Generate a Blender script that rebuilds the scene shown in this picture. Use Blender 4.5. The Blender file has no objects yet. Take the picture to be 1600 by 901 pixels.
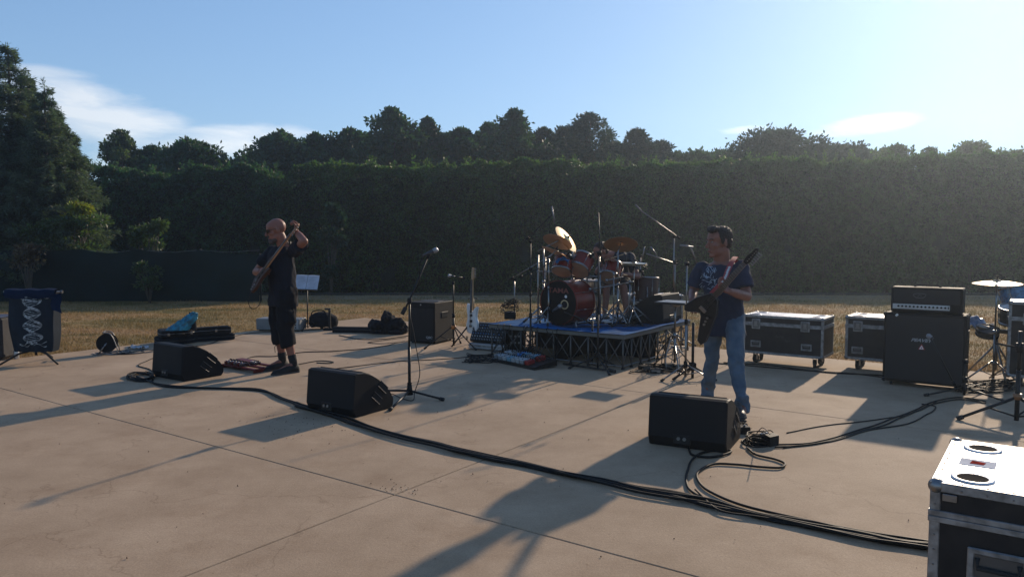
import bpy, math, random
import numpy as np
from mathutils import Vector, Matrix, noise
from mathutils.bvhtree import BVHTree
sc = bpy.context.scene
C = sc.collection
R = math.radians
# ---------------------------------------------------------------- camera, sky, sun, exposure
CAM_H = 1.57; FPX = 1190.0; PITCH = R(3.87)
cam = bpy.data.cameras.new("camera"); cam_o = bpy.data.objects.new("camera", cam); C.objects.link(cam_o)
cam_o.location = (0, 0, CAM_H); cam_o.rotation_euler = (R(90) - PITCH, 0, 0)
cam.sensor_width = 36; cam.lens = 36 * FPX / 1600; cam.clip_end = 1500; cam.clip_start = 0.05
sc.camera = cam_o
SUN_AZ = 34.0; SUN_EL = 21.5       # degrees to the right of the view direction (+Y), above horizon
sun = bpy.data.lights.new("sun", 'SUN'); sun.energy = 3.3; sun.angle = R(1.0); sun.color = (1.0, 0.82, 0.62)
sun_o = bpy.data.objects.new("sun", sun); C.objects.link(sun_o)
sd = Vector((math.sin(R(SUN_AZ)) * math.cos(R(SUN_EL)), math.cos(R(SUN_AZ)) * math.cos(R(SUN_EL)), math.sin(R(SUN_EL))))
sun_o.rotation_euler = sd.to_track_quat('Z', 'Y').to_euler(); sun_o.location = sd * 60
W = bpy.data.worlds.new("World"); sc.world = W; W.use_nodes = True
nt = W.node_tree; nt.nodes.clear()
def N(t, **k):
    n = nt.nodes.new(t)
    for a, b in k.items(): setattr(n, a, b)
    return n
def Lk(a, b): nt.links.new(a, b)
def mth(op, a, b=None, clamp=False):
    n = N('ShaderNodeMath', operation=op); n.use_clamp = clamp
    for i, v in enumerate((a, b)):
        if v is None: continue
        if isinstance(v, (int, float)): n.inputs[i].default_value = v
        else: Lk(v, n.inputs[i])
    return n.outputs[0]
sky = N('ShaderNodeTexSky', sky_type='NISHITA'); sky.sun_disc = False
sky.sun_elevation = R(SUN_EL); sky.sun_rotation = R(SUN_AZ); sky.air_density = 1.0; sky.dust_density = 0.25; sky.ozone_density = 2.0
def vm(op, x, y):
    n = N('ShaderNodeVectorMath', operation=op)
    for i, v_ in enumerate((x, y)):
        if isinstance(v_, tuple): n.inputs[i].default_value = v_
        else: Lk(v_, n.inputs[i])
    return n.outputs[0]
# soft highlight roll-off round the sun, as the phone camera gives
SKY = vm('DIVIDE', vm('MULTIPLY', sky.outputs[0], (1.60, 1.82, 2.14)), vm('ADD', vm('MULTIPLY', sky.outputs[0], (.20, .145, .115)), (1.0, 1.0, 1.0)))
tc = N('ShaderNodeTexCoord'); sep = N('ShaderNodeSeparateXYZ'); Lk(tc.outputs['Generated'], sep.inputs[0])
az = mth('ARCTAN2', sep.outputs[0], sep.outputs[1]); el = mth('ARCSINE', sep.outputs[2])
mp = N('ShaderNodeMapping'); mp.inputs['Scale'].default_value = (3.2, 3.2, 15); Lk(tc.outputs['Generated'], mp.inputs[0])
nz = N('ShaderNodeTexNoise'); nz.inputs['Scale'].default_value = 2.3; nz.inputs['Detail'].default_value = 10; nz.inputs['Roughness'].default_value = .62; nz.inputs['Distortion'].default_value = .5
Lk(mp.outputs[0], nz.inputs['Vector'])
def blob(a0, e0, wa, we, tilt, amp):
    da = mth('SUBTRACT', az, a0); de = mth('SUBTRACT', mth('SUBTRACT', el, e0), mth('MULTIPLY', da, tilt))
    q = mth('ADD', mth('POWER', mth('ABSOLUTE', mth('DIVIDE', da, wa)), 2.0), mth('POWER', mth('ABSOLUTE', mth('DIVIDE', de, we)), 2.0))
    return mth('MULTIPLY', mth('SUBTRACT', 1.0, q), amp)
def azel(px, py):
    a = math.atan2(px - 800, FPX); return a, math.atan2(370 - py, FPX / math.cos(a))
m = None
for px, py, w, h, t, amp in ((150, 185, 130, 50, .12, .9), (330, 235, 170, 34, -.12, .9), (80, 118, 60, 9, 0, .35), (1350, 198, 80, 15, -.10, .62), (1155, 205, 42, 6, -.02, .42), (1290, 208, 20, 5, 0, .4),
                             (2600, 60, 420, 60, .1, .6), (-1700, 100, 500, 50, 0, .6)):
    a0, e0 = azel(px, py)
    b = blob(a0, e0, w / FPX, h / FPX, -t, amp)
    m = b if m is None else mth('MAXIMUM', m, b)
cl = mth('ADD', m, mth('MULTIPLY', mth('SUBTRACT', nz.outputs[0], .5), 2.4))
cl = mth('MULTIPLY', mth('MULTIPLY', cl, 1.05, True), mth('MULTIPLY', mth('ADD', m, .3), 2.0, True), True)
cl = mth('MULTIPLY', cl, .80)
mixc = N('ShaderNodeMix', data_type='RGBA'); mixc.blend_type = 'MIX'
Lk(cl, mixc.inputs[0]); Lk(SKY, mixc.inputs[6])
add = N('ShaderNodeMix', data_type='RGBA'); add.blend_type = 'ADD'; add.inputs[0].default_value = 1.0
hs = N('ShaderNodeHueSaturation'); hs.inputs['Saturation'].default_value = .25; hs.inputs['Value'].default_value = 1.15
Lk(SKY, hs.inputs['Color']); Lk(hs.outputs[0], add.inputs[6]); add.inputs[7].default_value = (1.3, 1.15, .9, 1)
Lk(add.outputs[2], mixc.inputs[7])
bg = N('ShaderNodeBackground'); bg.inputs[1].default_value = 0.080; Lk(mixc.outputs[2], bg.inputs[0])
wo = N('ShaderNodeOutputWorld'); Lk(bg.outputs[0], wo.inputs[0])
sc.view_settings.view_transform = 'Standard'; sc.view_settings.look = 'None'; sc.view_settings.exposure = 0.46; sc.view_settings.gamma = 1.0
sc.view_settings.use_curve_mapping = False
sc.cycles.volume_bounces = 0; sc.cycles.max_bounces = 6
# ---------------------------------------------------------------- measuring helpers (photo 1600x901 -> metres)
def _ray(px, py):
    x = (px - 800) / FPX; y = -(py - 450.5) / FPX
    return x, math.cos(PITCH) + y * math.sin(PITCH), -math.sin(PITCH) + y * math.cos(PITCH)
def G(px, py, z=0.0):
    d = _ray(px, py); t = (z - CAM_H) / d[2]; return Vector((d[0] * t, d[1] * t, z))
def P(px, py, Y):
    d = _ray(px, py); t = Y / d[1]; return Vector((d[0] * t, Y, CAM_H + d[2] * t))
V = Vector
# ---------------------------------------------------------------- materials
MATS = {}
def mat(name, col, rough=.6, metal=0.0, var=.12, scale=6.0, bump=0.0, bscale=60.0, spec=.5, trans=0.0, island=0.0, coat=0.0, col2=None, cscale=None):
    if name in MATS: return MATS[name]
    m = bpy.data.materials.new(name); m.use_nodes = True; t = m.node_tree; n = t.nodes; l = t.links
    b = n['Principled BSDF']; b.inputs['Roughness'].default_value = rough; b.inputs['Metallic'].default_value = metal
    b.inputs['Specular IOR Level'].default_value = spec; b.inputs['Coat Weight'].default_value = coat
    co = n.new('ShaderNodeTexCoord'); nz = n.new('ShaderNodeTexNoise'); nz.inputs['Scale'].default_value = cscale or scale; nz.inputs['Detail'].default_value = 5
    l.new(co.outputs['Object'], nz.inputs['Vector'])
    rp = n.new('ShaderNodeValToRGB')
    c2 = col2 or tuple(min(1, c * (1 + var)) for c in col); c1 = col if col2 else tuple(c * (1 - var) for c in col)
    rp.color_ramp.elements[0].position = .35; rp.color_ramp.elements[1].position = .65
    rp.color_ramp.elements[0].color = (*c1, 1); rp.color_ramp.elements[1].color = (*c2, 1)
    l.new(nz.outputs[0], rp.inputs[0]); out = rp.outputs[0]
    if island:
        g = n.new('ShaderNodeNewGeometry'); h = n.new('ShaderNodeHueSaturation'); mr = n.new('ShaderNodeMapRange')
        mr.inputs[3].default_value = 1 - island; mr.inputs[4].default_value = 1 + island
        l.new(g.outputs['Random Per Island'], mr.inputs[0]); l.new(mr.outputs[0], h.inputs['Value']); l.new(out, h.inputs['Color']); out = h.outputs[0]
        mr2 = n.new('ShaderNodeMapRange'); mr2.inputs[3].default_value = .47; mr2.inputs[4].default_value = .52
        l.new(g.outputs['Random Per Island'], mr2.inputs[0]); l.new(mr2.outputs[0], h.inputs['Hue'])
    l.new(out, b.inputs['Base Color'])
    if rough < .9:
        mr3 = n.new('ShaderNodeMapRange'); mr3.inputs[3].default_value = max(.02, rough * .8); mr3.inputs[4].default_value = min(1, rough * 1.25)
        l.new(nz.outputs[0], mr3.inputs[0]); l.new(mr3.outputs[0], b.inputs['Roughness'])
    if bump:
        bn = n.new('ShaderNodeTexNoise'); bn.inputs['Scale'].default_value = bscale; bn.inputs['Detail'].default_value = 4; l.new(co.outputs['Object'], bn.inputs['Vector'])
        bp = n.new('ShaderNodeBump'); bp.inputs['Strength'].default_value = bump; bp.inputs['Distance'].default_value = .01
        l.new(bn.outputs[0], bp.inputs['Height']); l.new(bp.outputs[0], b.inputs['Normal'])
    if trans:
        tr = n.new('ShaderNodeBsdfTranslucent'); mx = n.new('ShaderNodeMixShader'); mx.inputs[0].default_value = trans
        hb = n.new('ShaderNodeMix'); hb.data_type = 'RGBA'; hb.blend_type = 'MULTIPLY'; hb.inputs[0].default_value = 1
        hb.inputs[7].default_value = (1.5, 1.7, .8, 1) if island else (1, 1, 1, 1); l.new(out, hb.inputs[6]); l.new(hb.outputs[2], tr.inputs[0])
        l.new(b.outputs[0], mx.inputs[1]); l.new(tr.outputs[0], mx.inputs[2]); l.new(mx.outputs[0], n['Material Output'].inputs[0])
    MATS[name] = m; return m
K = dict(
    plastic=lambda: mat('black_plastic', (.009, .009, .010), .6, bump=.15, bscale=300, spec=.18),
    cloth=lambda: mat('black_cloth', (.010, .011, .014), .95, bump=.4, bscale=40, spec=.15),
    tolex=lambda: mat('black_vinyl_covering', (.010, .009, .009), .65, bump=.5, bscale=220, spec=.16),
    chrome=lambda: mat('chrome', (.24, .235, .23), .28, 1.0, .05),
    steel=lambda: mat('brushed_steel', (.24, .235, .23), .38, 1.0, .15, bump=.05),
    alu=lambda: mat('aluminium_edging', (.26, .255, .25), .5, .8, .35, 22, bump=.15),
    dkmetal=lambda: mat('black_metal', (.012, .012, .012), .45, .1, spec=.3),
    rubber=lambda: mat('black_rubber', (.012, .012, .012), .75),
    cable=lambda: mat('cable_rubber', (.006, .006, .006), .6, spec=.2),
    panel=lambda: mat('dark_laminate', (.012, .010, .010), .5, col2=(.026, .021, .019), scale=11, bump=.25, bscale=500, spec=.25),
    white=lambda: mat('white_paint', (.75, .75, .74), .5),
    silvertop=lambda: mat('silver_laminate', (.66, .66, .67), .42, .5, .22, 7, bump=.15, bscale=90),
)
def mt(k): return K[k]() if k in K else MATS[k]
# ---------------------------------------------------------------- mesh builder
class MB:
    def __init__(s): s.v = []; s.f = []; s.mi = []; s.sm = []; s.m = 0
    def add(s, vs, fs, M=None, smooth=False):
        o = len(s.v)
        s.v += [tuple(M @ V(v)) if M is not None else tuple(v) for v in vs]
        for f in fs: s.f.append(tuple(i + o for i in f)); s.mi.append(s.m); s.sm.append(smooth)
        return s
    def box(s, c, d, M=None, ch=0.0, rz=0):
        """chamfered box centred at c with size d"""
        hx, hy, hz = d[0] / 2, d[1] / 2, d[2] / 2
        T = Matrix.Translation(c) @ Matrix.Rotation(rz, 4, 'Z')
        if M is not None: T = M @ T
        if ch <= 0:
            vs = [(x, y, z) for x in (-hx, hx) for y in (-hy, hy) for z in (-hz, hz)]
            return s.add(vs, [(0, 1, 3, 2), (4, 6, 7, 5), (0, 4, 5, 1), (2, 3, 7, 6), (0, 2, 6, 4), (1, 5, 7, 3)], T)
        ch = min(ch, hx * .9, hy * .9, hz * .9)
        idx = {}; vs = []
        for i, x in enumerate((-1, 1)):
            for j, y in enumerate((-1, 1)):
                for k, z in enumerate((-1, 1)):
                    for a in range(3):
                        p = [x * (hx - ch), y * (hy - ch), z * (hz - ch)]
                        p[a] = (x * hx, y * hy, z * hz)[a]
                        idx[(i, j, k, a)] = len(vs); vs.append(p)
        fs = []
        for a in range(3):
            b, c2 = (a + 1) % 3, (a + 2) % 3
            for q in (0, 1):
                def key(bb, cc):
                    t = [0, 0, 0]; t[a] = q; t[b] = bb; t[c2] = cc; return idx[(*t, a)]
                f = [key(0, 0), key(1, 0), key(1, 1), key(0, 1)]
                fs.append(f if q else f[::-1])
            for p in (0, 1):
                for q in (0, 1):
                    def k2(aa, ax):
                        t = [0, 0, 0]; t[a] = aa; t[b] = p; t[c2] = q; return idx[(*t, ax)]
                    f = [k2(0, b), k2(1, b), k2(1, c2), k2(0, c2)]
                    fs.append(f if p != q else f[::-1])
        for i in (0, 1):
            for j in (0, 1):
                for k in (0, 1):
                    f = [idx[(i, j, k, a)] for a in range(3)]
                    fs.append(f if (i + j + k) % 2 else f[::-1])
        return s.add(vs, fs, T)
    def cone(s, a, b, ra, rb=None, n=12, cap=True, smooth=True, M=None):
        a, b = V(a), V(b); rb = ra if rb is None else rb
        d = (b - a); 
        if d.length < 1e-7: return s
        q = d.to_track_quat('Z', 'Y'); x = q @ V((1, 0, 0)); y = q @ V((0, 1, 0))
        vs = []
        for c, r in ((a, ra), (b, rb)):
            for i in range(n):
                t = 2 * math.pi * i / n; vs.append(c + (x * math.cos(t) + y * math.sin(t)) * r)
        s.add(vs, [(i, (i + 1) % n, n + (i + 1) % n, n + i) for i in range(n)], M, smooth)
        if cap: 
            o = len(s.v) - 2 * n
            for f in (tuple(range(n))[::-1], tuple(range(n, 2 * n))):
                s.f.append(tuple(i + o for i in f)); s.mi.append(s.m); s.sm.append(False)
        return s
    def ell(s, c, r, M=None, n=14, k=9, rot=None):
        if isinstance(r, (int, float)): r = (r, r, r)
        vs = [(0, 0, -r[2])]
        for j in range(1, k):
            ph = math.pi * j / k - math.pi / 2
            for i in range(n):
                t = 2 * math.pi * i / n; vs.append((r[0] * math.cos(ph) * math.cos(t), r[1] * math.cos(ph) * math.sin(t), r[2] * math.sin(ph)))
        vs.append((0, 0, r[2])); e = len(vs) - 1; fs = []
        for i in range(n):
            fs.append((0, 1 + (i + 1) % n, 1 + i)); fs.append((e, 1 + (k - 2) * n + i, 1 + (k - 2) * n + (i + 1) % n))
            for j in range(k - 2): fs.append((1 + j * n + i, 1 + j * n + (i + 1) % n, 1 + (j + 1) * n + (i + 1) % n, 1 + (j + 1) * n + i))
        T = Matrix.Translation(c)
        if rot is not None: T = T @ rot
        if M is not None: T = M @ T
        return s.add(vs, fs, T, True)
    def limb(s, pts, rads, n=12):
        pts = [V(p) for p in pts]
        for i, p in enumerate(pts):
            s.ell(p, rads[i], n=n, k=8)
            if i: s.cone(pts[i - 1], p, rads[i - 1], rads[i], n)
        return s
    def tube(s, pts, r, n=6, M=None):
        pts = [V(p) for p in pts]; L = len(pts)
        if L < 2: return s
        vs = []; up = V((0, 0, 1)); px_ = None
        for i, p in enumerate(pts):
            d = (pts[min(i + 1, L - 1)] - pts[max(i - 1, 0)])
            if d.length < 1e-9: d = V((1, 0, 0))
            d.normalize()
            if px_ is None:
                px_ = d.cross(up if abs(d.z) < .95 else V((1, 0, 0))).normalized()
            else:
                px_ = (px_ - d * px_.dot(d)); px_ = px_.normalized() if px_.length > 1e-6 else d.cross(up).normalized()
            y = d.cross(px_); rr = r[i] if isinstance(r, (list, tuple)) else r
            for k in range(n):
                t = 2 * math.pi * k / n; vs.append(p + (px_ * math.cos(t) + y * math.sin(t)) * rr)
        fs = [(i * n + k, i * n + (k + 1) % n, (i + 1) * n + (k + 1) % n, (i + 1) * n + k) for i in range(L - 1) for k in range(n)]
        fs += [tuple(range(n))[::-1], tuple(range((L - 1) * n, L * n))]
        return s.add(vs, fs, M, True)
    def prism(s, poly, z0, z1, M=None, smooth=False):
        n = len(poly); vs = [(x, y, z0) for x, y in poly] + [(x, y, z1) for x, y in poly]
        return s.add(vs, [tuple(range(n))[::-1], tuple(range(n, 2 * n))] + [(i, (i + 1) % n, n + (i + 1) % n, n + i) for i in range(n)], M, smooth)
    def lathe(s, prof, M=None, n=24, smooth=True):
        vs = []; fs = []; k = len(prof)
        for r, z in prof:
            for i in range(n):
                t = 2 * math.pi * i / n; vs.append((max(r, 1e-5) * math.cos(t), max(r, 1e-5) * math.sin(t), z))
        for j in range(k - 1):
            for i in range(n): fs.append((j * n + i, j * n + (i + 1) % n, (j + 1) * n + (i + 1) % n, (j + 1) * n + i))
        return s.add(vs, fs, M, smooth)
    def loft(s, rings, M=None, smooth=True, cap=True):
        n = len(rings[0]); vs = [p for r in rings for p in r]; k = len(rings)
        fs = [(j * n + i, j * n + (i + 1) % n, (j + 1) * n + (i + 1) % n, (j + 1) * n + i) for j in range(k - 1) for i in range(n)]
        if cap: fs += [tuple(range(n))[::-1], tuple(range((k - 1) * n, k * n))]
        return s.add(vs, fs, M, smooth)
    def grid(s, fn, nu, nv, M=None, smooth=True):
        vs = [fn(i / nu, j / nv) for j in range(nv + 1) for i in range(nu + 1)]
        return s.add(vs, [(j * (nu + 1) + i, j * (nu + 1) + i + 1, (j + 1) * (nu + 1) + i + 1, (j + 1) * (nu + 1) + i) for j in range(nv) for i in range(nu)], M, smooth)
    def mesh(s, name, mats, W2L=None, off=None):
        me = bpy.data.meshes.new(name); vs = s.v
        if W2L is not None: vs = [tuple(W2L @ V(v)) for v in vs]
        if off is not None: vs = [(v[0] - off[0], v[1] - off[1], v[2] - off[2]) for v in vs]
        me.from_pydata(vs, [], s.f)
        for m_ in (mats if isinstance(mats, (list, tuple)) else [mats]): me.materials.append(m_)
        me.polygons.foreach_set('material_index', s.mi); me.polygons.foreach_set('use_smooth', s.sm); me.update()
        return me
def PM(o):
    M = Matrix.Identity(4)
    while o is not None:
        M = Matrix.Translation(o.location) @ o.rotation_euler.to_matrix().to_4x4() @ M; o = o.parent
    return M
def tag(o, label=None, cat=None, group=None, kind=None):
    if label: o['label'] = label
    if cat: o['category'] = cat
    if group: o['group'] = group
    if kind: o['kind'] = kind
    return o
def thing(name, label, cat, loc=(0, 0, 0), rz=0.0, group=None):
    o = bpy.data.objects.new(name, None); C.objects.link(o); o.location = loc; o.rotation_euler = (0, 0, rz); o.empty_display_size = .1
    return tag(o, label, cat, group)
def part(name, mb, mats, parent, world=False, kind=None, label=None):
    me = mb if isinstance(mb, bpy.types.Mesh) else mb.mesh(name, mats, PM(parent).inverted() if world else None)
    o = bpy.data.objects.new(name, me); C.objects.link(o); o.parent = parent
    if kind: o['kind'] = kind
    if label: o['label'] = label
    return o
def single(name, mb, mats, label, cat, group=None, kind=None):
    a = np.array(mb.v); off = ((a[:, 0].min() + a[:, 0].max()) / 2, (a[:, 1].min() + a[:, 1].max()) / 2, a[:, 2].min())
    o = bpy.data.objects.new(name, mb.mesh(name, mats, None, off)); C.objects.link(o); o.location = off
    return tag(o, label, cat, group, kind)
def struct(name, mb, mats):
    o = bpy.data.objects.new(name, mb.mesh(name, mats)); C.objects.link(o); o['kind'] = 'structure'; return o
def copy_tree(o, parent=None):
    c = o.copy(); C.objects.link(c); c.parent = parent
    for ch in list(o.children): copy_tree(ch, c)
    return c
def catmull(pts, k=6):
    pts = [V(p) for p in pts]; q = [pts[0]] + pts + [pts[-1]]; out = []
    for i in range(1, len(q) - 2):
        a, b, c, d = q[i - 1], q[i], q[i + 1], q[i + 2]
        for j in range(k):
            t = j / k; out.append(.5 * ((2 * b) + (c - a) * t + (2 * a - 5 * b + 4 * c - d) * t * t + (3 * b - a - 3 * c + d) * t ** 3))
    out.append(q[-2]); return out
def frame(o, x, z):
    """matrix with local x along x, local z near z, at o"""
    x = V(x).normalized(); z = V(z); y = z.cross(x).normalized(); z = x.cross(y)
    return Matrix(((x.x, y.x, z.x, o[0]), (x.y, y.y, z.y, o[1]), (x.z, y.z, z.z, o[2]), (0, 0, 0, 1)))
def remesh(name, mb, voxel, mats, smooth=4, fold=0.0, fscale=9.0, W2L=None, fn=None):
    me = mb.mesh(name + '_raw', mats); o = bpy.data.objects.new('tmp', me); C.objects.link(o)
    r = o.modifiers.new('r', 'REMESH'); r.mode = 'VOXEL'; r.voxel_size = voxel; r.use_smooth_shade = True
    if smooth: s_ = o.modifiers.new('s', 'SMOOTH'); s_.iterations = smooth; s_.factor = .5
    dg = bpy.context.evaluated_depsgraph_get(); dg.update()
    m2 = bpy.data.meshes.new_from_object(o.evaluated_get(dg)); bpy.data.objects.remove(o); m2.name = name
    n = len(m2.vertices); co = np.empty(n * 3); m2.vertices.foreach_get('co', co); co = co.reshape(-1, 3)
    if fold:
        no = np.empty(n * 3); m2.vertices.foreach_get('normal', no); no = no.reshape(-1, 3)
        d = np.array([noise.noise(V((c[0] * fscale, c[1] * fscale, c[2] * fscale * .8))) + .55 * noise.noise(V((c[0] * fscale * 2.6 + 7, c[1] * fscale * 2.6, c[2] * fscale * 1.7 + c[0] * 11))) for c in co])
        if fn: d = d * np.array([fn(c) for c in co])
        co = co + no * (d * fold)[:, None]
    m2.vertices.foreach_set('co', co.ravel())
    if W2L is not None: m2.transform(W2L)
    m2.polygons.foreach_set('use_smooth', [True] * len(m2.polygons)); m2.update()
    if not m2.materials:
        for q in (mats if isinstance(mats, (list, tuple)) else [mats]): m2.materials.append(q)
    return m2
_font = None
def text_mb(txt, size, M, depth=.001, shear=0.0, bold=0.0, sx=1.0):
    cu = bpy.data.curves.new('t', 'FONT'); cu.body = txt; cu.size = size; cu.extrude = depth; cu.shear = shear; cu.offset = bold
    cu.align_x = 'CENTER'; cu.align_y = 'CENTER'; cu.resolution_u = 3
    o = bpy.data.objects.new('t', cu); C.objects.link(o); dg = bpy.context.evaluated_depsgraph_get(); dg.update()
    me = bpy.data.meshes.new_from_object(o.evaluated_get(dg)); mb = MB()
    mb.add([(v.co.x * sx, v.co.y, v.co.z) for v in me.vertices], [tuple(p.vertices) for p in me.polygons], M)
    bpy.data.objects.remove(o); return mb
# leaves in bulk
def leaf_obj(name, pts, size, rng, mats, parent=None, wl=.5, droop=0.0, dirs=None, W2L=None):
    pts = np.asarray(pts, float); n = len(pts)
    d = rng.normal(size=(n, 3)) if dirs is None else dirs + rng.normal(size=(n, 3)) * .45
    d[:, 2] -= droop; d /= np.linalg.norm(d, axis=1)[:, None] + 1e-9
    q = rng.normal(size=(n, 3)); s = np.cross(d, q); s /= np.linalg.norm(s, axis=1)[:, None] + 1e-9
    nn = np.cross(d, s); sz = size * (0.6 + .8 * rng.random(n))[:, None]
    v = np.empty((n, 4, 3)); v[:, 0] = pts; v[:, 1] = pts + d * sz * .5 + s * sz * wl * .5 + nn * sz * .08
    v[:, 2] = pts + d * sz; v[:, 3] = pts + d * sz * .5 - s * sz * wl * .5 + nn * sz * .08
    v = v.reshape(-1, 3)
    if W2L is not None:
        A = np.array(W2L); v = v @ A[:3, :3].T + A[:3, 3]
    me = bpy.data.meshes.new(name); me.vertices.add(4 * n); me.vertices.foreach_set('co', v.ravel())
    me.loops.add(4 * n); me.loops.foreach_set('vertex_index', np.arange(4 * n, dtype=np.int32))
    me.polygons.add(n); me.polygons.foreach_set('loop_start', np.arange(0, 4 * n, 4, dtype=np.int32))
    me.update(calc_edges=True); me.materials.append(mats)
    o = bpy.data.objects.new(name, me); C.objects.link(o)
    if parent is not None: o.parent = parent
    return o
# ================================================================ SETTING
rng = np.random.default_rng(5); rnd = random.Random(7)
UA = R(35.5); UX = V((math.sin(UA), math.cos(UA), 0)); VX = V((-math.cos(UA), math.sin(UA), 0)); P0 = V((-.72, 4.56, 0))
def S(u, v, z=0): return P0 + UX * u + VX * v + V((0, 0, z))
# lawn material: dry straw with greener patches
def lawn_mat(name, blades):
    m = bpy.data.materials.new(name); m.use_nodes = True; t = m.node_tree; n = t.nodes; l = t.links; b = n['Principled BSDF']
    b.inputs['Roughness'].default_value = .9; b.inputs['Specular IOR Level'].default_value = .15
    ge = n.new('ShaderNodeNewGeometry'); a = n.new('ShaderNodeTexNoise'); a.inputs['Scale'].default_value = .55; a.inputs['Detail'].default_value = 6; a.inputs['Roughness'].default_value = .65
    mp = n.new('ShaderNodeMapping'); mp.inputs['Scale'].default_value = (.7, 1.6, 0); l.new(ge.outputs['Position'], mp.inputs[0]); l.new(mp.outputs[0], a.inputs['Vector'])
    r = n.new('ShaderNodeValToRGB'); e = r.color_ramp.elements
    e[0].position = .36; e[0].color = (.120, .105, .038, 1); e[1].position = .62; e[1].color = (.34, .215, .105, 1)
    k = r.color_ramp.elements.new(.49); k.color = (.265, .180, .075, 1); l.new(a.outputs[0], r.inputs[0])
    f = n.new('ShaderNodeTexNoise'); f.inputs['Scale'].default_value = 14; f.inputs['Detail'].default_value = 6; l.new(ge.outputs['Position'], f.inputs['Vector'])
    h = n.new('ShaderNodeHueSaturation'); mr = n.new('ShaderNodeMapRange'); mr.inputs[1].default_value = .3; mr.inputs[2].default_value = .7; mr.inputs[3].default_value = .8; mr.inputs[4].default_value = 1.2
    l.new(f.outputs[0], mr.inputs[0]); l.new(mr.outputs[0], h.inputs['Value']); l.new(r.outputs[0], h.inputs['Color'])
    out = h.outputs[0]
    if blades:
        h2 = n.new('ShaderNodeHueSaturation'); m2 = n.new('ShaderNodeMapRange'); m2.inputs[3].default_value = .8; m2.inputs[4].default_value = 1.25
        l.new(ge.outputs['Random Per Island'], m2.inputs[0]); l.new(m2.outputs[0], h2.inputs['Value']); l.new(out, h2.inputs['Color']); out = h2.outputs[0]
        tr = n.new('ShaderNodeBsdfTranslucent'); mx = n.new('ShaderNodeMixShader'); mx.inputs[0].default_value = .35
        l.new(out, tr.inputs[0]); l.new(b.outputs[0], mx.inputs[1]); l.new(tr.outputs[0], mx.inputs[2]); l.new(mx.outputs[0], n['Material Output'].inputs[0])
    else:
        bp = n.new('ShaderNodeBump'); bp.inputs['Strength'].default_value = .8; bp.inputs['Distance'].default_value = .04; l.new(f.outputs[0], bp.inputs['Height']); l.new(bp.outputs[0], b.inputs['Normal'])
    l.new(out, b.inputs['Base Color']); return m
M_LAWN = lawn_mat('dry_lawn', False); M_BLADE = lawn_mat('dry_grass_blades', True)
mb = MB(); mb.add([(-400, -60, -.035), (400, -60, -.035), (400, 21, -.035), (-400, 21, -.035)], [(0, 1, 2, 3)])
mb.add([(-400, 21, -.035), (400, 21, -.035), (400, 23.5, -.46), (-400, 23.5, -.46), (400, 600, -.46), (-400, 600, -.46)], [(0, 1, 2, 3), (3, 2, 4, 5)]); struct('lawn', mb, M_LAWN)
# grass blades beyond the concrete
NB = 190000
yy = 9.0 + 11.8 * rng.random(NB) ** 1.35; xx = (rng.random(NB) * 2 - 1) * (1.5 + yy * .72)
du = (xx - P0.x) * UX.x + (yy - P0.y) * UX.y; dv = (xx - P0.x) * VX.x + (yy - P0.y) * VX.y
keep = (du > 7.045) | (dv > 7.68); xx, yy = xx[keep], yy[keep]; n = len(xx)
pn = np.sin(xx * 3.1 + np.sin(yy * 2.3) * 2) * np.sin(yy * 2.7 + xx)
hgt = (.022 + .028 * rng.random(n)) * (1 + .5 * pn); w = .004 + .004 * rng.random(n); an = rng.random(n) * 6.283; ln = (rng.random((n, 2)) - .5) * .06
v = np.empty((n, 3, 3)); v[:, 0] = np.stack([xx - w * np.cos(an), yy - w * np.sin(an), np.full(n, -.036)], 1); v[:, 1] = np.stack([xx + w * np.cos(an), yy + w * np.sin(an), np.full(n, -.036)], 1)
v[:, 2] = np.stack([xx + ln[:, 0], yy + ln[:, 1], -.034 + hgt], 1)
me = bpy.data.meshes.new('grass_blades'); me.vertices.add(3 * n); me.vertices.foreach_set('co', v.ravel()); me.loops.add(3 * n); me.loops.foreach_set('vertex_index', np.arange(3 * n, dtype=np.int32))
me.polygons.add(n); me.polygons.foreach_set('loop_start', np.arange(0, 3 * n, 3, dtype=np.int32)); me.update(calc_edges=True); me.materials.append(M_BLADE)
o = bpy.data.objects.new('dry_grass', me); C.objects.link(o); tag(o, 'short dry straw coloured grass growing beyond the concrete', 'grass', kind='stuff')
# ground strip with the hedge's shade painted into its colour, low kerb behind
M_SHADE_STRIP = mat('hedge_shade_ground', (.15, .105, .052), .95, var=.5, scale=1.6, bump=.8, bscale=25, col2=(.23, .165, .085))
mb = MB(); mb.add([(-60, 19.6, -.031), (60, 19.3, -.031), (60, 21.0, -.031), (-60, 21.0, -.031)], [(0, 1, 2, 3)]); struct('hedge_shade_strip', mb, M_SHADE_STRIP)
mb = MB(); mb.box((10, 20.95, -.02), (100, .12, .09), ch=.01); struct('lawn_kerb', mb, mat('old_kerb', (.028, .024, .018), .9, bump=.5))
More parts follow.
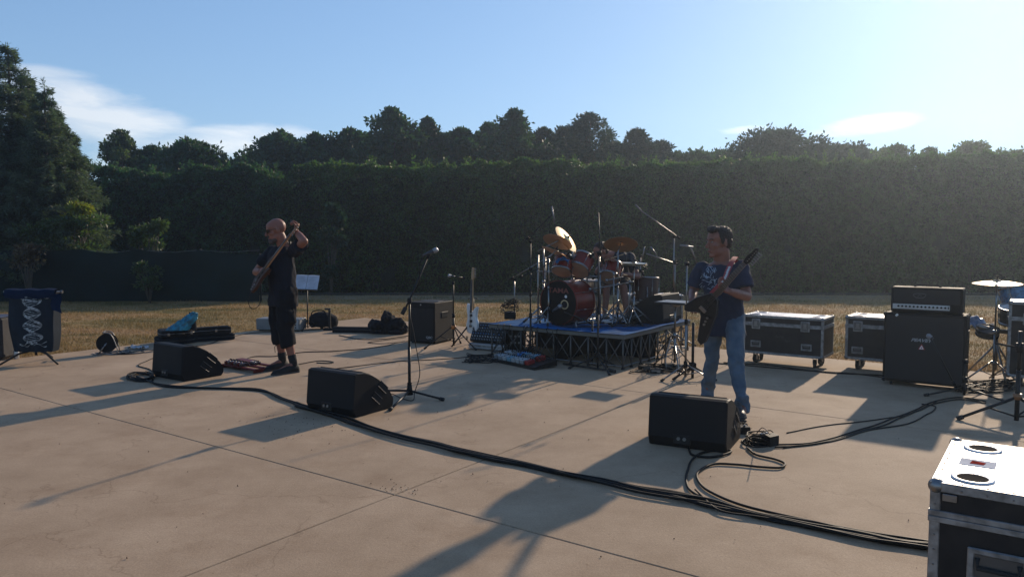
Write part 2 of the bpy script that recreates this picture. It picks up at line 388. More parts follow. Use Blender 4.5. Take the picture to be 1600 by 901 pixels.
# concrete slabs
def concrete():
    m = bpy.data.materials.new('broom_finished_concrete'); m.use_nodes = True; t = m.node_tree; n = t.nodes; l = t.links; b = n['Principled BSDF']
    b.inputs['Roughness'].default_value = .82; b.inputs['Specular IOR Level'].default_value = .25
    ge = n.new('ShaderNodeNewGeometry')
    def nse(sc_, d=6, r_=.6, mp_=None):
        a = n.new('ShaderNodeTexNoise'); a.inputs['Scale'].default_value = sc_; a.inputs['Detail'].default_value = d; a.inputs['Roughness'].default_value = r_
        if mp_:
            q = n.new('ShaderNodeMapping'); q.inputs['Scale'].default_value = mp_; q.inputs['Rotation'].default_value = (0, 0, R(54)); l.new(ge.outputs['Position'], q.inputs[0]); l.new(q.outputs[0], a.inputs['Vector'])
        else: l.new(ge.outputs['Position'], a.inputs['Vector'])
        return a.outputs[0]
    def ramp(f, p0, c0, p1, c1):
        r = n.new('ShaderNodeValToRGB'); r.color_ramp.elements[0].position = p0; r.color_ramp.elements[0].color = (*c0, 1); r.color_ramp.elements[1].position = p1; r.color_ramp.elements[1].color = (*c1, 1); l.new(f, r.inputs[0]); return r.outputs[0]
    def mul(a, c, f=1.0):
        x = n.new('ShaderNodeMix'); x.data_type = 'RGBA'; x.blend_type = 'MULTIPLY'; x.inputs[0].default_value = f; l.new(a, x.inputs[6]); l.new(c, x.inputs[7]); return x.outputs[2]
    base = ramp(nse(.9, 8, .62), .35, (.385, .272, .172), .68, (.475, .342, .224))
    base = mul(base, ramp(nse(2.2, 8, .72), .36, (.84, .82, .80), .64, (1, 1, 1)))
    base = mul(base, ramp(nse(90, 3, .7), .30, (.80, .79, .78), .62, (1.04, 1.04, 1.04)))
    base = mul(base, ramp(nse(24, 2, .5), .70, (1, 1, 1), .78, (.60, .56, .52)), .7)      # small dark spots
    base = mul(base, ramp(nse(1.7, 9, .78), .50, (1, 1, 1), .66, (.87, .84, .81)))
    base = mul(base, ramp(nse(5.5, 10, .8, (1, .35, 1)), .60, (1, 1, 1), .72, (.80, .76, .72)), .6)
    vo_ = n.new('ShaderNodeTexVoronoi'); vo_.feature = 'DISTANCE_TO_EDGE'; vo_.inputs['Scale'].default_value = .33; dn = n.new('ShaderNodeVectorMath'); dn.operation = 'ADD'; nn_ = n.new('ShaderNodeTexNoise'); nn_.inputs['Scale'].default_value = 2.5; nn_.inputs['Detail'].default_value = 8
    l.new(ge.outputs['Position'], nn_.inputs['Vector']); l.new(ge.outputs['Position'], dn.inputs[0]); l.new(nn_.outputs['Color'], dn.inputs[1]); l.new(dn.outputs[0], vo_.inputs['Vector'])
    base = mul(base, ramp(vo_.outputs['Distance'], .0012, (.62, .58, .54), .0035, (1, 1, 1)), .55)
    g = n.new('ShaderNodeNewGeometry')
    l.new(base, b.inputs['Base Color'])
    bp = n.new('ShaderNodeBump'); bp.inputs['Strength'].default_value = .30; bp.inputs['Distance'].default_value = .006; l.new(nse(55, 5, .7), bp.inputs['Height'])
    b2 = n.new('ShaderNodeBump'); b2.inputs['Strength'].default_value = .08; b2.inputs['Distance'].default_value = .01; l.new(nse(7, 4, .6, (1, 9, 1)), b2.inputs['Height']); l.new(bp.outputs[0], b2.inputs['Normal'])
    l.new(b2.outputs[0], b.inputs['Normal']); return m
M_CONC = concrete()
pad = thing('concrete_pad', None, None, (0, 0, 0)); pad['kind'] = 'structure'
us = [7.06, 3.68, 0.0, -3.7, -7.4]; vs_ = [7.69, 0.0, -7.69, -15.4]
for i in range(4):
    for j in range(3):
        u1, u0, v1, v0 = us[i] - .004, us[i + 1] + .004, vs_[j] - .004, vs_[j + 1] + .004
        M = Matrix(((UX.x, VX.x, 0, P0.x), (UX.y, VX.y, 0, P0.y), (0, 0, 1, 0), (0, 0, 0, 1)))
        mb = MB(); mb.box(((u0 + u1) / 2, (v0 + v1) / 2, -.08), (u1 - u0, v1 - v0, .16), M, ch=.004)
        part('slab', mb, M_CONC, pad)
mb = MB(); 
a_, b_, c_, d_ = S(7.0, 7.6, -.022), S(-7.3, 7.6, -.022), S(-7.3, -15, -.022), S(7.0, -15, -.022)
mb.add([a_, b_, c_, d_], [(0, 1, 2, 3)]); struct('joint_soil', mb, mat('joint_dirt', (.05, .04, .03), .95))
# crumbs and leaf litter
mb = MB()
for k in range(480):
    if k < 26: c = G(690 + rnd.gauss(0, 22) - 70, 762 + rnd.gauss(0, 6))
    elif k < 110: c = G(450 + rnd.gauss(0, 45), 662 + rnd.gauss(0, 14))
    else: c = S(rnd.uniform(-3, 7), rnd.uniform(-5, 7.5))
    r_ = rnd.uniform(.002, .0065); a = rnd.random() * 6.28; pts = []
    for q in range(5): pts.append((c.x + r_ * rnd.uniform(.5, 1.3) * math.cos(a + q * 1.257), c.y + r_ * rnd.uniform(.5, 1.3) * math.sin(a + q * 1.257), .0015 + rnd.random() * .004))
    pts.append((c.x, c.y, .009 * rnd.random() + .004)); mb.add(pts, [(q, (q + 1) % 5, 5) for q in range(5)])
single('leaf_litter', mb, mat('dry_litter', (.10, .06, .035), .9, var=.5), 'tiny dark crumbs and leaf bits scattered over the concrete', 'litter', kind='stuff')

# ---------------------------------------------------------------- foliage
M_HEDGE = mat('hedge_leaf', (.036, .070, .024), .5, col2=(.066, .120, .034), scale=.8, trans=.45, island=.5, spec=.35)
M_HEDGE2 = mat('hedge_leaf_dark', (.024, .062, .028), .55, col2=(.045, .098, .038), scale=.9, trans=.38, island=.45, spec=.3)
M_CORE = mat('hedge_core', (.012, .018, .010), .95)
M_BARK = mat('bark', (.07, .055, .042), .9, bump=.8, bscale=30)
M_TREES = [mat('oak_leaf', (.020, .048, .022), .55, col2=(.036, .075, .028), scale=.8, trans=.32, island=.4, spec=.3),
           mat('pine_needle', (.014, .036, .022), .6, col2=(.024, .052, .028), scale=1.2, trans=.22, island=.35, spec=.3),
           mat('pale_leaf', (.050, .075, .035), .55, col2=(.075, .105, .045), scale=1., trans=.38, island=.35, spec=.3)]
M_SPRUCE = mat('spruce_needle', (.055, .082, .060), .6, col2=(.085, .110, .078), scale=1.3, trans=.4, island=.4, spec=.3)
M_YEL = mat('yellow_green_leaf', (.12, .14, .020), .5, col2=(.24, .24, .03), scale=3, trans=.45, island=.3)
M_GREENB = mat('fresh_green_leaf', (.036, .062, .022), .5, col2=(.058, .088, .028), scale=3, trans=.4, island=.35)
M_RED = mat('brown_leaf', (.09, .05, .028), .6, col2=(.07, .06, .03), scale=3, trans=.3, island=.4)
def nz2(a, b, f): return np.sin(a * f + 1.3 * np.sin(b * f * .7 + 2)) * np.sin(b * f * 1.2 + .8 * np.sin(a * f * .9)) 
def hedge(name, label, x0, x1, Y, top, depth, nf, ntop, M, size, seed):
    r = np.random.default_rng(seed); t = thing(name, label, 'hedge', ((x0 + x1) / 2, Y, -.45), 0); t.location.z = 0; W2 = PM(t).inverted(); t.location.z = -.45
    def bump(x, z): return .34 * nz2(x, z * .6, 1.3) + .30 * nz2(x + 9, z * .8 + 3, 3.3) + .20 * nz2(x, z + 5, 7.3) + .06 * nz2(x, z + 5, 15.3)
    x = x0 + (x1 - x0) * r.random(nf); z = r.random(nf) ** .85
    tp = top(x); tpn = tp + .10 * nz2(x, x * 0, 2.3) + .10 * nz2(x + 5, x * .3, 6.) + .09 * np.sin(x * .8 + 1); zz = z * tpn
    y = Y + bump(x, zz) + .12 * (zz / tpn) + r.exponential(.10, nf) - .05
    rd = np.clip((zz / tpn - .9) / .1, 0, 1); y += rd ** 2 * .35
    f = np.stack([x, y, zz], 1)
    x = x0 + (x1 - x0) * r.random(ntop); yb = Y + .2 + depth * r.random(ntop) ** 1.3
    tp = top(x) + .10 * nz2(x, x * 0, 2.3) + .10 * nz2(x + 5, x * .3, 6.) + .09 * np.sin(x * .8 + 1) + .05 * nz2(x, yb, 5.)
    g = np.stack([x, yb, tp - r.exponential(.09, ntop) + .05], 1)
    ns = int((x1 - x0) * 9); sp = []
    for k in range(ns):
        sx = x0 + (x1 - x0) * r.random(); sy = Y + .15 + r.random() * depth * .8; h = .12 + .40 * r.random() ** 2.4; b = top(np.array([sx]))[0] - .02
        for q in range(int(5 + h * 40)): w = r.random(); sp.append((sx + r.normal() * .035 + w * h * .2 * (r.random() - .5), sy + r.normal() * .03, b + w * h))
    pts = np.concatenate([f, g, np.array(sp)])
    dirs = np.concatenate([np.tile([0, -.75, -.25], (nf, 1)), np.tile([0, -.2, .9], (ntop, 1)), np.tile([0, 0, 1.], (len(sp), 1))])
    leaf_obj('foliage', pts, size, r, M, t, .55, 0, dirs, W2)
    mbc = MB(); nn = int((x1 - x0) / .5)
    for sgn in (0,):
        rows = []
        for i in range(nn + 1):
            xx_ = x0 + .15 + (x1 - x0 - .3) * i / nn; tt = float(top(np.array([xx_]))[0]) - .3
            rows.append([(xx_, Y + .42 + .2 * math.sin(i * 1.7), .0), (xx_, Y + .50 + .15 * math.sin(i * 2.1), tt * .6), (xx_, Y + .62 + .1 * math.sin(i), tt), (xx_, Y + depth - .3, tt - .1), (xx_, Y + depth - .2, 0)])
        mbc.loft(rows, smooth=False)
    o_ = part('shade_core', mbc.mesh('shade_core', M_CORE, W2), None, t)  # solid inner core, coloured dark for the shade inside, blocks backlight
    # stems seen low in the face
    ms = MB()
    for k in range(int((x1 - x0) * 1.4)):
        sx = x0 + .2 + (x1 - x0 - .4) * r.random(); ms.tube([(sx, Y + .25, -.03), (sx + r.normal() * .05, Y + .22, .6), (sx + r.normal() * .12, Y + .2, 1.3)], [.03, .02, .01], 5)
    part('stems', ms.mesh('stems', M_BARK, W2), None, t, kind='stuff')
    return t
hedge('clipped_hedge', 'long tall clipped evergreen hedge running behind the lawn from centre to right', -8.3, 27, 27.0, lambda x: 4.38 + .016 * (x + 8.3) - .7 * np.clip((-7.2 - x) / 1.1, 0, 1) ** 2, 2.4, 190000, 75000, M_HEDGE, .095, 1)
hedge('clipped_hedge', 'shorter dark hedge on the left, behind the shade netting fence', -19.5, -8.1, 26.6, lambda x: 4.30 + .13 * np.sin(x * 1.1) + .10 * np.sin(x * 2.7) - .9 * np.clip((x + 9.3) / 1.4, 0, 1) ** 2, 2.0, 60000, 22000, M_HEDGE2, .10, 2)

def tree(name, label, px, top, wpx, Y, kind, seed, grp=None, low=250, cat='tree', nleaf=None):
    r = np.random.default_rng(seed); rr = random.Random(seed); Y += 7.5
    c = P(px, top, Y); H = c.z; Rw = wpx / FPX * Y / 2 * 1.22; base = P(px, low, Y).z
    t = thing(name, label, cat, (c.x, Y, -.46), 0, grp); W2 = PM(t).inverted()
    a_seed = rr.random() * 6.28; mt_ = MB(); tr_top = V((c.x + rr.uniform(-.2, .2), Y, H * .86)); bx = c.x + rr.uniform(-.2, .2)
    mt_.tube([(bx, Y, -.47), (bx + .05, Y, H * .35), ((bx + tr_top.x) / 2, Y + .05, H * .6), tr_top], [.19, .15, .10, .04], 8)
    blobs = []
    nb = {'oak': 120, 'pine': 100, 'airy': 30, 'dome': 130, 'mass': 100}[kind]
    zlo = max(1.0, base - 1.0)
    for k in range(nb):
        w = rr.random(); z = zlo + (H - zlo) * w ** (1.2 if kind == 'airy' else .95) 
        q = (z - zlo) / (H - zlo)
        if kind == 'pine': wid = Rw * (1.2 if q < .35 else (1.2 - ((q - .35) / .65) ** 1.3 * .85))
        elif kind == 'dome': wid = Rw * math.sqrt(max(.02, 1 - max(0, q - .35) ** 2 / .43))
        elif kind == 'airy': wid = Rw * math.sqrt(max(.06, 1 - max(0, q - .3) ** 2 / .52))
        else: wid = Rw * (1.42 + .2 * math.sin(a_seed + q * 9)) * (1 - min(.995, q) ** 1.5) ** .70
        br = Rw * rr.uniform(.13, .25) * (1.1 - .3 * q) if kind != 'airy' else Rw * rr.uniform(.14, .26)
        br = min(br, .95)
        a = rr.random() * 6.28; ro = max(0, wid - br) * rr.random() ** .4
        x = c.x + math.cos(a) * ro * 1.05; y = Y + math.sin(a) * ro
        zz = min(z, H - br * .75); k5 = rr.random() < .14; x += (x - c.x) * (.22 if k5 else 0); zz += (rr.uniform(.05, .22) * Rw if k5 and q < .8 else 0); fl = .5 if kind == 'pine' else .8
        blobs.append((x, y, zz, br, fl)); tz = H * min(.84, .30 + .5 * q)
        if rr.random() < (.6 if kind == 'airy' else .15):
            tx = bx + (tr_top.x - bx) * (tz / H); mt_.tube([(tx, Y, tz * .9), ((tx + x) / 2, (Y + y) / 2, (tz * .9 + zz) / 2 + .05), (x, y, zz)], [.055, .035, .015], 5)
    if kind != 'airy': blobs.append((c.x, Y, H - Rw * .10, Rw * .12, .9)); blobs.append((c.x + Rw * rr.uniform(-.15, .15), Y, H - Rw * .24, Rw * .2, .9))
    else: blobs.append((c.x, Y, H - Rw * .2, Rw * .24, .9))
    if kind != 'airy':
        for dx in (-.75, -.4, 0, .4, .75): blobs.append((c.x + dx * Rw, Y + rr.uniform(-.3, .3), zlo + (H - zlo) * rr.uniform(.1, .4), min(1.1, Rw * .5), .9))
    tot = sum(b[3] ** 2 for b in blobs); NL = nleaf or int(5000 + 6500 * Rw) if kind != 'airy' else int(2500 + 3500 * Rw)
    pts = []; dirs = []
    for (x, y, z, br, fl) in blobs:
        k = int(NL * br * br / tot); d = r.normal(size=(k, 3)); d /= np.linalg.norm(d, axis=1)[:, None]
        nz_ = 1 + .30 * np.sin(d[:, 0] * 5 + x * 9) * np.sin(d[:, 2] * 6 + z * 5) + .18 * np.sin(d[:, 1] * 11 + y * 3)
        rad = br * nz_ * (1 - r.exponential(.16, k)); 
        pts.append(np.array([x, y, z]) + d * (rad * np.where(r.random(k) < .06, 1.35, 1.0))[:, None] * np.array([1, 1, fl])); dirs.append(d)
    sz = {'oak': .15, 'pine': .14, 'airy': .12, 'dome': .14, 'mass': .15}[kind] * (Y / 30) * (.8 if Rw < .8 else 1)
    mi = {'oak': 0, 'pine': 1, 'airy': 2, 'dome': 1, 'mass': 0}[kind]
    part('trunk', mt_, M_BARK, t, world=True)
    leaf_obj('crown', np.concatenate(pts), sz, r, M_TREES[mi], t, .34 if kind == 'pine' else .55, .1, np.concatenate(dirs), W2)
    return t
GT = 'trees rising behind the long hedge'
TL = [
 ('broadleaf_tree', 'small airy tree with sky showing through, left above the short hedge', 186, 206, 62, 25, 'airy'),
 ('broadleaf_tree', 'low rounded tree just left of the dark spreading one above the short hedge', 238, 232, 72, 26, 'mass'),
 ('broadleaf_tree', 'dark spreading tree over the right part of the short hedge', 298, 222, 92, 25, 'oak'),
 ('broadleaf_tree', 'low bush-like treetop in the dip between short hedge and the dark wood', 372, 256, 56, 26, 'mass'),
 ('broadleaf_tree', 'leftmost tall tree of the dark wood behind the long hedge', 440, 210, 84, 28, 'oak'),
 ('broadleaf_tree', 'flat topped tree second from the left in the dark wood', 492, 213, 64, 29, 'mass'),
 ('broadleaf_tree', 'tree with a knobbly top left of the tallest broadleaf tree', 548, 205, 78, 30, 'oak'),
 ('broadleaf_tree', 'tallest broadleaf tree of the dark wood with a wide rounded head', 612, 172, 86, 28, 'oak'),
 ('broadleaf_tree', 'narrow pointed tree right beside the tallest broadleaf tree', 667, 187, 50, 29, 'oak'),
 ('broadleaf_tree', 'broad low crown in the middle of the dark wood', 722, 204, 84, 30, 'mass'),
 ('broadleaf_tree', 'tree with a dense small top left of the egg shaped crown', 762, 196, 56, 31, 'mass'),
 ('broadleaf_tree', 'tall egg shaped crown above the drum kit, left of the pine', 803, 174, 74, 28, 'oak'),
 ('pine_tree', 'thin dark tree in the gap between the egg shaped crown and the pines', 848, 202, 46, 30, 'pine'),
 ('pine_tree', 'dark pine with layered boughs left of the tallest pine', 884, 200, 64, 31, 'pine'),
 ('pine_tree', 'tallest pine with a rounded layered top', 922, 178, 84, 28, 'pine'),
 ('pine_tree', 'slim pine standing apart right of the tallest pine', 994, 203, 48, 29, 'pine'),
 ('pine_tree', 'smallest pine at the right end of the dark wood', 1034, 222, 42, 30, 'pine'),
 ('broadleaf_tree', 'low dark crown just right of the smallest pine', 1092, 240, 76, 30, 'mass'),
 ('stone_pine', 'wide dome shaped crown above the hedge over the right guitarist', 1216, 207, 138, 27, 'dome'),
 ('stone_pine', 'lower dome shaped crown right of the wide dome crown', 1312, 230, 90, 28, 'dome'),
 ('broadleaf_tree', 'wispy small treetop above the hedge over the flight cases', 1400, 229, 62, 26, 'airy'),
 ('broadleaf_tree', 'thin sprig-like treetop above the amplifier', 1455, 232, 36, 26, 'airy'),
 ('broadleaf_tree', 'wispy spreading treetop near the right edge', 1520, 226, 90, 26, 'airy'),
 ('broadleaf_tree', 'low treetop cut by the right edge of the photo', 1592, 238, 60, 26, 'airy'),
]
LOW = [(405, 243, 70), (470, 232, 80), (520, 226, 80), (578, 215, 80), (640, 212, 70), (695, 214, 80), (752, 214, 80), (832, 216, 60), (868, 214, 60), (960, 226, 70), (1055, 242, 60), (1140, 243, 90), (1265, 232, 80), (1355, 240, 90)]
ORD = ['one', 'two', 'three']
for i, (px, tp, w) in enumerate(LOW):
    nb_ = min(TL, key=lambda q: abs(q[2] - px)); TL.append(('broadleaf_tree', 'low dark tree just %s of the %s' % ('left' if nb_[2] > px else 'right', ' '.join(nb_[1].split()[:5])), px, tp, w, 31 + i % 3, 'mass'))
for i, (nm, lb, px, tp, w, Y, kd) in enumerate(TL): tree(nm, lb, px, tp, w, Y, kd, 100 + i, GT)

def spruce(label, px, top, Y, Rb, seed, lean=0):
    r = random.Random(seed); t0 = P(px, top, Y); H = t0.z; t = thing('spruce_tree', label, 'tree', (t0.x, Y, -.035), 0, 'spruces at the left edge'); W2 = PM(t).inverted()
    tk = MB(); tk.tube([(t0.x, Y, -.04), (t0.x, Y, H * .5), (t0.x + lean, Y, H)], [.13, .08, .012], 7); pts = []; dirs = []
    z = .5
    while z < H - .05:
        q = z / H; L = Rb * (1 - q) ** .80 + .07; nb = 7 if q < .8 else 4; a0 = r.random() * 6.28
        for b in range(nb):
            a = a0 + b * 6.283 / nb + r.uniform(-.3, .3); Lb = L * r.choice((r.uniform(.45, .8), r.uniform(.75, 1.2))); zb = z + r.uniform(-.10, .10); d = V((math.cos(a), math.sin(a), 0)); cx = t0.x + lean * q
            p = []
            for s_ in range(6):
                w = s_ / 5; p.append(V((cx, Y, zb)) + d * (Lb * w) + V((0, 0, .10 * w * Lb - .22 * Lb * w * w + .40 * Lb * max(0, w - .55))))
            tk.tube(p, [.016, .014, .011, .008, .006, .003], 4)
            side = V((-d.y, d.x, 0))
            for s_ in range(int(60 + Lb * 230)):
                w = r.random() ** .6; f = w * 5; i = min(4, int(f)); c = p[i].lerp(p[i + 1], f - i); sg = r.choice((-1, 1))
                tl = r.random() * .26 * (1 - w * .6) * min(1, Lb) ; c = c + side * sg * tl + d * tl * .5 + V((0, 0, r.gauss(.0, .036) - .20 * tl))
                pts.append(c[:]); dirs.append((side * sg * .7 + d * .7 + V((0, 0, -.25)))[:])
        z += r.uniform(.09, .15)
    for k in range(16):   # upright feathery leaders round the top
        q = r.uniform(.55, .95); a = r.random() * 6.28; ro = Rb * (1 - q) ** .8 * r.uniform(.3, .95); bx_, by_, bz_ = t0.x + lean * q + math.cos(a) * ro, Y + math.sin(a) * ro, H * q; hl_ = r.uniform(.25, .6)
        tk.tube([(bx_, by_, bz_ - .2), (bx_, by_, bz_ + hl_)], [.008, .002], 4)
        for j in range(70): w = r.random(); pts.append((bx_ + r.gauss(0, .02), by_ + r.gauss(0, .02), bz_ - .2 + w * (hl_ + .2))); an_ = r.random() * 6.28; dirs.append((math.cos(an_) * (1.1 - w * .5), math.sin(an_) * (1.1 - w * .5), .5))
    for k in range(25): pts.append((t0.x + lean + r.gauss(0, .01), Y, H - .3 * r.random() + .05)); dirs.append((r.gauss(0, .4), r.gauss(0, .4), 1))
    part('trunk', tk, M_BARK, t, world=True)
    leaf_obj('crown', np.array(pts), .115, np.random.default_rng(seed), M_SPRUCE, t, .15, .05, np.array(dirs), W2)
spruce('tallest grey-green spruce at the left edge of the photo', 12, 72, 20.3,2.10, 11)
spruce('spruce with the lower pointed top right of the tallest spruce', 66, 138, 19.9,1.56, 12, .06)
spruce('smallest spruce, rightmost of the left group, beside the short hedge', 108, 205, 20.7,1.26, 13)
spruce('spruce at the far left, cut by the photo edge', -52, 100, 20.6,1.80, 14)
spruce('slim spruce squeezed between the tallest spruce and the second pointed one', 42, 118, 20.9, 1.7, 15)
spruce('spruce filling the slope between the second pointed spruce and the smallest one', 88, 172, 20.6, 1.5, 16)
def shrub(name, label, px, py0, py1, wpx, Y, M, n, seed, size=.09, layered=False):
    r = np.random.default_rng(seed); a = P(px, py0, Y); b = P(px, py1, Y); Rw = wpx / FPX * Y / 2; t = thing(name, label, 'shrub', (a.x, Y, -.035)); W2 = PM(t).inverted()
    ms = MB(); pts = []; dr = []; rr = random.Random(seed)
    for k in range(9):
        ang = rr.random() * 6.28; ro = Rw * rr.uniform(.2, .85); z = b.z + (a.z - b.z) * rr.random() ; z = max(z, .1)
        c = V((a.x + math.cos(ang) * ro, Y + math.sin(ang) * ro * .5, z)); ms.tube([(a.x, Y, -.04), ((a.x + c.x) / 2, (Y + c.y) / 2, z * .6), c], [.022, .014, .006], 5)
        m_ = n // 9; d = r.normal(size=(m_, 3)); d /= np.linalg.norm(d, axis=1)[:, None]
        sr = Rw * rr.uniform(.3, .55); pts.append(np.array(c) + d * (sr * r.random(m_) ** .5)[:, None] * np.array([1.2, .7, .35 if layered else .75])); dr.append(d)
    part('stems', ms, M_BARK, t, world=True); pp = np.concatenate(pts); pp[:, 2] = np.maximum(pp[:, 2], -.02)
    leaf_obj('foliage', pp, size, r, M, t, .5, 0, np.concatenate(dr), W2)
shrub('yellow_shrub', 'yellow-green sprays of a shrub catching light beside the spruces', 122, 322, 348, 50, 19.4, M_YEL, 900, 21, .10, True)
shrub('leafy_shrub', 'layered green shrub spreading below the spruces above the netting', 105, 345, 392, 130, 19.3, M_GREENB, 4200, 22, .09, True)
shrub('leafy_shrub', 'pale green bush standing behind the netting fence, left of the bassist', 232, 345, 392, 58, 19.6, M_GREENB, 1800, 23)
shrub('leafy_shrub', 'small green bush growing in front of the dark netting fence', 232, 415, 448, 42, 18.35, M_GREENB, 900, 24, .08)
shrub('brown_shrub', 'brownish red creeper hanging over the netting at far left', 42, 385, 412, 50, 18.35, M_RED, 900, 25)
shrub('dead_shrub', 'narrow brownish conifer in front of the long hedge right of the bassist', 515, 318, 450, 42, 21.6, M_TREES[1], 2600, 26, .11)
# ---------------------------------------------------------------- netting fence
M_NET = mat('shade_netting', (.007, .015, .014), .85, var=.35, scale=.7, bump=.5, bscale=8, spec=.15)
fx0, fx1 = P(-60, 400, 18.8).x, P(404, 400, 18.8).x
fn = thing('netting_fence', 'sagging dark green shade netting fence in front of the left hedge', 'fence', ((fx0 + fx1) / 2, 18.8, -.035))
def net(a, b):
    x = fx0 + (fx1 - fx0) * a; ph = (a * 5) % 1; sag = .10 * math.sin(ph * math.pi)
    top = 1.27 - .12 * max(0, a - .75) * 4 - sag * (1 if .4 < a < .8 else .4); z = -.02 + (top + .02) * b
    return (x, 18.8 + .05 * math.sin(x * 3.1 + b * 2) + .03 * math.sin(x * 7 - b * 5) + .02 * math.sin(b * 9 + x * 2), z)
mb = MB(); mb.grid(net, 90, 14); mb.grid(lambda a, b: (net(1 - a, b)[0], net(1 - a, b)[1] + .006, net(1 - a, b)[2]), 90, 14); part('netting', mb, M_NET, fn, world=True)
for k in range(6):
    x = fx0 + (fx1 - fx0) * k / 5; mb = MB(); mb.cone((x, 18.90, -.04), (x, 18.90, 1.16 if k == 5 else 1.28), .025, n=8); part('post', mb, mt('rubber'), fn, world=True)
mb = MB(); mb.tube([(fx0 + (fx1 - fx0) * k / 25, 18.88, 1.24 - .05 * math.sin(k * .63) ** 2) for k in range(26)], .004, 4); part('wire', mb, mt('steel'), fn, world=True)
# ================================================================ EQUIPMENT
def rotz_of(a, b): return math.atan2(b.y - a.y, b.x - a.x)
T3 = lambda x, y, z: Matrix.Translation((x, y, z))
RX = lambda d: Matrix.Rotation(R(d), 4, 'X'); RY = lambda d: Matrix.Rotation(R(d), 4, 'Y'); RZ = lambda d: Matrix.Rotation(R(d), 4, 'Z')
# ---- wedge monitors: x along the back, y from back to nose, z up
WP = [(.035, 0), (.0, .075), (.03, .375), (.06, .385), (.15, .378), (.24, .345), (.33, .295), (.42, .225), (.49, .15), (.53, .085), (.525, .03), (.50, 0)]
def wedge():
    t = thing('stage_monitor', None, 'stage monitor'); w = .585
    def prof(x, ins, P_=WP):
        cy, cz = .26, .18; return [(x, cy + (a - cy) * (1 - ins), cz + (b - cz) * (1 - ins) * 1.0) for a, b in P_]
    mb = MB(); mb.loft([prof(0, .03), prof(.012, 0), prof(w - .012, 0), prof(w, .03)], smooth=False)
    part('cabinet', mb, mt('plastic'), t)
    # grille following the curved front
    g = MB(); gp = WP[4:10]; g.loft([[(x, a + .006, b + .006) for a, b in gp] + [(x, a - .004, b - .004) for a, b in gp[::-1]] for x in (.035, w - .035)], smooth=False); part('grille', g, mat('speaker_grille', (.012, .012, .013), .5, .6, bump=.6, bscale=400), t)
    for k in range(2):    # pocket handles in the right cheek: flat slot, recess shade painted in as black, with a bar
        yc, zc = (.385, .215) if k == 0 else (.30, .13); M = T3(w, yc, zc) @ RX(-40)
        h = MB(); h.box((.0015, 0, 0), (.005, .125, .055), M, ch=.002); hp = part('handle', h, mat('deep_black', (.004, .004, .004), .9), t)
        h = MB(); h.box((.005, 0, -.030), (.010, .135, .006), M, ch=.002); h.box((.004, 0, .030), (.006, .13, .005), M, ch=.001); part('handle_bar', h, mat('worn_plastic_edge', (.07, .07, .075), .4), hp)
    p = MB(); p.box((.26, .006, .07), (.13, .012, .075), RX(0), ch=.004); part('connector_plate', p, mt('dkmetal'), t)
    for k in range(2): p = MB(); p.cone((.235 + k * .045, .0, .075), (.235 + k * .045, -.008, .075), .013, n=12); part('socket', p, mt('steel'), t)
    for xx in (.05, w - .05):
        for yy_ in (.08, .46): p = MB(); p.cone((xx, yy_, -.0), (xx, yy_, .008), .015, n=8); part('rubber_foot', p, mt('rubber'), t)
    return t
def put(o, a, b, label, group=None, z=0):
    o.location = (a.x, a.y, z); o.rotation_euler = (0, 0, rotz_of(a, b)); o['label'] = label
    if group: o['group'] = group
w0 = wedge(); w1 = copy_tree(w0); w2 = copy_tree(w0); GW = 'wedge monitors along the front of the stage area'
put(w0, G(1012, 694), G(1127, 709), 'black wedge monitor on the concrete in front of the guitarist in jeans', GW)
put(w1, G(478, 641), G(552, 654), 'black wedge monitor beside the base of the centre microphone stand', GW)
put(w2, G(237, 588), G(289, 598), 'black wedge monitor beside the red pedals, in front of the bald bassist', GW)

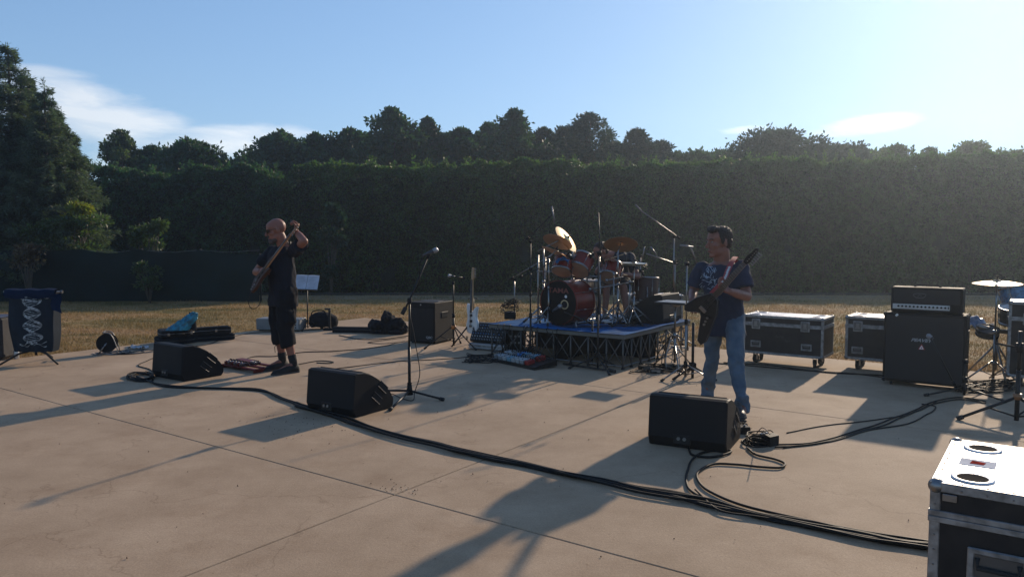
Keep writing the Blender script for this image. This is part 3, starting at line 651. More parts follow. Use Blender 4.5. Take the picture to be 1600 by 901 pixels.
# ---- flight cases
def flight_case(label, loc, rz, w, d, h, wheels=.13, recess=True, grp='silver edged black flight cases', handles=((.17, .26), (.80, .26)), latches=(.17, .78), lid=.78, big=False, stickers=()):
    """w along +x (front), d along +y, body from wheels to h; front face is -y"""
    t = thing('flight_case', label, 'flight case', loc, rz, grp); z0 = wheels; H = h - z0; zl = z0 + H * lid; e = .030 if not big else .034
    b = MB(); b.box((w / 2, d / 2, (z0 + zl) / 2 - .004), (w - .008, d - .008, zl - z0 - .016), ch=.002); part('body', b, mt('panel'), t)
    b = MB(); b.box((w / 2, d / 2, (zl + h) / 2 + .004), (w - .008, d - .008, h - zl - .016), ch=.002); part('lid', b, mt('panel'), t)
    b = MB(); b.box((w / 2, d / 2, h - .001), (w - .05, d - .05, .006), ch=.001); part('top_sheet', b, mt('silvertop'), t)
    al = mt('alu')
    ed = MB()
    for x in (0, w):
        for y in (0, d): sx = 1 if x == 0 else -1; sy = 1 if y == 0 else -1; ed.box((x + sx * e / 2, y + sy * e / 2, (z0 + h) / 2), (e, e, H - .01), ch=.003)
    for z in (z0 + e / 2, h - e / 2 + .004):
        for y in (e / 2, d - e / 2): ed.box((w / 2, y, z), (w + .002, e + .002, e), ch=.003)
        for x in (e / 2, w - e / 2): ed.box((x, d / 2, z), (e + .004, d + .004, e), ch=.003)
    part('edging', ed, al, t)
    ed = MB()
    for z, hh in ((zl + .011, .021), (zl - .011, .021)):
        for y in (.001, d - .001): ed.box((w / 2, y, z), (w + .004, .010, hh), ch=.002)
        for x in (.001, w - .001): ed.box((x, d / 2, z), (.010, d + .006, hh), ch=.002)
    part('lid_channel', ed, al, t)
    for x in (0, w):
        for y in (0, d):
            for z in (z0, h):
                sx = 1 if x == 0 else -1; sy = 1 if y == 0 else -1; sz = 1 if z == z0 else -1
                c = MB(); c.ell((x + sx * .018, y + sy * .018, z + sz * .018 + (.004 if sz < 0 else 0)), .028, n=12, k=8); part('ball_corner', c, mt('steel'), t)
    for fx in latches:
        x = fx * w; c = MB(); c.box((x, -.003, zl), (.105, .012, .125), ch=.005); l_ = part('latch', c, al, t)
        c = MB(); c.box((x, -.0095, zl), (.078, .004, .098), ch=.001); part('latch_dish', c, mat('dish_shadow', (.12, .12, .12), .35, .8), l_)
        c = MB(); c.box((x, -.014, zl + .012), (.036, .008, .045), ch=.003); c.box((x, -.017, zl - .02), (.05, .005, .014), ch=.002); part('latch_key', c, mt('steel'), l_)
    for fx, fz in handles:
        x = fx * w; z = z0 + H * fz; hw, hh = (.125, .082) if not big else (.185, .125); f_ = .016 if not big else .022
        c = MB()
        for s_ in (-1, 1): c.box((x + s_ * (hw - f_) / 2, -.004, z), (f_, .014, hh), ch=.004); c.box((x, -.0045, z + s_ * (hh - f_) / 2), (hw - f_ * .4, .012, f_), ch=.004)
        l_ = part('handle', c, al, t)
        c = MB(); c.box((x, .0005, z), (hw - f_ * 1.6, .007, hh - f_ * 1.6), ch=.001); part('handle_dish', c, mat('dish_shadow', (.12, .12, .12), .35, .8), l_)
        c = MB(); c.tube([(x - hw * .33, -.006, z + hh * .22), (x - hw * .33, -.012, z - hh * .05), (x + hw * .33, -.012, z - hh * .05), (x + hw * .33, -.006, z + hh * .22)], .006 if not big else .008, 8); part('handle_grip', c, mt('rubber'), l_)
    rv = MB()
    def rivets(p0, p1, n_, nrm):
        for k in range(n_): p = V(p0).lerp(V(p1), (k + .5) / n_); rv.cone(p, p + V(nrm) * .003, .0042, .003, n=6)
    rivets((e / 2, -.001, z0 + .05), (e / 2, -.001, h - .05), 9, (0, -1, 0)); rivets((w - e / 2, -.001, z0 + .05), (w - e / 2, -.001, h - .05), 9, (0, -1, 0))
    rivets((.06, -.002, h - e / 2), (w - .06, -.002, h - e / 2), 11, (0, -1, 0)); rivets((.06, e / 2, h + .004), (w - .06, e / 2, h + .004), 11, (0, 0, 1)); rivets((e / 2, .06, h + .004), (e / 2, d - .06, h + .004), 7, (0, 0, 1))
    part('rivets', rv, mt('steel'), t)
    if wheels > .05:
        for x in (.12, w - .12):
            for y in (.12, d - .12):
                a = rnd.uniform(-.6, .6) + math.pi / 2; M = T3(x, y, 0) @ Matrix.Rotation(a, 4, 'Z'); r_ = wheels * .385
                c = MB(); c.box((0, 0, z0 - .006), (.095, .085, .010), M, ch=.002)
                for s_ in (-1, 1): c.box((.012, s_ * .022, z0 - .048), (.038, .004, .08), M, ch=.001)
                cs = part('caster', c, mt('steel'), t)
                c = MB(); c.cone((.02, -.017, r_), (.02, .017, r_), r_, n=18, M=M); part('wheel', c, mt('rubber'), cs)
    for (x, y) in ((.12, .12), (w - .12, .12), (.12, d - .12), (w - .12, d - .12)) if recess else ():
        c = MB(); M = T3(x, y, h + .003)
        c.lathe([(.070, 0), (.070, .004), (.056, .005), (.050, .002)], M, 24); cup = part('wheel_cup', c, mt('silvertop'), t)
        c = MB(); c.lathe([(.050, .0035), (.035, .0020), (.0, .0015)], M, 20); part('cup_shade_disc', c, mat('cup_painted_shade', (.004, .005, .009), .9, spec=.03), cup)  # flat disc, its dark colour stands in for shade down in the cup
    return t
yaw = -R(35.5)
c1 = flight_case('long silver edged flight case on wheels directly right of the guitarist in jeans', (2.885, 9.46, 0), yaw, .96, .50, .605)
m_ = MB()
for k in range(11): m_.box((.40 + k * .016 + (.01 if k > 6 else 0), .0005, .36 - (.045 if k > 6 else 0) + .004 * math.sin(k * 2.1)), (.006 + .004 * (k % 3), .0012, .018 + .012 * (k % 2)), ch=.0005)
m_ = part('stencil', m_, mat('faded_stencil', (.030, .027, .027), .6), c1)
c2 = flight_case('flight case on wheels half hidden by the amplifier cabinet', (3.95, 8.97, 0), yaw, .80, .50, .635, handles=((.17, .22), (.80, .22)), latches=(.17, .80))
c3 = flight_case('tall flight case standing upright at the right edge beside the second drum kit', (5.22, 7.97, 0), yaw, .60, .60, .89, handles=((.5, .45),), latches=(.3, .7), recess=False, wheels=.10)
# foreground case
fa = V((1.49, 2.66, 0)); 
c4 = flight_case('big flight case in the right foreground with a bright silver top and wheel cups', (1.49, 2.66, 0), yaw, .95, .71, .70, wheels=.11, handles=((.225, .55), (.79, .55)), latches=(.5,), lid=.80, big=True)
b = MB(); b.prism([(.06, .300), (.18, .300), (.18, .40), (.06, .40)], .7025, .7045); part('label_holder', b, mat('dull_white_card', (.72, .70, .68), 1.0, spec=0.0), c4)
b = MB(); b.prism([(.095, .325), (.140, .325), (.146, .360), (.100, .372)], .7048, .706); part('red_sticker', b, mat('worn_red_sticker', (.30, .045, .03), 1.0, var=.5, scale=60, spec=0.0), c4)
b = MB(); b.box((.062, -.006, .655), (.045, .004, .026), ch=.002); b.cone((.05, -.007, .66), (.05, -.011, .66), .005, n=8); b.cone((.075, -.007, .651), (.075, -.011, .651), .005, n=8); part('corner_brace', b, mt('steel'), c4)

# ---- amplifier stack
amp = thing('speaker_cabinet', 'large black guitar speaker cabinet with a small red triangle sticker', 'speaker cabinet', (3.95, 8.05, 0), yaw)
w, d, h0, h1 = .76, .36, .045, .775
b = MB(); b.box((w / 2, d / 2 + .006, (h0 + h1) / 2), (w, d - .012, h1 - h0), ch=.012); part('body', b, mt('tolex'), amp)
b = MB(); b.box((w / 2, .004, (h0 + h1) / 2 + .0), (w - .05, .012, h1 - h0 - .055), ch=.004); part('grille_cloth', b, mat('grille_cloth', (.020, .018, .018), .85, bump=.7, bscale=350), amp)
lg = text_mb('PEAVEY', .044, T3(w * .47, -.006, .50) @ RX(90), .003, .35, .0015, 1.25); part('logo', lg, mat('logo_silver', (.32, .32, .32), .5), amp)
b = MB(); M = T3(w * .48, -.003, .43) @ RX(90); b.prism([(-.032, -.024), (.032, -.024), (0, .034)], 0, .002, M); tr_ = part('triangle_sticker', b, mat('sticker_red', (.36, .04, .035), .5), amp)
b = MB(); b.prism([(-.022, -.020), (.022, -.020), (0, .020)], .002, .003, M); b2_ = part('sticker_mark', b, mat('sticker_white', (.72, .70, .68), .5), tr_)
b = MB(); b.prism([(-.008, -.012), (.008, -.012), (0, .004)], .003, .0035, M); part('sticker_dot', b, mat('sticker_red', (.36, .04, .035), .5), tr_)
for x in (0, w):
    for y in (.003, d):
        for z in (h0, h1):
            b = MB(); b.box((x + (.016 if x == 0 else -.016), y + (.014 if y < .1 else -.016), z + (.018 if z == h0 else -.018)), (.042, .042, .044), ch=.012); part('corner_guard', b, mt('plastic'), amp)
for x in (.08, w - .08):
    for y in (.07, d - .07): b = MB(); b.cone((x - .012, y, .024), (x + .012, y, .024), .024, n=14); b.box((x, y, .040), (.03, .05, .012)); part('caster', b, mt('rubber'), amp)
b = MB(); b.box((w + .003, d / 2, .56), (.006, .20, .10), ch=.002); part('side_handle', b, mt('dkmetal'), amp)
hd = thing('guitar_amplifier', 'black valve amplifier head with a white knob strip on top of the big cabinet', 'amplifier', (3.95, 8.05, 0), yaw)
hx, hw_ = .055, .66; z0, z1 = .785, 1.045
b = MB(); b.box((hx + hw_ / 2, .17, (z0 + z1) / 2), (hw_, .25, z1 - z0), ch=.010); part('body', b, mt('tolex'), hd)
b = MB(); b.box((hx + hw_ / 2, .043, z0 + .165), (hw_ - .05, .008, .14), ch=.003); part('front_grille', b, mat('grille_cloth', (.020, .018, .018), .85, bump=.7, bscale=350), hd)
b = MB(); b.box((hx + hw_ * .43, .042, z0 + .058), (hw_ * .80, .012, .052), ch=.002); kp = part('control_panel', b, mat('panel_white', (.50, .50, .48), .5), hd)
for k in range(13):
    x = hx + .075 + k * .036; b = MB(); b.cone((x, .036, z0 + .060), (x, .020, z0 + .060), .011, .009, n=10); part('knob', b, mt('plastic'), kp)
for k in range(2): b = MB(); b.box((hx + .535 + k * .02, .032, z0 + .06), (.009, .012, .024)); part('switch', b, mt('dkmetal'), kp)
pts = [(hx + .27 + .055 * math.cos(a) * (1 + .15 * math.sin(3 * a)), .037, z0 + .175 + .028 * math.sin(a) * (1 + .2 * math.cos(2 * a))) for a in [k * .33 for k in range(20)]]
b = MB(); b.tube(pts, .0035, 5); b.tube([(hx + .25, .036, z0 + .165), (hx + .27, .036, z0 + .185), (hx + .29, .036, z0 + .17)], .003, 5); part('emblem', b, mat('emblem_grey', (.10, .10, .10), .4), hd)
for x in (.12, .6): b = MB(); b.box((hx + x - .04, .17, z0 - .005), (.04, .2, .010)); part('foot', b, mt('rubber'), hd)
b = MB(); b.tube([(hx + .2, .17, z1), (hx + .23, .17, z1 + .02), (hx + .42, .17, z1 + .02), (hx + .45, .17, z1)], .009, 6); part('carry_handle', b, mt('rubber'), hd)
b = MB(); M = T3(.125, -.012, .752); b.box((0, 0, 0), (.022, .006, .03), M @ RY(45), ch=.003)
single_tag = MB(); single_tag.box((0, 0, 0), (.001, .001, .001))
part('plectrum_holder', b, mat('pearl_white', (.7, .7, .68), .3), amp, label='small white tag at the top left corner of the cabinet')

# ---- subwoofer
A_, B_ = V((-1.54, 11.25, 0)), V((-1.13, 11.05, 0)); sub = thing('subwoofer', 'black box subwoofer on the concrete behind the centre microphone stand', 'speaker', A_, rotz_of(A_, B_))
w, d, h = .46, .56, .61
b = MB(); b.box((w / 2, d / 2, h / 2 + .01), (w, d, h - .02), ch=.010); part('cabinet', b, mt('tolex'), sub)
b = MB(); b.box((w / 2, .0, h / 2 - .02), (w - .045, .012, h - .13), ch=.004); part('grille', b, mat('speaker_grille', (.012, .012, .013), .5, .6, bump=.6, bscale=400), sub)
lg = text_mb('QSC', .045, T3(w * .80, -.008, .10) @ RX(90), .002, 0, .001, 1.25); part('logo', lg, mat('logo_grey', (.30, .30, .31), .4), sub)
b = MB(); b.box((w / 2, d / 2, h + .001), (w - .14, .15, .006), ch=.002); part('pole_mount', b, mt('dkmetal'), sub)
for x in (.05, w - .05):
    for y in (.05, d - .05): b = MB(); b.cone((x, y, 0), (x, y, .022), .02, n=8); part('foot', b, mt('rubber'), sub)
b = MB(); b.box((w + .002, d / 2, .42), (.008, .18, .08), ch=.003); part('side_handle', b, mt('dkmetal'), sub)
b = MB(); b.cone((w * .48, .0, h - .035), (w * .48, -.006, h - .035), .012, n=12); part('badge', b, mt('steel'), sub)

# ---- stands
def tripod(t, c, r, h, angs, metal='dkmetal', foot=True, rad=.009, hub=.0, brace=True):
    """legs from a hub at height h spreading to radius r"""
    for a in angs:
        f = V((c[0] + math.cos(a) * r, c[1] + math.sin(a) * r, c[2] + .012)); q = V((c[0] + math.cos(a) * .02, c[1] + math.sin(a) * .02, c[2] + h))
        b = MB(); b.tube([q, f], rad, 7); lg_ = part('leg', b, mt(metal), t, world=True)
        if foot: dd = (f - q).normalized(); b = MB(); b.cone(f - dd * .03, f + dd * .015, rad * 1.7, n=8); part('rubber_foot', b, mt('rubber'), lg_, world=True)
        if brace: b = MB(); b.tube([q.lerp(f, .45), V((c[0], c[1], c[2] + h * .3))], rad * .6, 5); part('brace', b, mt(metal), t, world=True)
def mic_head(t, tip, tail, col='mic_silver', r=.024):
    tip, tail = V(tip), V(tail); d_ = (tail - tip).normalized(); b = MB(); b.cone(tip + d_ * .045, tail, r * .72, r * .42, 10); m__ = part('microphone', b, mat('mic_body', (.05, .05, .055), .4, .3), t, world=True)
    b = MB(); b.ell(tip + d_ * .028, r, n=12, k=8); b.cone(tip + d_ * .045, tip + d_ * .055, r * .95, r * .8, 12); part('grille_ball', b, mat(col, (.34, .34, .35), .35, .8, bump=.5, bscale=600), m__, world=True)
def pencil_mic(t, a, b_, r=.011):
    q = MB(); q.cone(a, b_, r, r * .9, 9); part('microphone', q, mat('pencil_mic', (.16, .16, .17), .35, .6), t, world=True)
def stand(label, base, top, boom=None, mic=None, r=.30, legs=(0.3, 2.4, 4.5), hub=.14, metal='dkmetal', cat='microphone stand', name='microphone_stand', pencil=False, grp=None, pr=.011, low_legs=False, z0=0):
    base = V(base); top = V(top); t = thing(name, label, cat, base, 0, grp)
    b = MB(); b.tube([base + V((0, 0, .03)), base.lerp(top, .5)], pr * 1.25, 8); b.tube([base.lerp(top, .5), top], pr * .85, 8); part('pole', b, mt(metal), t, world=True)
    b = MB(); b.cone(base + V((0, 0, hub - .03)), base + V((0, 0, hub + .04)), pr * 2.2, n=10); b.cone(base.lerp(top, .5) - V((0, 0, .03)), base.lerp(top, .5) + V((0, 0, .03)), pr * 1.9, n=10); part('collar', b, mt('plastic'), t, world=True)
    tripod(t, base, r, hub, legs, metal, brace=not low_legs)
    if boom:
        a, b_ = V(boom[0]), V(boom[1]); q = MB(); q.tube([a, b_], pr * .75, 7); bo = part('boom', q, mt('steel' if metal == 'chrome' else metal), t, world=True)
        q = MB(); q.cone(a, a.lerp(b_, .09), pr * 1.7, pr * 1.7, 8); part('counterweight', q, mt('plastic'), bo, world=True)
        q = MB(); q.cone(top + V((-.02, 0, 0)), top + V((.02, 0, 0)), pr * 2.0, n=10); part('clutch', q, mt('plastic'), t, world=True)
    if mic:
        if pencil: pencil_mic(t, mic[0], mic[1])
        else: mic_head(t, mic[0], mic[1])
    return t
# centre vocal microphone
bs = G(640, 621); Yc = bs.y
t = thing('microphone_stand', 'tall black vocal microphone stand standing alone in the centre of the concrete', 'microphone stand', bs)
top = P(640, 470, Yc)
b = MB(); b.tube([bs + V((0, 0, .05)), V((bs.x, bs.y, .50))], .0145, 10); b.tube([V((bs.x, bs.y, .50)), top], .0105, 10); part('pole', b, mt('dkmetal'), t, world=True)
b = MB(); b.cone(V((bs.x, bs.y, .03)), V((bs.x, bs.y, .13)), .035, .022, 12); b.cone(V((bs.x, bs.y, .13)), V((bs.x, bs.y, .15)), .022, n=12); part('hub', b, mt('plastic'), t, world=True)
for e_ in (G(692, 626), G(610, 642), G(585, 612)):
    b = MB(); q = V((bs.x, bs.y, .07)); f = V((e_.x, e_.y, .016)); b.tube([q, f], .011, 8); lg_ = part('leg', b, mt('dkmetal'), t, world=True)
    dd = (f - q).normalized(); b = MB(); b.cone(f - dd * .035, f + dd * .012, .017, n=10); part('rubber_foot', b, mt('rubber'), lg_, world=True)
b = MB(); b.box(top, (.04, .03, .06), ch=.008); b.cone(top + V((0, -.03, 0)), top + V((0, .03, 0)), .02, n=12); part('clutch', b, mt('plastic'), t, world=True)
b = MB(); b.tube([P(630, 489, Yc - .02), P(640, 468, Yc), P(668, 402, Yc + .05)], .0095, 8); bo = part('boom', b, mt('dkmetal'), t, world=True)
b = MB(); b.cone(P(628, 491, Yc - .02), P(634, 480, Yc - .01), .02, n=10); part('counterweight', b, mt('rubber'), bo, world=True)
b = MB(); b.cone(P(667, 404, Yc + .05), P(672, 396, Yc + .05), .013, n=8); part('microphone_clip', b, mt('plastic'), t, world=True)
mic_head(t, P(685, 389, Yc + .06), P(661, 399, Yc + .03), r=.027)
cb = [P(661, 400, Yc + .03), P(655, 415, Yc), P(655, 440, Yc + .02), P(640, 475, Yc + .03), P(648, 530, Yc - .02), P(655, 570, Yc - .03), P(655, 590, Yc - .03), P(648, 612, Yc - .03), G(645, 625, .01), G(628, 622, .01), G(612, 615, .01), G(600, 620, .01), G(612, 632, .01), G(600, 636, .01), G(585, 630, .01)]
b = MB(); b.tube(catmull(cb, 7), .0042, 6); part('cable', b, mt('cable'), t, world=True)

# stand left of the white guitar: short boom with a bright microphone, orange clamp
bs = V((-.83, 10.75, 0)); t = stand('low black boom microphone stand with an orange clamp, right of the subwoofer', bs, (bs.x, bs.y, .92), (P(726, 434, 10.8), P(704, 431, 10.7)), (P(699, 430, 10.7), P(711, 432, 10.7)), r=.42, legs=(3.5, 5.6, 1.4), hub=.30)
b = MB(); b.cone((bs.x, bs.y, .27), (bs.x, bs.y, .32), .034, n=10); part('clamp', b, mat('orange_tape', (.45, .14, .03), .5), t, world=True)

# ---- guitars
def guitar(t, O, neck_dir, face, scale, body, bodymat, neckmat, headmat, n_len=.62, hl=.17, strings=4, pick=None, hshape='inline', depth=.042):
    """O = bridge point; x axis along the neck, z axis out of the face"""
    M = frame(O, neck_dir, face) @ Matrix.Scale(scale, 4)
    b = MB(); cx = sum(p[0] for p in body) / len(body); cy = sum(p[1] for p in body) / len(body)
    ins = lambda k: [(cx + (x - cx) * k, cy + (y - cy) * k) for x, y in body]
    rings = [[(x, y, -depth / 2) for x, y in ins(.96)], [(x, y, -depth / 2 + .006) for x, y in ins(1)], [(x, y, depth / 2 - .006) for x, y in ins(1)], [(x, y, depth / 2) for x, y in ins(.96)]]
    b.loft(rings, M, smooth=False); part('body', b, bodymat, t, world=True)
    b = MB(); b.loft([[(.20, -.028, .005), (.20, .028, .005), (.20, .028, .028), (.20, -.028, .028)], [(n_len, -.021, .007), (n_len, .021, .007), (n_len, .021, .028), (n_len, -.021, .028)]], M, smooth=False); part('neck', b, neckmat, t, world=True)
    b = MB(); b.loft([[(.17, -.028, .028), (.17, .028, .028), (.17, .028, .033), (.17, -.028, .033)], [(n_len, -.021, .028), (n_len, .021, .028), (n_len, .021, .033), (n_len, -.021, .033)]], M, smooth=False); fb = part('fretboard', b, mat('rosewood', (.05, .028, .018), .5), t, world=True)
    for k in range(12):
        x = n_len - (n_len) * (1 - 2 ** (-(k + 1) / 12)) * 1.0; b = MB(); b.box((x, 0, .034), (.0025, .044, .0015), M); part('fret', b, mt('steel'), fb, world=True)
    if hshape == 'inline': hp = [(n_len, -.022), (n_len + .03, -.042), (n_len + hl, -.03), (n_len + hl + .01, .015), (n_len + .04, .03), (n_len, .022)]
    else: hp = [(n_len, -.020), (n_len + .04, -.032), (n_len + hl * 1.0, -.014), (n_len + hl * 1.08, .004), (n_len + hl, .014), (n_len + .05, .026), (n_len, .020)]
    b = MB(); b.prism(hp, .004, .022, M); h_ = part('headstock', b, headmat, t, world=True)
    for k in range(strings):
        x = n_len + .035 + k * (hl - .05) / max(1, strings - 1); yy_ = (-.040 if hshape == 'inline' else -.03)
        b = MB(); b.cone((x, yy_ + .012, .013), (x, yy_ - .028, .013), .005, n=6, M=M); b.ell((x, yy_ - .032, .013), (.010, .008, .006), M, 8, 6); b.cone((x, yy_ + .022, .02), (x, yy_ + .022, .034), .0045, n=6, M=M); part('tuning_peg', b, mt('chrome'), h_, world=True)
    b = MB()
    for k in range(strings):
        yk = (-.5 + k / (strings - 1)) ; b.tube([(-.02, yk * .054, depth / 2 + .012), (n_len, yk * .034, .037)], .0010 if strings == 6 else .0016, 4, M)
    part('strings', b, mt('steel'), t, world=True)
    b = MB(); b.box((-.02, 0, depth / 2 + .006), (.035, .075, .014), M, ch=.003); part('bridge', b, mt('chrome'), t, world=True)
    for xx in (.05, .13): b = MB(); b.box((xx, 0, depth / 2 + .004), (.035, .072, .010), M, ch=.003); part('pickup', b, mt('plastic'), t, world=True)
    for k in range(3): b = MB(); b.cone((-.05 - k * .035, -.085 - .01 * k, depth / 2), (-.05 - k * .035, -.085 - .01 * k, depth / 2 + .016), .011, n=10, M=M); part('knob', b, mt('steel'), t, world=True)
    if pick: b = MB(); b.prism(pick, depth / 2, depth / 2 + .002, M); part('pickguard', b, mat('pickguard_dark', (.03, .03, .03), .3), t, world=True)
    return M
def smooth_poly(pts, k=5): 
    q = [V((x, y, 0)) for x, y in pts]; out = []; n = len(q)
    for i in range(n):
        a, b, c, d = q[i - 1], q[i], q[(i + 1) % n], q[(i + 2) % n]
        for j in range(k):
            t = j / k; p = .5 * ((2 * b) + (c - a) * t + (2 * a - 5 * b + 4 * c - d) * t * t + (3 * b - a - 3 * c + d) * t ** 3); out.append((p.x, p.y))
    return out
STRAT = smooth_poly([(-.13, 0), (-.11, -.13), (0, -.165), (.10, -.12), (.18, -.13), (.25, -.15), (.22, -.08), (.19, -.035), (.19, .035), (.24, .09), (.31, .14), (.22, .15), (.10, .12), (0, .155), (-.10, .13)], 4)
OW = V((-.565, 10.82, .30)); gs = thing('electric_guitar', 'white electric guitar with a long pale neck standing upright on its stand', 'guitar', (-.565, 10.82, .05))
guitar(gs, OW + V((0, 0, .02)), (.02, .14, 1), (-.86, -.5, .1), 1.0, STRAT, mat('white_guitar_paint', (.68, .67, .63), .3, coat=.4), mat('maple', (.42, .25, .12), .4), mat('maple', (.42, .25, .12), .4), .64, .17, 6, depth=.044)
t = thing('guitar_stand', 'black folding guitar stand holding the upright white guitar', 'guitar stand', (-.565, 10.92, 0))
b = MB(); b.tube([(-.56, 10.98, .35), (-.56, 10.95, .70)], .012, 8); part('upright', b, mt('dkmetal'), t, world=True)
for q in ((-.86, 10.75), (-.33, 10.62), (-.52, 11.3)): b = MB(); b.tube([(-.56, 10.98, .38), (q[0], q[1], .012)], .011, 7); part('leg', b, mt('dkmetal'), t, world=True)
for s_ in (-1, 1): b = MB(); b.tube([(-.56 + s_ * .06, 10.96, .12), (-.56 + s_ * .08, 10.78, .12), (-.56 + s_ * .08, 10.75, .16)], .010, 7); part('cradle_arm', b, mt('rubber'), t, world=True)
b = MB(); b.tube([(-.62, 10.82, .69), (-.62, 10.92, .69), (-.50, 10.92, .69), (-.50, 10.82, .69)], .008, 6); part('neck_yoke', b, mt('rubber'), t, world=True)
b = MB(); b.box((-.66, 10.98, .18), (.10, .02, .28), Matrix.Identity(4), ch=.004)

# ---- rack mixer on the silver case, left of the drum riser
a, b_ = G(735, 545), G(792, 549); t = thing('mixing_console', 'black tilted mixing console with rows of knobs standing on a silver case', 'mixer', a + V((0, .05, .10)), rotz_of(a, b_) - .1)
w, M = .56, RX(58) @ T3(0, 0, 0)
b = MB(); b.loft([[(x, 0, 0), (x, .20, 0), (x, .20, .26), (x, .11, .26), (x, -.02, .03)] for x in (0, w)], smooth=False); part('chassis', b, mt('dkmetal'), t)
sl = V((0, .13, .23)).normalized(); kb = MB(); nrm = V((0, -.23, .13)).normalized()
cols = [mat('knob_grey', (.22, .22, .23), .5), mat('knob_white', (.5, .5, .5), .5), mat('knob_blue', (.08, .2, .4), .5)]
for r_ in range(6):
    for c_ in range(12):
        p = V((.03 + c_ * .043, -.018, .035)) + sl * (.012 + r_ * .042); q = MB(); q.cone(p, p + nrm * .013, .0085, .007, 7); part('knob', q, cols[(r_ + c_ * (r_ == 4)) % 3], t)
t2 = thing('silver_case', 'low silver case lying under the black tilted mixing console', 'case', a + V((0, .03, 0)), rotz_of(a, b_) - .1)
q = MB(); q.box((.29, .13, .055), (.60, .32, .07), ch=.006); part('body', q, mat('silver_case_skin', (.33, .33, .33), .45, .6), t2)
q = MB(); q.box((.29, -.03, .055), (.61, .012, .02), ch=.003); q.box((.29, .13, .02), (.62, .34, .012), ch=.003); part('edging', q, mt('alu'), t2)
for x in (.05, .53): q = MB(); q.box((x, .1, .010), (.05, .12, .02)); part('foot', q, mt('rubber'), t2)
a2 = G(803, 548); t = thing('stage_box', 'small black connector box between the mixing console and the drum riser', 'stage box', a2, -.2)
q = MB(); q.box((-.02, .15, .16), (.28, .22, .32), ch=.01); part('body', q, mt('dkmetal'), t)
for k in range(8): q = MB(); x = -.10 + (k % 4) * .055; z = .11 + (k // 4) * .09; q.cone((x, .04, z), (x, .028, z), .014, n=10); part('socket', q, mt('steel'), t)

# ---- pedalboards
def pedal(mb_or_none, t, M, w, d, h, m_, knobs=2):
    q = MB(); q.box((0, 0, h / 2), (w, d, h), M, ch=.004); p_ = part('pedal', q, m_, t)
    for k in range(knobs): q = MB(); x = -w * .28 + k * w * .56 / max(1, knobs - 1); q.cone((x, d * .3, h), (x, d * .3, h + .014), .0075, n=8, M=M); part('knob', q, mt('plastic'), p_)
    q = MB(); q.cone((0, -d * .3, h), (0, -d * .3, h + .014), .009, n=8, M=M); part('footswitch', q, mt('chrome'), p_)
a, b_ = G(768, 564), G(833, 578); t = thing('pedalboard', 'black pedalboard tray crowded with white, blue and red effect pedals', 'pedalboard', a, rotz_of(a, b_))
L = (b_ - a).length
q = MB(); q.loft([[(x, 0, 0), (x, 0, .035), (x, .36, .09), (x, .36, .02)] for x in (0, L + .02)], smooth=False); part('tray', q, mt('dkmetal'), t)
pc = [mat('pedal_white', (.30, .31, .31), .5), mat('pedal_pale_blue', (.12, .24, .30), .5), mat('pedal_blue', (.03, .17, .42), .4), mat('pedal_silver', (.42, .44, .46), .35, .6), mat('pedal_red', (.26, .015, .012), .5), mat('pedal_grey', (.16, .17, .18), .4)]
tilt = RX(8.7)
for r_ in range(2):
    for k in range(8):
        c_ = pc[[3, 0, 5, 2, 1, 0, 1, 4][k] if r_ else [5, 3, 0, 1, 0, 0, 3, 4][k]]; pedal(None, t, T3(.06 + k * .088, .075 + r_ * .17, .037 + .026 * r_ + .01) @ tilt @ RZ(rnd.uniform(-6, 6)), .068, .115, .045 + .012 * rnd.random(), c_)
q = MB()
for k in range(14):
    x = rnd.uniform(.05, L); y = rnd.uniform(.08, .30); q.tube(catmull([(x, y, .10), (x + .04, y + rnd.uniform(-.05, .05), .14), (x + .09, y + .02, .10)], 4), .004, 5)
part('patch_cables', q, mt('cable'), t, kind='stuff')
a, b_ = G(348, 574), G(398, 583); t = thing('pedalboard', 'dark red metal pedalboard on the concrete by the feet of the bald bassist', 'pedalboard', a, rotz_of(a, b_))
mr_ = mat('dark_red_paint', (.11, .012, .010), .5, spec=.25); L = (b_ - a).length
for y in (0, .10, .20): q = MB(); q.box((L / 2, y + .02, .035 + y * .12), (L, .045, .02), ch=.003); part('rail', q, mr_, t)
for x in (0, L): q = MB(); q.box((x, .12, .024), (.02, .27, .045), ch=.003); part('end_plate', q, mr_, t)
for k in range(6): pedal(None, t, T3(.045 + k * .062, .06, .05) @ RX(7), .050, .10, .035, [mr_, mat('pedal_dark', (.05, .03, .03), .4)][k % 2])
q = MB(); q.box((-.0, .33, .03), (.34, .11, .05), ch=.01); part('pedal', q, mr_, t)
for k in range(3): pedal(None, t, T3(.36 + k * .04, .18, .055) @ RX(7), .036, .08, .03, mat('pedal_dark', (.05, .03, .03), .4), 1)

# multi effects under the guitarist's left foot
t = thing('wah_pedal', 'black rocker pedal under the left shoe of the guitarist in jeans', 'effects pedal', (1.885, 6.17, 0), -.05)
q = MB(); q.box((0, .11, .022), (.10, .25, .044), ch=.006); part('base', q, mt('dkmetal'), t)
q = MB(); q.box((0, .12, .060), (.090, .24, .014), T3(0, 0, 0) @ RX(2), ch=.004); part('treadle', q, mt('rubber'), t)
for k in range(3): q = MB(); q.cone((-.03 + k * .03, .012, .044), (-.03 + k * .03, .012, .055), .008, n=8); part('knob', q, mt('chrome'), t)
t = thing('effects_pedal', 'small black effects pedal just in front of the rocker pedal', 'effects pedal', (1.86, 5.98, 0), .1)
pedal(None, t, Matrix.Identity(4) @ T3(0, .06, .004), .085, .13, .055, mt('dkmetal'), 3)
q = MB(); q.box((0, .06, .002), (.06, .10, .006)); part('foot_pad', q, mt('rubber'), t)
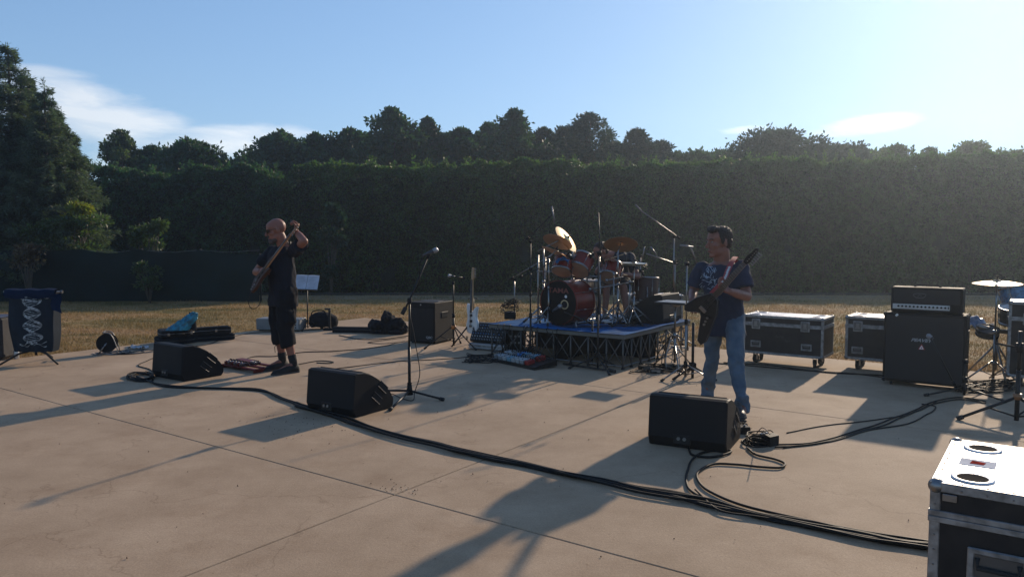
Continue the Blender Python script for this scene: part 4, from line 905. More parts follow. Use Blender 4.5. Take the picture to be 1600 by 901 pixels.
a = G(1203, 698); t = thing('effects_pedal', 'small black switch pedal at the right end of the tangled cables', 'effects pedal', a, .55)
q = MB(); q.loft([[(x, 0, 0), (x, 0, .075), (x, .05, .085), (x, .17, .045), (x, .17, 0)] for x in (0, .10)], smooth=False); part('housing', q, mt('plastic'), t)
for k in range(3): q = MB(); q.cone((.02 + k * .03, .10, .066), (.02 + k * .03, .10, .08), .009, n=8); part('button', q, mt('steel'), t)

# ---- drum riser
t_dr = thing('drum_riser', 'low drum riser with crossed steel legs and a blue carpet under the red drum kit', 'drum riser', (1.32, 8.90, 0), R(54.5))
# local x = along the right side (u), y = along the front-left side (v)
RW = 2.0; RH = .42; WT = PM(t_dr); dk = mat('riser_deck', (.13, .12, .10), .85)
for (y0, y1) in ((0, .998), (1.002, 2.0)):
    for (x0, x1) in ((0, .998), (1.002, 2.0)): q = MB(); q.box(((x0 + x1) / 2, (y0 + y1) / 2, RH - .032), (x1 - x0, y1 - y0, .045), ch=.004); part('deck', q, dk, t_dr)
q = MB()
def car(a, b):
    x = -.012 + 2.024 * a; y = -.012 + 2.024 * b; e = min(a, 1 - a, b, 1 - b); z = RH + .001 + .010 * max(0, noise.noise(V((x * 2.6, y * 2.6, 0)))) * (1 if e > .03 else 0) + .022 * max(0, noise.noise(V((x * 1.3 + 4, y * 3.9, 1))) - .1)
    return (x + (.004 * math.sin(y * 19)), y, z)
q.grid(car, 70, 70)
q.loft([[(x_, -.012 + .003 * math.sin(k * 1.7), RH - .006), (x_, -.014, RH - .016 - .008 * abs(math.sin(k * .9)))] for k, x_ in enumerate([i * .05 for i in range(41)])], cap=False) if False else None
part('blue_carpet', q, mat('blue_carpet', (.005, .085, .23), .9, var=.35, scale=3, bump=.6, bscale=60, spec=.1), t_dr)
for side in range(4):
    for k in range(9):
        f = k / 8 * 2.0
        p = {0: (0.03, f), 1: (f, 0.03), 2: (1.97, f), 3: (f, 1.97)}[side]
        if side > 1 and k % 2: continue
        if k in (0, 8) and side in (1, 3): continue
        px_, py_ = min(max(p[0], .03), 1.97), min(max(p[1], .03), 1.97); q = MB(); q.cone((px_, py_, .0), (px_, py_, RH - .055), .011, n=8); lg_ = part('leg', q, mat('dull_steel', (.10, .098, .094), .5, .6), t_dr)
        q = MB(); q.cone((px_, py_, .0), (px_, py_, .02), .022, n=8); part('foot', q, mt('rubber'), lg_)
for side in range(4):
    for k in range(8 if side < 2 else 4):
        w_ = .25 if side < 2 else .5; f0, f1 = k * w_, (k + 1) * w_
        mk = {0: lambda f, o_: (.03 + o_, min(max(f, .03), 1.97)), 1: lambda f, o_: (min(max(f, .03), 1.97), .03 + o_), 2: lambda f, o_: (1.97 - o_, f), 3: lambda f, o_: (f, 1.97 - o_)}[side]
        for s_ in (0, 1):
            A, B = (f0, f1) if s_ == 0 else (f1, f0); a3 = mk(A, -.010 if s_ else .010); b3 = mk(B, -.010 if s_ else .010); q = MB(); q.tube([(*a3, .03), (*b3, RH - .06)], .0065, 6); part('brace', q, mat('dull_steel', (.10, .098, .094), .5, .6), t_dr)
q = MB()
for s_ in range(4):
    for z in (.04,):
        e_ = [((.03, .03), (.03, 1.97)), ((.03, .03), (1.97, .03)), ((1.97, .03), (1.97, 1.97)), ((.03, 1.97), (1.97, 1.97))][s_]; q.tube([(*e_[0], z), (*e_[1], z)], .007, 6)
part('lower_rail', q, mt('steel'), t_dr)
q = MB(); q.grid(lambda a, b: (1.0 + .03 * math.sin(b * 40 + a), .06 + 1.88 * b, .36 * a), 2, 60); q.grid(lambda a, b: (.06 + 1.88 * b, 1.0 + .03 * math.sin(b * 40 + a), .36 * a), 2, 60); part('skirt', q, mt('cloth'), t_dr)
ZS = RH + .006
# ---- drum kit
RED = mat('wine_red_lacquer', (.15, .016, .009), .35, var=.3, scale=3, spec=.3)
HEAD = mat('drum_head', (.55, .50, .43), .5, trans=.25); HOOP = mt('chrome')
TANH = mat('clear_drum_head', (.40, .24, .15), .5, trans=.3)
def drum(label, c, axis, r, dep, top=HEAD, bot=TANH, red=RED, name='tom_drum', lugs=6, legs=None, hoop='chrome', cat='drum', rim=.006):
    """c centre, axis towards the batter head"""
    t = thing(name, label, cat, V(c) - V((0, 0, .001)), 0, 'drums of the red kit on the riser' if red is RED else None)
    ax = V(axis).normalized(); M = Matrix.Translation(c) @ ax.to_track_quat('Z', 'Y').to_matrix().to_4x4()
    q = MB(); q.lathe([(r, -dep / 2), (r, dep / 2)], M, 32); q.lathe([(r - .008, dep / 2), (r - .008, -dep / 2)], M, 32); q.lathe([(r - .008, dep / 2), (r, dep / 2)], M, 32); q.lathe([(r, -dep / 2), (r - .008, -dep / 2)], M, 32); part('shell', q, red, t, world=True)
    q = MB(); q.lathe([(r + .003, dep / 2 + .003), (r - .02, dep / 2 + .006), (0, dep / 2 + .006)], M, 32); part('batter_head', q, top, t, world=True)
    q = MB(); q.lathe([(0, -dep / 2 - .006), (r - .02, -dep / 2 - .006), (r + .003, -dep / 2 - .003)], M, 32); part('resonant_head', q, bot, t, world=True)
    for s_ in (-1, 1):
        z = s_ * (dep / 2); q = MB(); q.lathe([(r + .004, z - .012), (r + .012, z - .012), (r + .012, z + .014), (r + .004, z + .014), (r + .004, z - .012)], M, 32); part('hoop', q, mt(hoop) if hoop in K else hoop, t, world=True)
    for k in range(lugs):
        a = k * 2 * math.pi / lugs + .3; x, y = math.cos(a), math.sin(a); q = MB()
        q.box((0, 0, 0), (.018, .012, min(.06, dep * .3)), M @ RZ(math.degrees(a)) @ T3(r + .008, 0, 0), ch=.004)
        q.tube([((r + .012) * x, (r + .012) * y, -dep / 2), ((r + .012) * x, (r + .012) * y, dep / 2)], .003, 4, M); part('lug', q, mt('chrome'), t, world=True)
    return t, M
Yb = 9.86; bc = V((P(872, 474, Yb).x, Yb, ZS + .292)); bax = V((.62, .78, .0))   # axis to batter side (away), resonant head towards us left
bd, MB_ = drum('large wine red bass drum with a black front head on the riser', bc + bax.normalized() * .22, bax, .28, .42, bot=mat('black_bass_head', (.008, .007, .007), .7, spec=.12), name='bass_drum', lugs=8, hoop=RED)
Mb = Matrix.Translation(bc + bax.normalized() * .22) @ bax.normalized().to_track_quat('Z', 'Y').to_matrix().to_4x4()
fx = -bax.normalized(); rt = V((0, 0, 1)).cross(fx).normalized(); Mf = Matrix(((rt.x, 0, fx.x, 0), (rt.y, 0, fx.y, 0), (0, 1, fx.z, 0), (0, 0, 0, 1))); fc = bc + bax.normalized() * .22 + fx * (.21 + .0075)
Mf.translation = fc
q = text_mb('TAMA', .088, Mf @ T3(0, .155, 0), .0008, 0, .002, 1.35); part('logo', q, mat('head_print_red', (.16, .035, .025), .4), bd, world=True)
q = MB(); q.lathe([(.062, 0), (.062, .003), (.046, .003), (.046, 0)], Mf @ T3(.10, -.02, 0), 24); part('port_ring', q, mat('port_ring_tan', (.50, .38, .20), .4), bd, world=True)
q = MB(); q.lathe([(.046, .001), (0, .001)], Mf @ T3(.10, -.02, 0), 20); part('port_hole', q, mat('deep_black', (.004, .004, .004), .9), bd, world=True)
q = MB(); q.lathe([(.02, .001), (.0, .001)], Mf @ T3(.12, .085, 0), 16); part('sticker', q, mat('sticker_white', (.72, .70, .68), .5), bd, world=True)
for s_ in (-1, 1):
    st = fc - fx * .06 + rt * s_ * .22 + V((0, 0, -.18)); q = MB(); q.tube([st, V((st.x + fx.x * .14 + rt.x * s_ * .12, st.y + fx.y * .14 + rt.y * s_ * .12, ZS))], .009, 6); part('spur', q, mt('chrome'), bd, world=True)
toms = [('wine red tom tilted at the left of the kit, blue rag beside it', P(880, 414, 9.95), (.25, .55, .85), .125, .20),
        ('wine red rack tom in the middle of the kit showing its tan lower head', P(908, 413, 10.0), (.42, .62, .70), .142, .21),
        ('wine red rack tom right of the middle, tan lower head tipped to the camera', P(955, 424, 10.15), (.30, .62, .75), .13, .20),
        ('dark floor tom on chrome legs at the back right of the riser behind the hi-hat', P(1008, 452, 10.65), (.05, .1, 1), .18, .32)]
for i, (lb, c, ax, r_, dp) in enumerate(toms):
    tt_, _ = drum(lb, c, ax, r_, dp, lugs=6, red=RED if i < 3 else mat('dark_red_lacquer', (.035, .008, .008), .4, spec=.3))
    if i == 3:
        for k in range(3): a = k * 2.09 + .5; q = MB(); p = c + V((math.cos(a) * .21, math.sin(a) * .21, .05)); q.tube([p, (p.x, p.y, ZS)], .007, 6); part('leg', q, mt('chrome'), tt_, world=True)
    else:
        q = MB(); q.tube([c + V((0, .05, 0)), c + V((.02, .16, .02)), (c.x + (.20 - .1 * i), 10.22, c.z - .12), (c.x + (.20 - .1 * i), 10.22, c.z - .3)], .010, 6); part('mount', q, mt('chrome'), tt_, world=True)
sn, _ = drum('snare drum with a chrome shell behind the rack toms', P(932, 446, 10.55), (.05, -.05, 1), .178, .14, red=mt('chrome'), bot=HEAD, name='snare_drum', lugs=8)
q = MB(); c = P(932, 446, 10.55)
for k in range(3): a = k * 2.09; q.tube([(c.x, c.y, c.z - .08), (c.x + math.cos(a) * .17, c.y + math.sin(a) * .17, c.z - .07)], .006, 5); q.tube([(c.x, c.y, ZS + .16), (c.x + math.cos(a + .5) * .25, c.y + math.sin(a + .5) * .25, ZS)], .007, 5)
q.tube([(c.x, c.y, c.z - .08), (c.x, c.y, ZS + .1)], .010, 6); part('snare_stand', q, mt('chrome'), sn, world=True)
BRZ = mat('cymbal_bronze', (.70, .48, .24), .22, 1.0, .05, 4); BRZ2 = mat('cymbal_ground_reflection', (.50, .27, .13), .42, .8, .05, 4)  # second bronze has the ground reflected in cymbal undersides painted into its brown
def cymbal(label, c, nrm, r, base, m_=BRZ, name='cymbal_stand', legs=.26, hh=False, la=0.4, z0=None):
    z0 = ZS if z0 is None else z0; c = V(c); nrm = V(nrm).normalized(); base = V((base[0], base[1], z0)); t = thing(name, label, 'cymbal', base, 0, 'cymbals on chrome stands')
    M = Matrix.Translation(c) @ nrm.to_track_quat('Z', 'Y').to_matrix().to_4x4()
    pr = [(r, -.020), (r * .75, -.008), (r * .45, .0), (r * .2, .003), (r * .17, .010), (r * .10, .020), (.008, .023)]
    def cym(nm, Mx):
        q = MB(); q.lathe(pr, Mx, 40); q.lathe([(a, b - .0015) for a, b in pr[::-1]], Mx, 40); q.lathe([(r, -.0215), (r, -.020)], Mx, 40); cy = part(nm, q, m_, t, world=True)
        q = MB(); q.cone((0, 0, .02), (0, 0, .035), .018, .016, 10, M=Mx); q.cone((0, 0, .035), (0, 0, .055), .007, n=8, M=Mx); q.box((0, 0, .055), (.035, .007, .012), Mx, ch=.002); part('wing_nut', q, mt('plastic'), cy, world=True)
    cym('cymbal', M)
    if hh: cym('lower_cymbal', M @ T3(0, 0, -.02) @ RX(180))
    el_ = V((base.x, base.y, c.z - .10)) if (c.xy - base.xy).length > .08 else None
    q = MB(); hub = z0 + .20
    if el_ is None: q.tube([(base.x, base.y, z0 + .08), (base.x, base.y, (z0 + c.z) / 2)], .013, 8); q.tube([(base.x, base.y, (z0 + c.z) / 2), c], .009, 8)
    else: q.tube([(base.x, base.y, z0 + .08), (base.x, base.y, (z0 + c.z) / 2)], .013, 8); q.tube([(base.x, base.y, (z0 + c.z) / 2), el_], .010, 8); q.tube([el_ + (el_ - c).normalized() * .12, c], .0085, 8)
    part('pole', q, mt('chrome'), t, world=True)
    q = MB(); q.cone((base.x, base.y, hub - .02), (base.x, base.y, hub + .03), .022, n=10); q.cone((base.x, base.y, (z0 + c.z) / 2 - .02), (base.x, base.y, (z0 + c.z) / 2 + .02), .020, n=10); part('collar', q, mt('steel'), t, world=True)
    tripod(t, base, legs, .22, [la, la + 2.09, la + 4.19], 'chrome', rad=.009)
    return t
cymbal('brightly glinting crash cymbal tilted steeply at the left of the kit', P(886, 372, 10.15), V((.72, -.36, .59)), .205, (P(895, 372, 10.35).x, 10.35), BRZ)
cymbal('brown crash cymbal seen from below, overlapping the glinting crash', P(872, 376, 9.95), V((.34, .42, .9)), .20, (P(850, 376, 10.05).x, 10.15), BRZ2, la=1.)
cymbal('thin splash cymbal tilted low at the far left of the kit', P(868, 392, 9.8), V((.42, .12, .9)), .185, (P(858, 392, 9.9).x, 9.95), BRZ2, legs=.2)
cymbal('large dark ride cymbal at the back right, in front of the seated drummer', P(970, 380, 10.2), V((.06, .46, .9)), .225, (P(966, 380, 9.95).x, 9.95), BRZ2, la=.9)
cymbal('flat pair of hi-hat cymbals at the right end of the kit', P(991, 411, 10.0), V((.03, -.03, 1)), .175, (P(991, 411, 10.0).x, 10.0), mat('hihat_pale', (.60, .52, .40), .3, .9, .05, 4), name='hi_hat', hh=True, la=2.2)
# small closed-in hardware: tom stand, pedals, rack clamps
t = thing('tom_stand', 'chrome double tom stand standing in the middle of the kit', 'drum hardware', (P(936, 480, 10.2).x, 10.2, ZS))
q = MB(); x_ = P(936, 480, 10.2).x; q.tube([(x_, 10.2, ZS + .08), (x_, 10.2, P(936, 400, 10.2).z)], .013, 8); q.tube([(x_ - .25, 10.22, P(905, 432, 10.2).z), (x_ + .22, 10.22, P(955, 432, 10.2).z)], .011, 8); part('post', q, mt('chrome'), t, world=True); tripod(t, (x_, 10.2, ZS), .28, .22, (0, 2.1, 4.2), 'chrome')
t = thing('kick_pedal', 'chrome kick pedal on the blue carpet behind the bass drum', 'drum pedal', (P(925, 498, 10.35).x, 10.3, ZS)); X_ = P(925, 498, 10.35).x
q = MB(); q.box((X_, 10.35, ZS + .035), (.09, .26, .012), T3(0, 0, 0), ch=.003, rz=-.6); part('footboard', q, mt('steel'), t, world=True)
q = MB(); q.tube([(X_ - .09, 10.2, ZS), (X_ - .09, 10.2, ZS + .2), (X_ + .05, 10.28, ZS + .2), (X_ + .05, 10.28, ZS)], .009, 6); q.tube([(X_ - .02, 10.24, ZS + .2), (X_ - .08, 10.15, ZS + .32)], .006, 5); q.ell((X_ - .085, 10.14, ZS + .33), .025); part('frame', q, mt('chrome'), t, world=True)
t = thing('rack_stand', 'pair of chrome posts with a cross bar left of the bass drum', 'drum hardware', (P(846, 500, 10.2).x, 10.25, ZS))
for xx in (841, 852): q = MB(); p = P(xx, 398 if xx == 841 else 402, 10.25); q.tube([(p.x, 10.25, ZS), (p.x, 10.25, p.z)], .011, 8); part('post', q, mt('chrome'), t, world=True)
q = MB(); q.tube([P(838, 424, 10.25), P(884, 424, 10.2)], .009, 6); part('cross_bar', q, mt('chrome'), t, world=True)
tripod(t, (P(846, 500, 10.2).x, 10.25, ZS), .24, .2, (.5, 2.6, 4.6), 'chrome')
q = MB(); cc = P(879, 409, 9.78); q.grid(lambda a, b: (cc.x - .08 + .16 * a + .01 * math.sin(b * 9), cc.y - .05 + .12 * b, cc.z + .07 - .10 * abs(a - .5) ** 1.2 - .05 * b + .012 * math.sin(a * 13 + b * 5)), 10, 8)
single('blue_rag', q, mat('blue_rag', (.04, .22, .60), .8, trans=.3), 'small blue rag draped over the leftmost tom', 'rag')
# clip microphones and goosenecks on the drums
for i, (px, py, Y, dx) in enumerate(((893, 405, 9.85, -.05), (921, 404, 9.95, .05), (944, 412, 10.0, -.04), (1006, 430, 10.5, -.05), (926, 436, 10.4, .04))):
    p = P(px, py, Y); t = thing('drum_microphone', ['small clip microphone on the leftmost tom', 'small clip microphone on the rim of the middle rack tom', 'small clip microphone on the right rack tom', 'small clip microphone at the rim of the dark floor tom', 'small clip microphone reaching in over the snare drum'][i], 'microphone', p)
    q = MB(); q.cone(p, p + V((dx, -.03, .075)), .016, .020, 9); part('capsule', q, mt('plastic'), t, world=True); q = MB(); q.tube(catmull([p + V((dx, -.03, .07)), p + V((dx * 1.6, -.05, .10)), p + V((dx * 2.2, -.04, .04)), p + V((dx * 2, -.03, -.03))], 4), .004, 5); part('gooseneck', q, mt('dkmetal'), t, world=True)
t = thing('percussion_clamp_rack', 'chrome cross tubes with clamps joining the stands right of the middle tom', 'drum hardware', (P(950, 500, 10.0).x, 9.9, ZS))
for x0, y0, x1, y1 in ((922, 452, 990, 440), (948, 438, 975, 432), (938, 425, 938, 500), (959, 428, 959, 503), (984, 440, 984, 500)): q = MB(); q.tube([P(x0, y0, 9.9), P(x1, y1, 9.95)], .0085, 7); q.cone(P(x0, y0, 9.9) - V((0, 0, .02)), P(x0, y0, 9.9) + V((0, 0, .02)), .018, n=8); part('tube', q, mt('chrome'), t, world=True)
tripod(t, (P(959, 500, 9.9).x, 9.9, ZS), .24, .2, (.3, 2.4, 4.5), 'chrome'); tripod(t, (P(984, 500, 9.9).x, 9.9, ZS), .2, .25, (1.3, 3.4, 5.5), 'chrome')
# drummer's throne
t = thing('drum_throne', 'round black drum stool under the seated drummer', 'stool', (1.48, 10.42, ZS)); q = MB(); q.lathe([(0, .47), (.15, .47), (.165, .50), (.16, .54), (0, .545)], None, 24); part('seat', q, mt('tolex'), t); q = MB(); q.tube([(0, 0, .1), (0, 0, .47)], .014, 8); part('post', q, mt('chrome'), t)
for k in range(3): a = k * 2.09 + .2; q = MB(); q.tube([(0, 0, .26), (math.cos(a) * .24, math.sin(a) * .24, .01)], .009, 6); part('leg', q, mt('chrome'), t)
# wedge on the riser and things behind it
w3 = copy_tree(w0); put(w3, V((1.99, 9.94, 0)), V((2.33, 10.42, 0)), 'black wedge monitor lying on the right side of the drum riser, pale slanted cheek', GW, z=ZS - .002)
q = None

# overhead and kit microphones
GM = 'chrome and black boom stands round the drum kit'
def kit_stand(label, bx, by, topz, boomA, boomB, mic=None, metal='chrome', z0=0.0, legs=.3, la=.4, pencil=True): return stand(label, (bx, by, z0), (bx, by, topz), (boomA, boomB), mic, legs, (la, la + 2.1, la + 4.2), .16, metal, grp=GM, pencil=pencil, pr=.010, z0=z0)
a = P(823, 374, 10.9); kit_stand('overhead boom stand left of the kit with its microphone pointing down at the cymbals', P(829, 400, 10.9).x, 10.9, P(829, 372, 10.9).z - .05, a, P(865, 333, 10.6), (P(862, 322, 10.6), P(867, 350, 10.6)), 'dkmetal')
a = P(935, 330, 9.25); kit_stand('black stand with a steep bright boom in front of the kit centre', P(934, 400, 9.0).x, 8.92, P(936, 395, 8.92).z, P(938, 398, 8.92), P(931, 384, 9.3) if False else P(935, 332, 9.1), None, 'dkmetal', legs=.34, la=2.9)
q_ = kit_stand('thin chrome boom reaching far left from the bass drum, lower of the two', P(804, 445, 10.6).x, 10.6, P(804, 437, 10.6).z, P(796, 437, 10.6), P(872, 392, 10.2), None, 'chrome', la=1.2)
kit_stand('chrome boom stand with its arm just right of the far left boom', P(829, 425, 9.6).x, 9.55, P(829, 420, 9.55).z, P(812, 433, 9.55), P(858, 412, 9.8), None, 'dkmetal', la=.2)
kit_stand('high overhead boom stand right of the kit, bright bar against the hedge', P(1058, 372, 11.1).x, 11.3, P(1058, 370, 11.3).z, P(1062, 372, 11.3), P(1003, 330, 10.9), (P(993, 320, 10.9), P(1006, 333, 10.9)), 'chrome', la=.8)
kit_stand('boom stand low behind the hi-hat with a crossed thin arm', P(1056, 412, 10.9).x, 10.95, P(1050, 409, 10.9).z, P(1057, 412, 10.95), P(1010, 396, 10.6), (P(1017, 386, 10.6), P(1027, 400, 10.65)), 'chrome', la=1.9)
kit_stand('small boom stand beside the left shoulder of the drummer, right of the hi-hat', P(1001, 415, 10.6).x, 10.62, P(1003, 400, 10.6).z, P(1002, 412, 10.6), P(1007, 386, 10.5), None, 'steel', z0=ZS, legs=.2)
bs = P(1089, 420, 7.9); kit_stand('black boom microphone stand just left of the guitarist, small microphone at head height', bs.x - .0, 8.35, P(1088, 412, 8.35).z, P(1090, 414, 8.35), P(1079, 386, 8.2), (P(1063, 383, 8.15), P(1083, 386, 8.2)), 'chrome', la=3.6, legs=.32)
stand('thin black boom stand behind the floor tom, mostly hidden by the kit', (P(1068, 500, 11.2).x - .62, 11.2, 0), (P(1068, 500, 11.2).x - .62, 11.2, 1.05), (P(1010, 420, 11.2), P(985, 400, 10.9)), None, .28, (0, 2, 4), .15, 'dkmetal', grp=GM)
# kick mic low T-foot stand in front of the riser
bs = G(925, 571); t = thing('microphone_stand', 'low black stand foot lying in front of the riser corner', 'microphone stand', bs)
q = MB(); q.tube([G(880, 568, .02), G(956, 579, .02)], .012, 7); part('leg', q, mt('dkmetal'), t, world=True); q = MB(); q.cone(G(951, 578, .02), G(961, 580, .02), .022, n=9); part('rubber_foot', q, mt('rubber'), t, world=True)
q = MB(); q.tube([bs + V((0, 0, .02)), bs + V((0, .0, .55))], .012, 8); part('pole', q, mt('dkmetal'), t, world=True); q = MB(); q.tube([bs + V((0, 0, .52)), bs + V((-.33, .18, .64))], .008, 6); part('boom', q, mt('dkmetal'), t, world=True)
mic_head(t, fc + fx * .06 + rt * .1 + V((0, 0, -.02)), fc + fx * .16 + rt * .02 + V((0, 0, -.10)), r=.03)

# ---- flat tray on a chrome stand (shadow rhombus on the concrete)
tc_ = V((1.96, 9.10, 0)); t = thing('tray_stand', 'flat dark tray on a chrome pole stand beside the right hand of the guitarist', 'stand', tc_, 0)
q = MB(); q.box((0, 0, .785), (.40, .34, .022), RZ(-36), ch=.004); part('tray', q, mt('dkmetal'), t); q = MB(); q.box((0, 0, .798), (.36, .30, .004), RZ(-36)); part('tray_mat', q, mat('tray_mat_grey', (.20, .21, .22), .35), t)
q = MB(); q.tube([(0, 0, .06), (0, 0, .40)], .014, 8); q.tube([(0, 0, .40), (0, 0, .775)], .011, 8); part('pole', q, mt('chrome'), t); q = MB(); q.cone((0, 0, .36), (0, 0, .42), .020, n=10); q.cone((0, 0, .74), (0, 0, .775), .05, .09, 10); part('collar', q, mt('steel'), t); tripod(t, tc_, .26, .26, (.5, 2.6, 4.7), 'chrome')
t = thing('cable_bundle', 'pale looped cables hanging round the chrome pole of the tray stand', 'cables', tc_, 0, None)
for k in range(7):
    a = rnd.random() * 6.28; h = rnd.uniform(.18, .36); rr_ = rnd.uniform(.10, .26); p = [(0.02 * math.cos(a), .02 * math.sin(a), h + .02), (rr_ * .5 * math.cos(a), rr_ * .5 * math.sin(a), h + .03), (rr_ * math.cos(a + .1), rr_ * math.sin(a + .1), .14), (rr_ * 1.1 * math.cos(a + .25), rr_ * 1.1 * math.sin(a + .25), .006), (rr_ * 1.7 * math.cos(a + .6), rr_ * 1.7 * math.sin(a + .6), .006)]
    q = MB(); q.tube(catmull(p, 6), .0055, 6); part('cable', q, [mat('pale_cable', (.30, .29, .27), .5), mt('cable')][k % 2], t)
t = thing('speaker_stand', 'black low tripod foot just left of the legs of the guitarist', 'stand', G(1082, 590)); bs = G(1082, 590)
q = MB(); q.tube([bs, bs + V((0, 0, .62))], .016, 8); part('pole', q, mt('dkmetal'), t, world=True); q = MB(); q.box(bs + V((0, 0, .13)), (.07, .07, .09), ch=.01); part('hub', q, mt('plastic'), t, world=True)
for a in (3.7, 5.5, 1.5): q = MB(); q.tube([bs + V((0, 0, .13)), bs + V((math.cos(a) * .30, math.sin(a) * .30, .012))], .013, 7); part('leg', q, mt('dkmetal'), t, world=True)
for i, (px, py, an) in enumerate(((1008, 577, .3), (1025, 582, -.2), (1045, 574, .1), (1062, 576, -.1))):
    t = thing('direct_box', ['leftmost small black box among cables in front of the riser', 'second small black box among cables, nearest to the camera', 'third small black box among cables, left of the tray stand pole', 'small black box right at the foot of the tray stand'][i], 'direct box', G(px, py), an, 'small boxes on the floor by the tray stand')
    q = MB(); q.box((0, 0, .025), (.14, .10, .05), ch=.005); part('body', q, mt('dkmetal'), t); q = MB(); q.box((0, -.052, .025), (.10, .004, .03)); part('end_plate', q, mt('steel'), t)
# flight case with silver top behind riser, right
flight_case('flat silver topped case behind the riser, left of the guitarist', (2.05, 13.35, 0), yaw * 0 - .05, .95, .5, .55, wheels=.1, recess=False)
# black cable box on the left corner of the riser
cx_ = P(797, 505, 10.75); t = thing('cable_coil', 'black coil of cable heaped on a small box at the left corner of the riser', 'cable', (cx_.x, 10.62, ZS))
q = MB(); q.box((0, 0, .05), (.16, .14, .10), ch=.01); part('box', q, mt('plastic'), t)
for k in range(9):
    r_ = rnd.uniform(.07, .14); tl = V((rnd.gauss(0, .5), rnd.gauss(0, .5), 1)).normalized().to_track_quat('Z', 'Y').to_matrix().to_4x4(); q = MB(); q.tube([(T3(rnd.gauss(0, .02), rnd.gauss(0, .02), .15 + .01 * k) @ tl) @ V((math.cos(a * .45) * r_, math.sin(a * .45) * r_, 0)) for a in range(14)], .005, 5); part('loop', q, mt('cable'), t)

# ---- left side things
# draped stand with double helix print
ds = G(57, 567); t = thing('draped_stand', 'folding stand draped with a black cloth printed with a white double helix', 'stand', ds, .05)
Wd = .285; Ht = .90
def cloth_p(a, b, off=0.0):
    z = .15 + (Ht - .15) * b; wd = Wd * (.80 + .20 * b ** .6 + .04 * math.sin(b * 5)); x = (a - .5) * 2 * wd; y = -.05 - .03 * math.sin(b * 3.1) + .016 * math.sin(a * 17 + b * 3) * (1 - b * .6) + .01 * math.sin(a * 7 + b * 9) - .03 * (1 - abs(a - .5) * 2) 
    return (x, y - off, z)
q = MB(); q.grid(lambda a, b: cloth_p(a, b), 40, 40); q.grid(lambda a, b: (cloth_p(1 - a, b)[0], .07 + .02 * math.sin(a * 11 + b * 4), cloth_p(a, b)[2] + .03), 24, 24)
q.grid(lambda a, b: ((a - .5) * 2 * Wd, -.075 + .15 * b, Ht + .008 * math.sin(b * 3.14)), 10, 4)
for s_ in (0, 1): q.grid(lambda a, b: ((cloth_p(s_, b)[0]), cloth_p(s_, b)[1] + (.09 - cloth_p(s_, b)[1]) * (a if s_ else 1 - a), cloth_p(s_, b)[2]), 4, 20)
part('cloth', q, mat('printed_black_cloth', (.016, .022, .030), .9, bump=.4, bscale=60, spec=.15), t)
q = MB()
def stroke(f, n_, w_, off=.003):
    pts = [f(i / (n_ - 1)) for i in range(n_)]
    for i in range(n_ - 1):
        a, b = V((*pts[i], 0)), V((*pts[i + 1], 0)); dd = (b - a); 
        if dd.length < 1e-6: continue
        nn = V((-dd.y, dd.x * .5, 0)).normalized(); ww = w_ * (.6 + .4 * math.sin(i * .9 + n_))
        q.add([cloth_p(a.x - nn.x * ww, a.y - nn.y * ww, off), cloth_p(b.x - nn.x * ww, b.y - nn.y * ww, off), cloth_p(b.x + nn.x * ww, b.y + nn.y * ww, off), cloth_p(a.x + nn.x * ww, a.y + nn.y * ww, off)], [(0, 1, 2, 3)])
for ph in (0, math.pi):
    for o_ in (0, .035, .07): stroke(lambda s: (.52 + .19 * math.sin(s * 11.5 + ph) + o_ * .5, .13 + .74 * s + o_ * .2), 46, .0075)
for k in range(34):
    b0 = .14 + .72 * k / 33; s0 = (b0 - .13) / .74; x1 = .52 + .19 * math.sin(s0 * 11.5); x2 = .52 + .19 * math.sin(s0 * 11.5 + math.pi)
    if abs(x1 - x2) > .06: stroke(lambda s: (x1 + (x2 - x1) * s, b0 + .02 * math.sin(s * 3 + k)), 6, .0045)
for k in range(10):
    sg = -1 if k % 2 else 1; up = k < 6; b0 = .87 if up else .12
    stroke(lambda s: (.52 + sg * (.05 + s * (.38 if up else .26)), b0 + .02 * (k % 3) + (.05 * s * (1 if up else -.3)) + .025 * math.sin(s * 6 + k)), 12, .006)
part('print', q, mat('white_textile_print', (.30, .33, .34), .8, var=.5, scale=40), t)
q = MB(); q.tube([(-.33, 0, Ht - .01), (.33, 0, Ht - .01)], .014, 8); part('top_bar', q, mt('steel'), t)
for s_ in (-1, 1): q = MB(); q.cone((s_ * .33, 0, Ht - .01), (s_ * .352, 0, Ht - .01), .02, n=10); part('end_knob', q, mt('chrome'), t)
q = MB(); q.tube([(0, 0, .10), (0, 0, Ht - .01)], .015, 8); part('post', q, mt('dkmetal'), t)
for a in (3.6, 5.85, 1.6): q = MB(); q.tube([(0, 0, .17), (math.cos(a) * .18, math.sin(a) * .18, .13), (math.cos(a) * .38, math.sin(a) * .38, .012)], .012, 7); part('leg', q, mt('dkmetal'), t)
q = MB(); Mx = RY(90); 
q.grid(lambda a, b: ((a - .5) * .60, .060 * math.cos(b * 3.9 - .4) * (1 + .1 * math.sin(a * 14)), Ht - .055 + (.070 + .014 * math.sin(a * 9) + .008 * math.sin(a * 31)) * math.sin(max(0, b * 3.9 - .4) if b * 3.9 - .4 < 3.3 else 3.3 )), 44, 14)
q.grid(lambda a, b: ((a - .5) * .60 + .006 * math.sin(b * 9), -.093 - .012 * math.sin(b * 3.1) + .004 * math.sin(a * 23), Ht - .085 + .105 * b + .006 * math.sin(a * 17)), 40, 6); q.grid(lambda a, b: ((a - .5) * .60, -.093 + .16 * b, Ht + .020 + .006 * math.sin(a * 17) + .012 * math.sin(b * 3.1)), 40, 5)
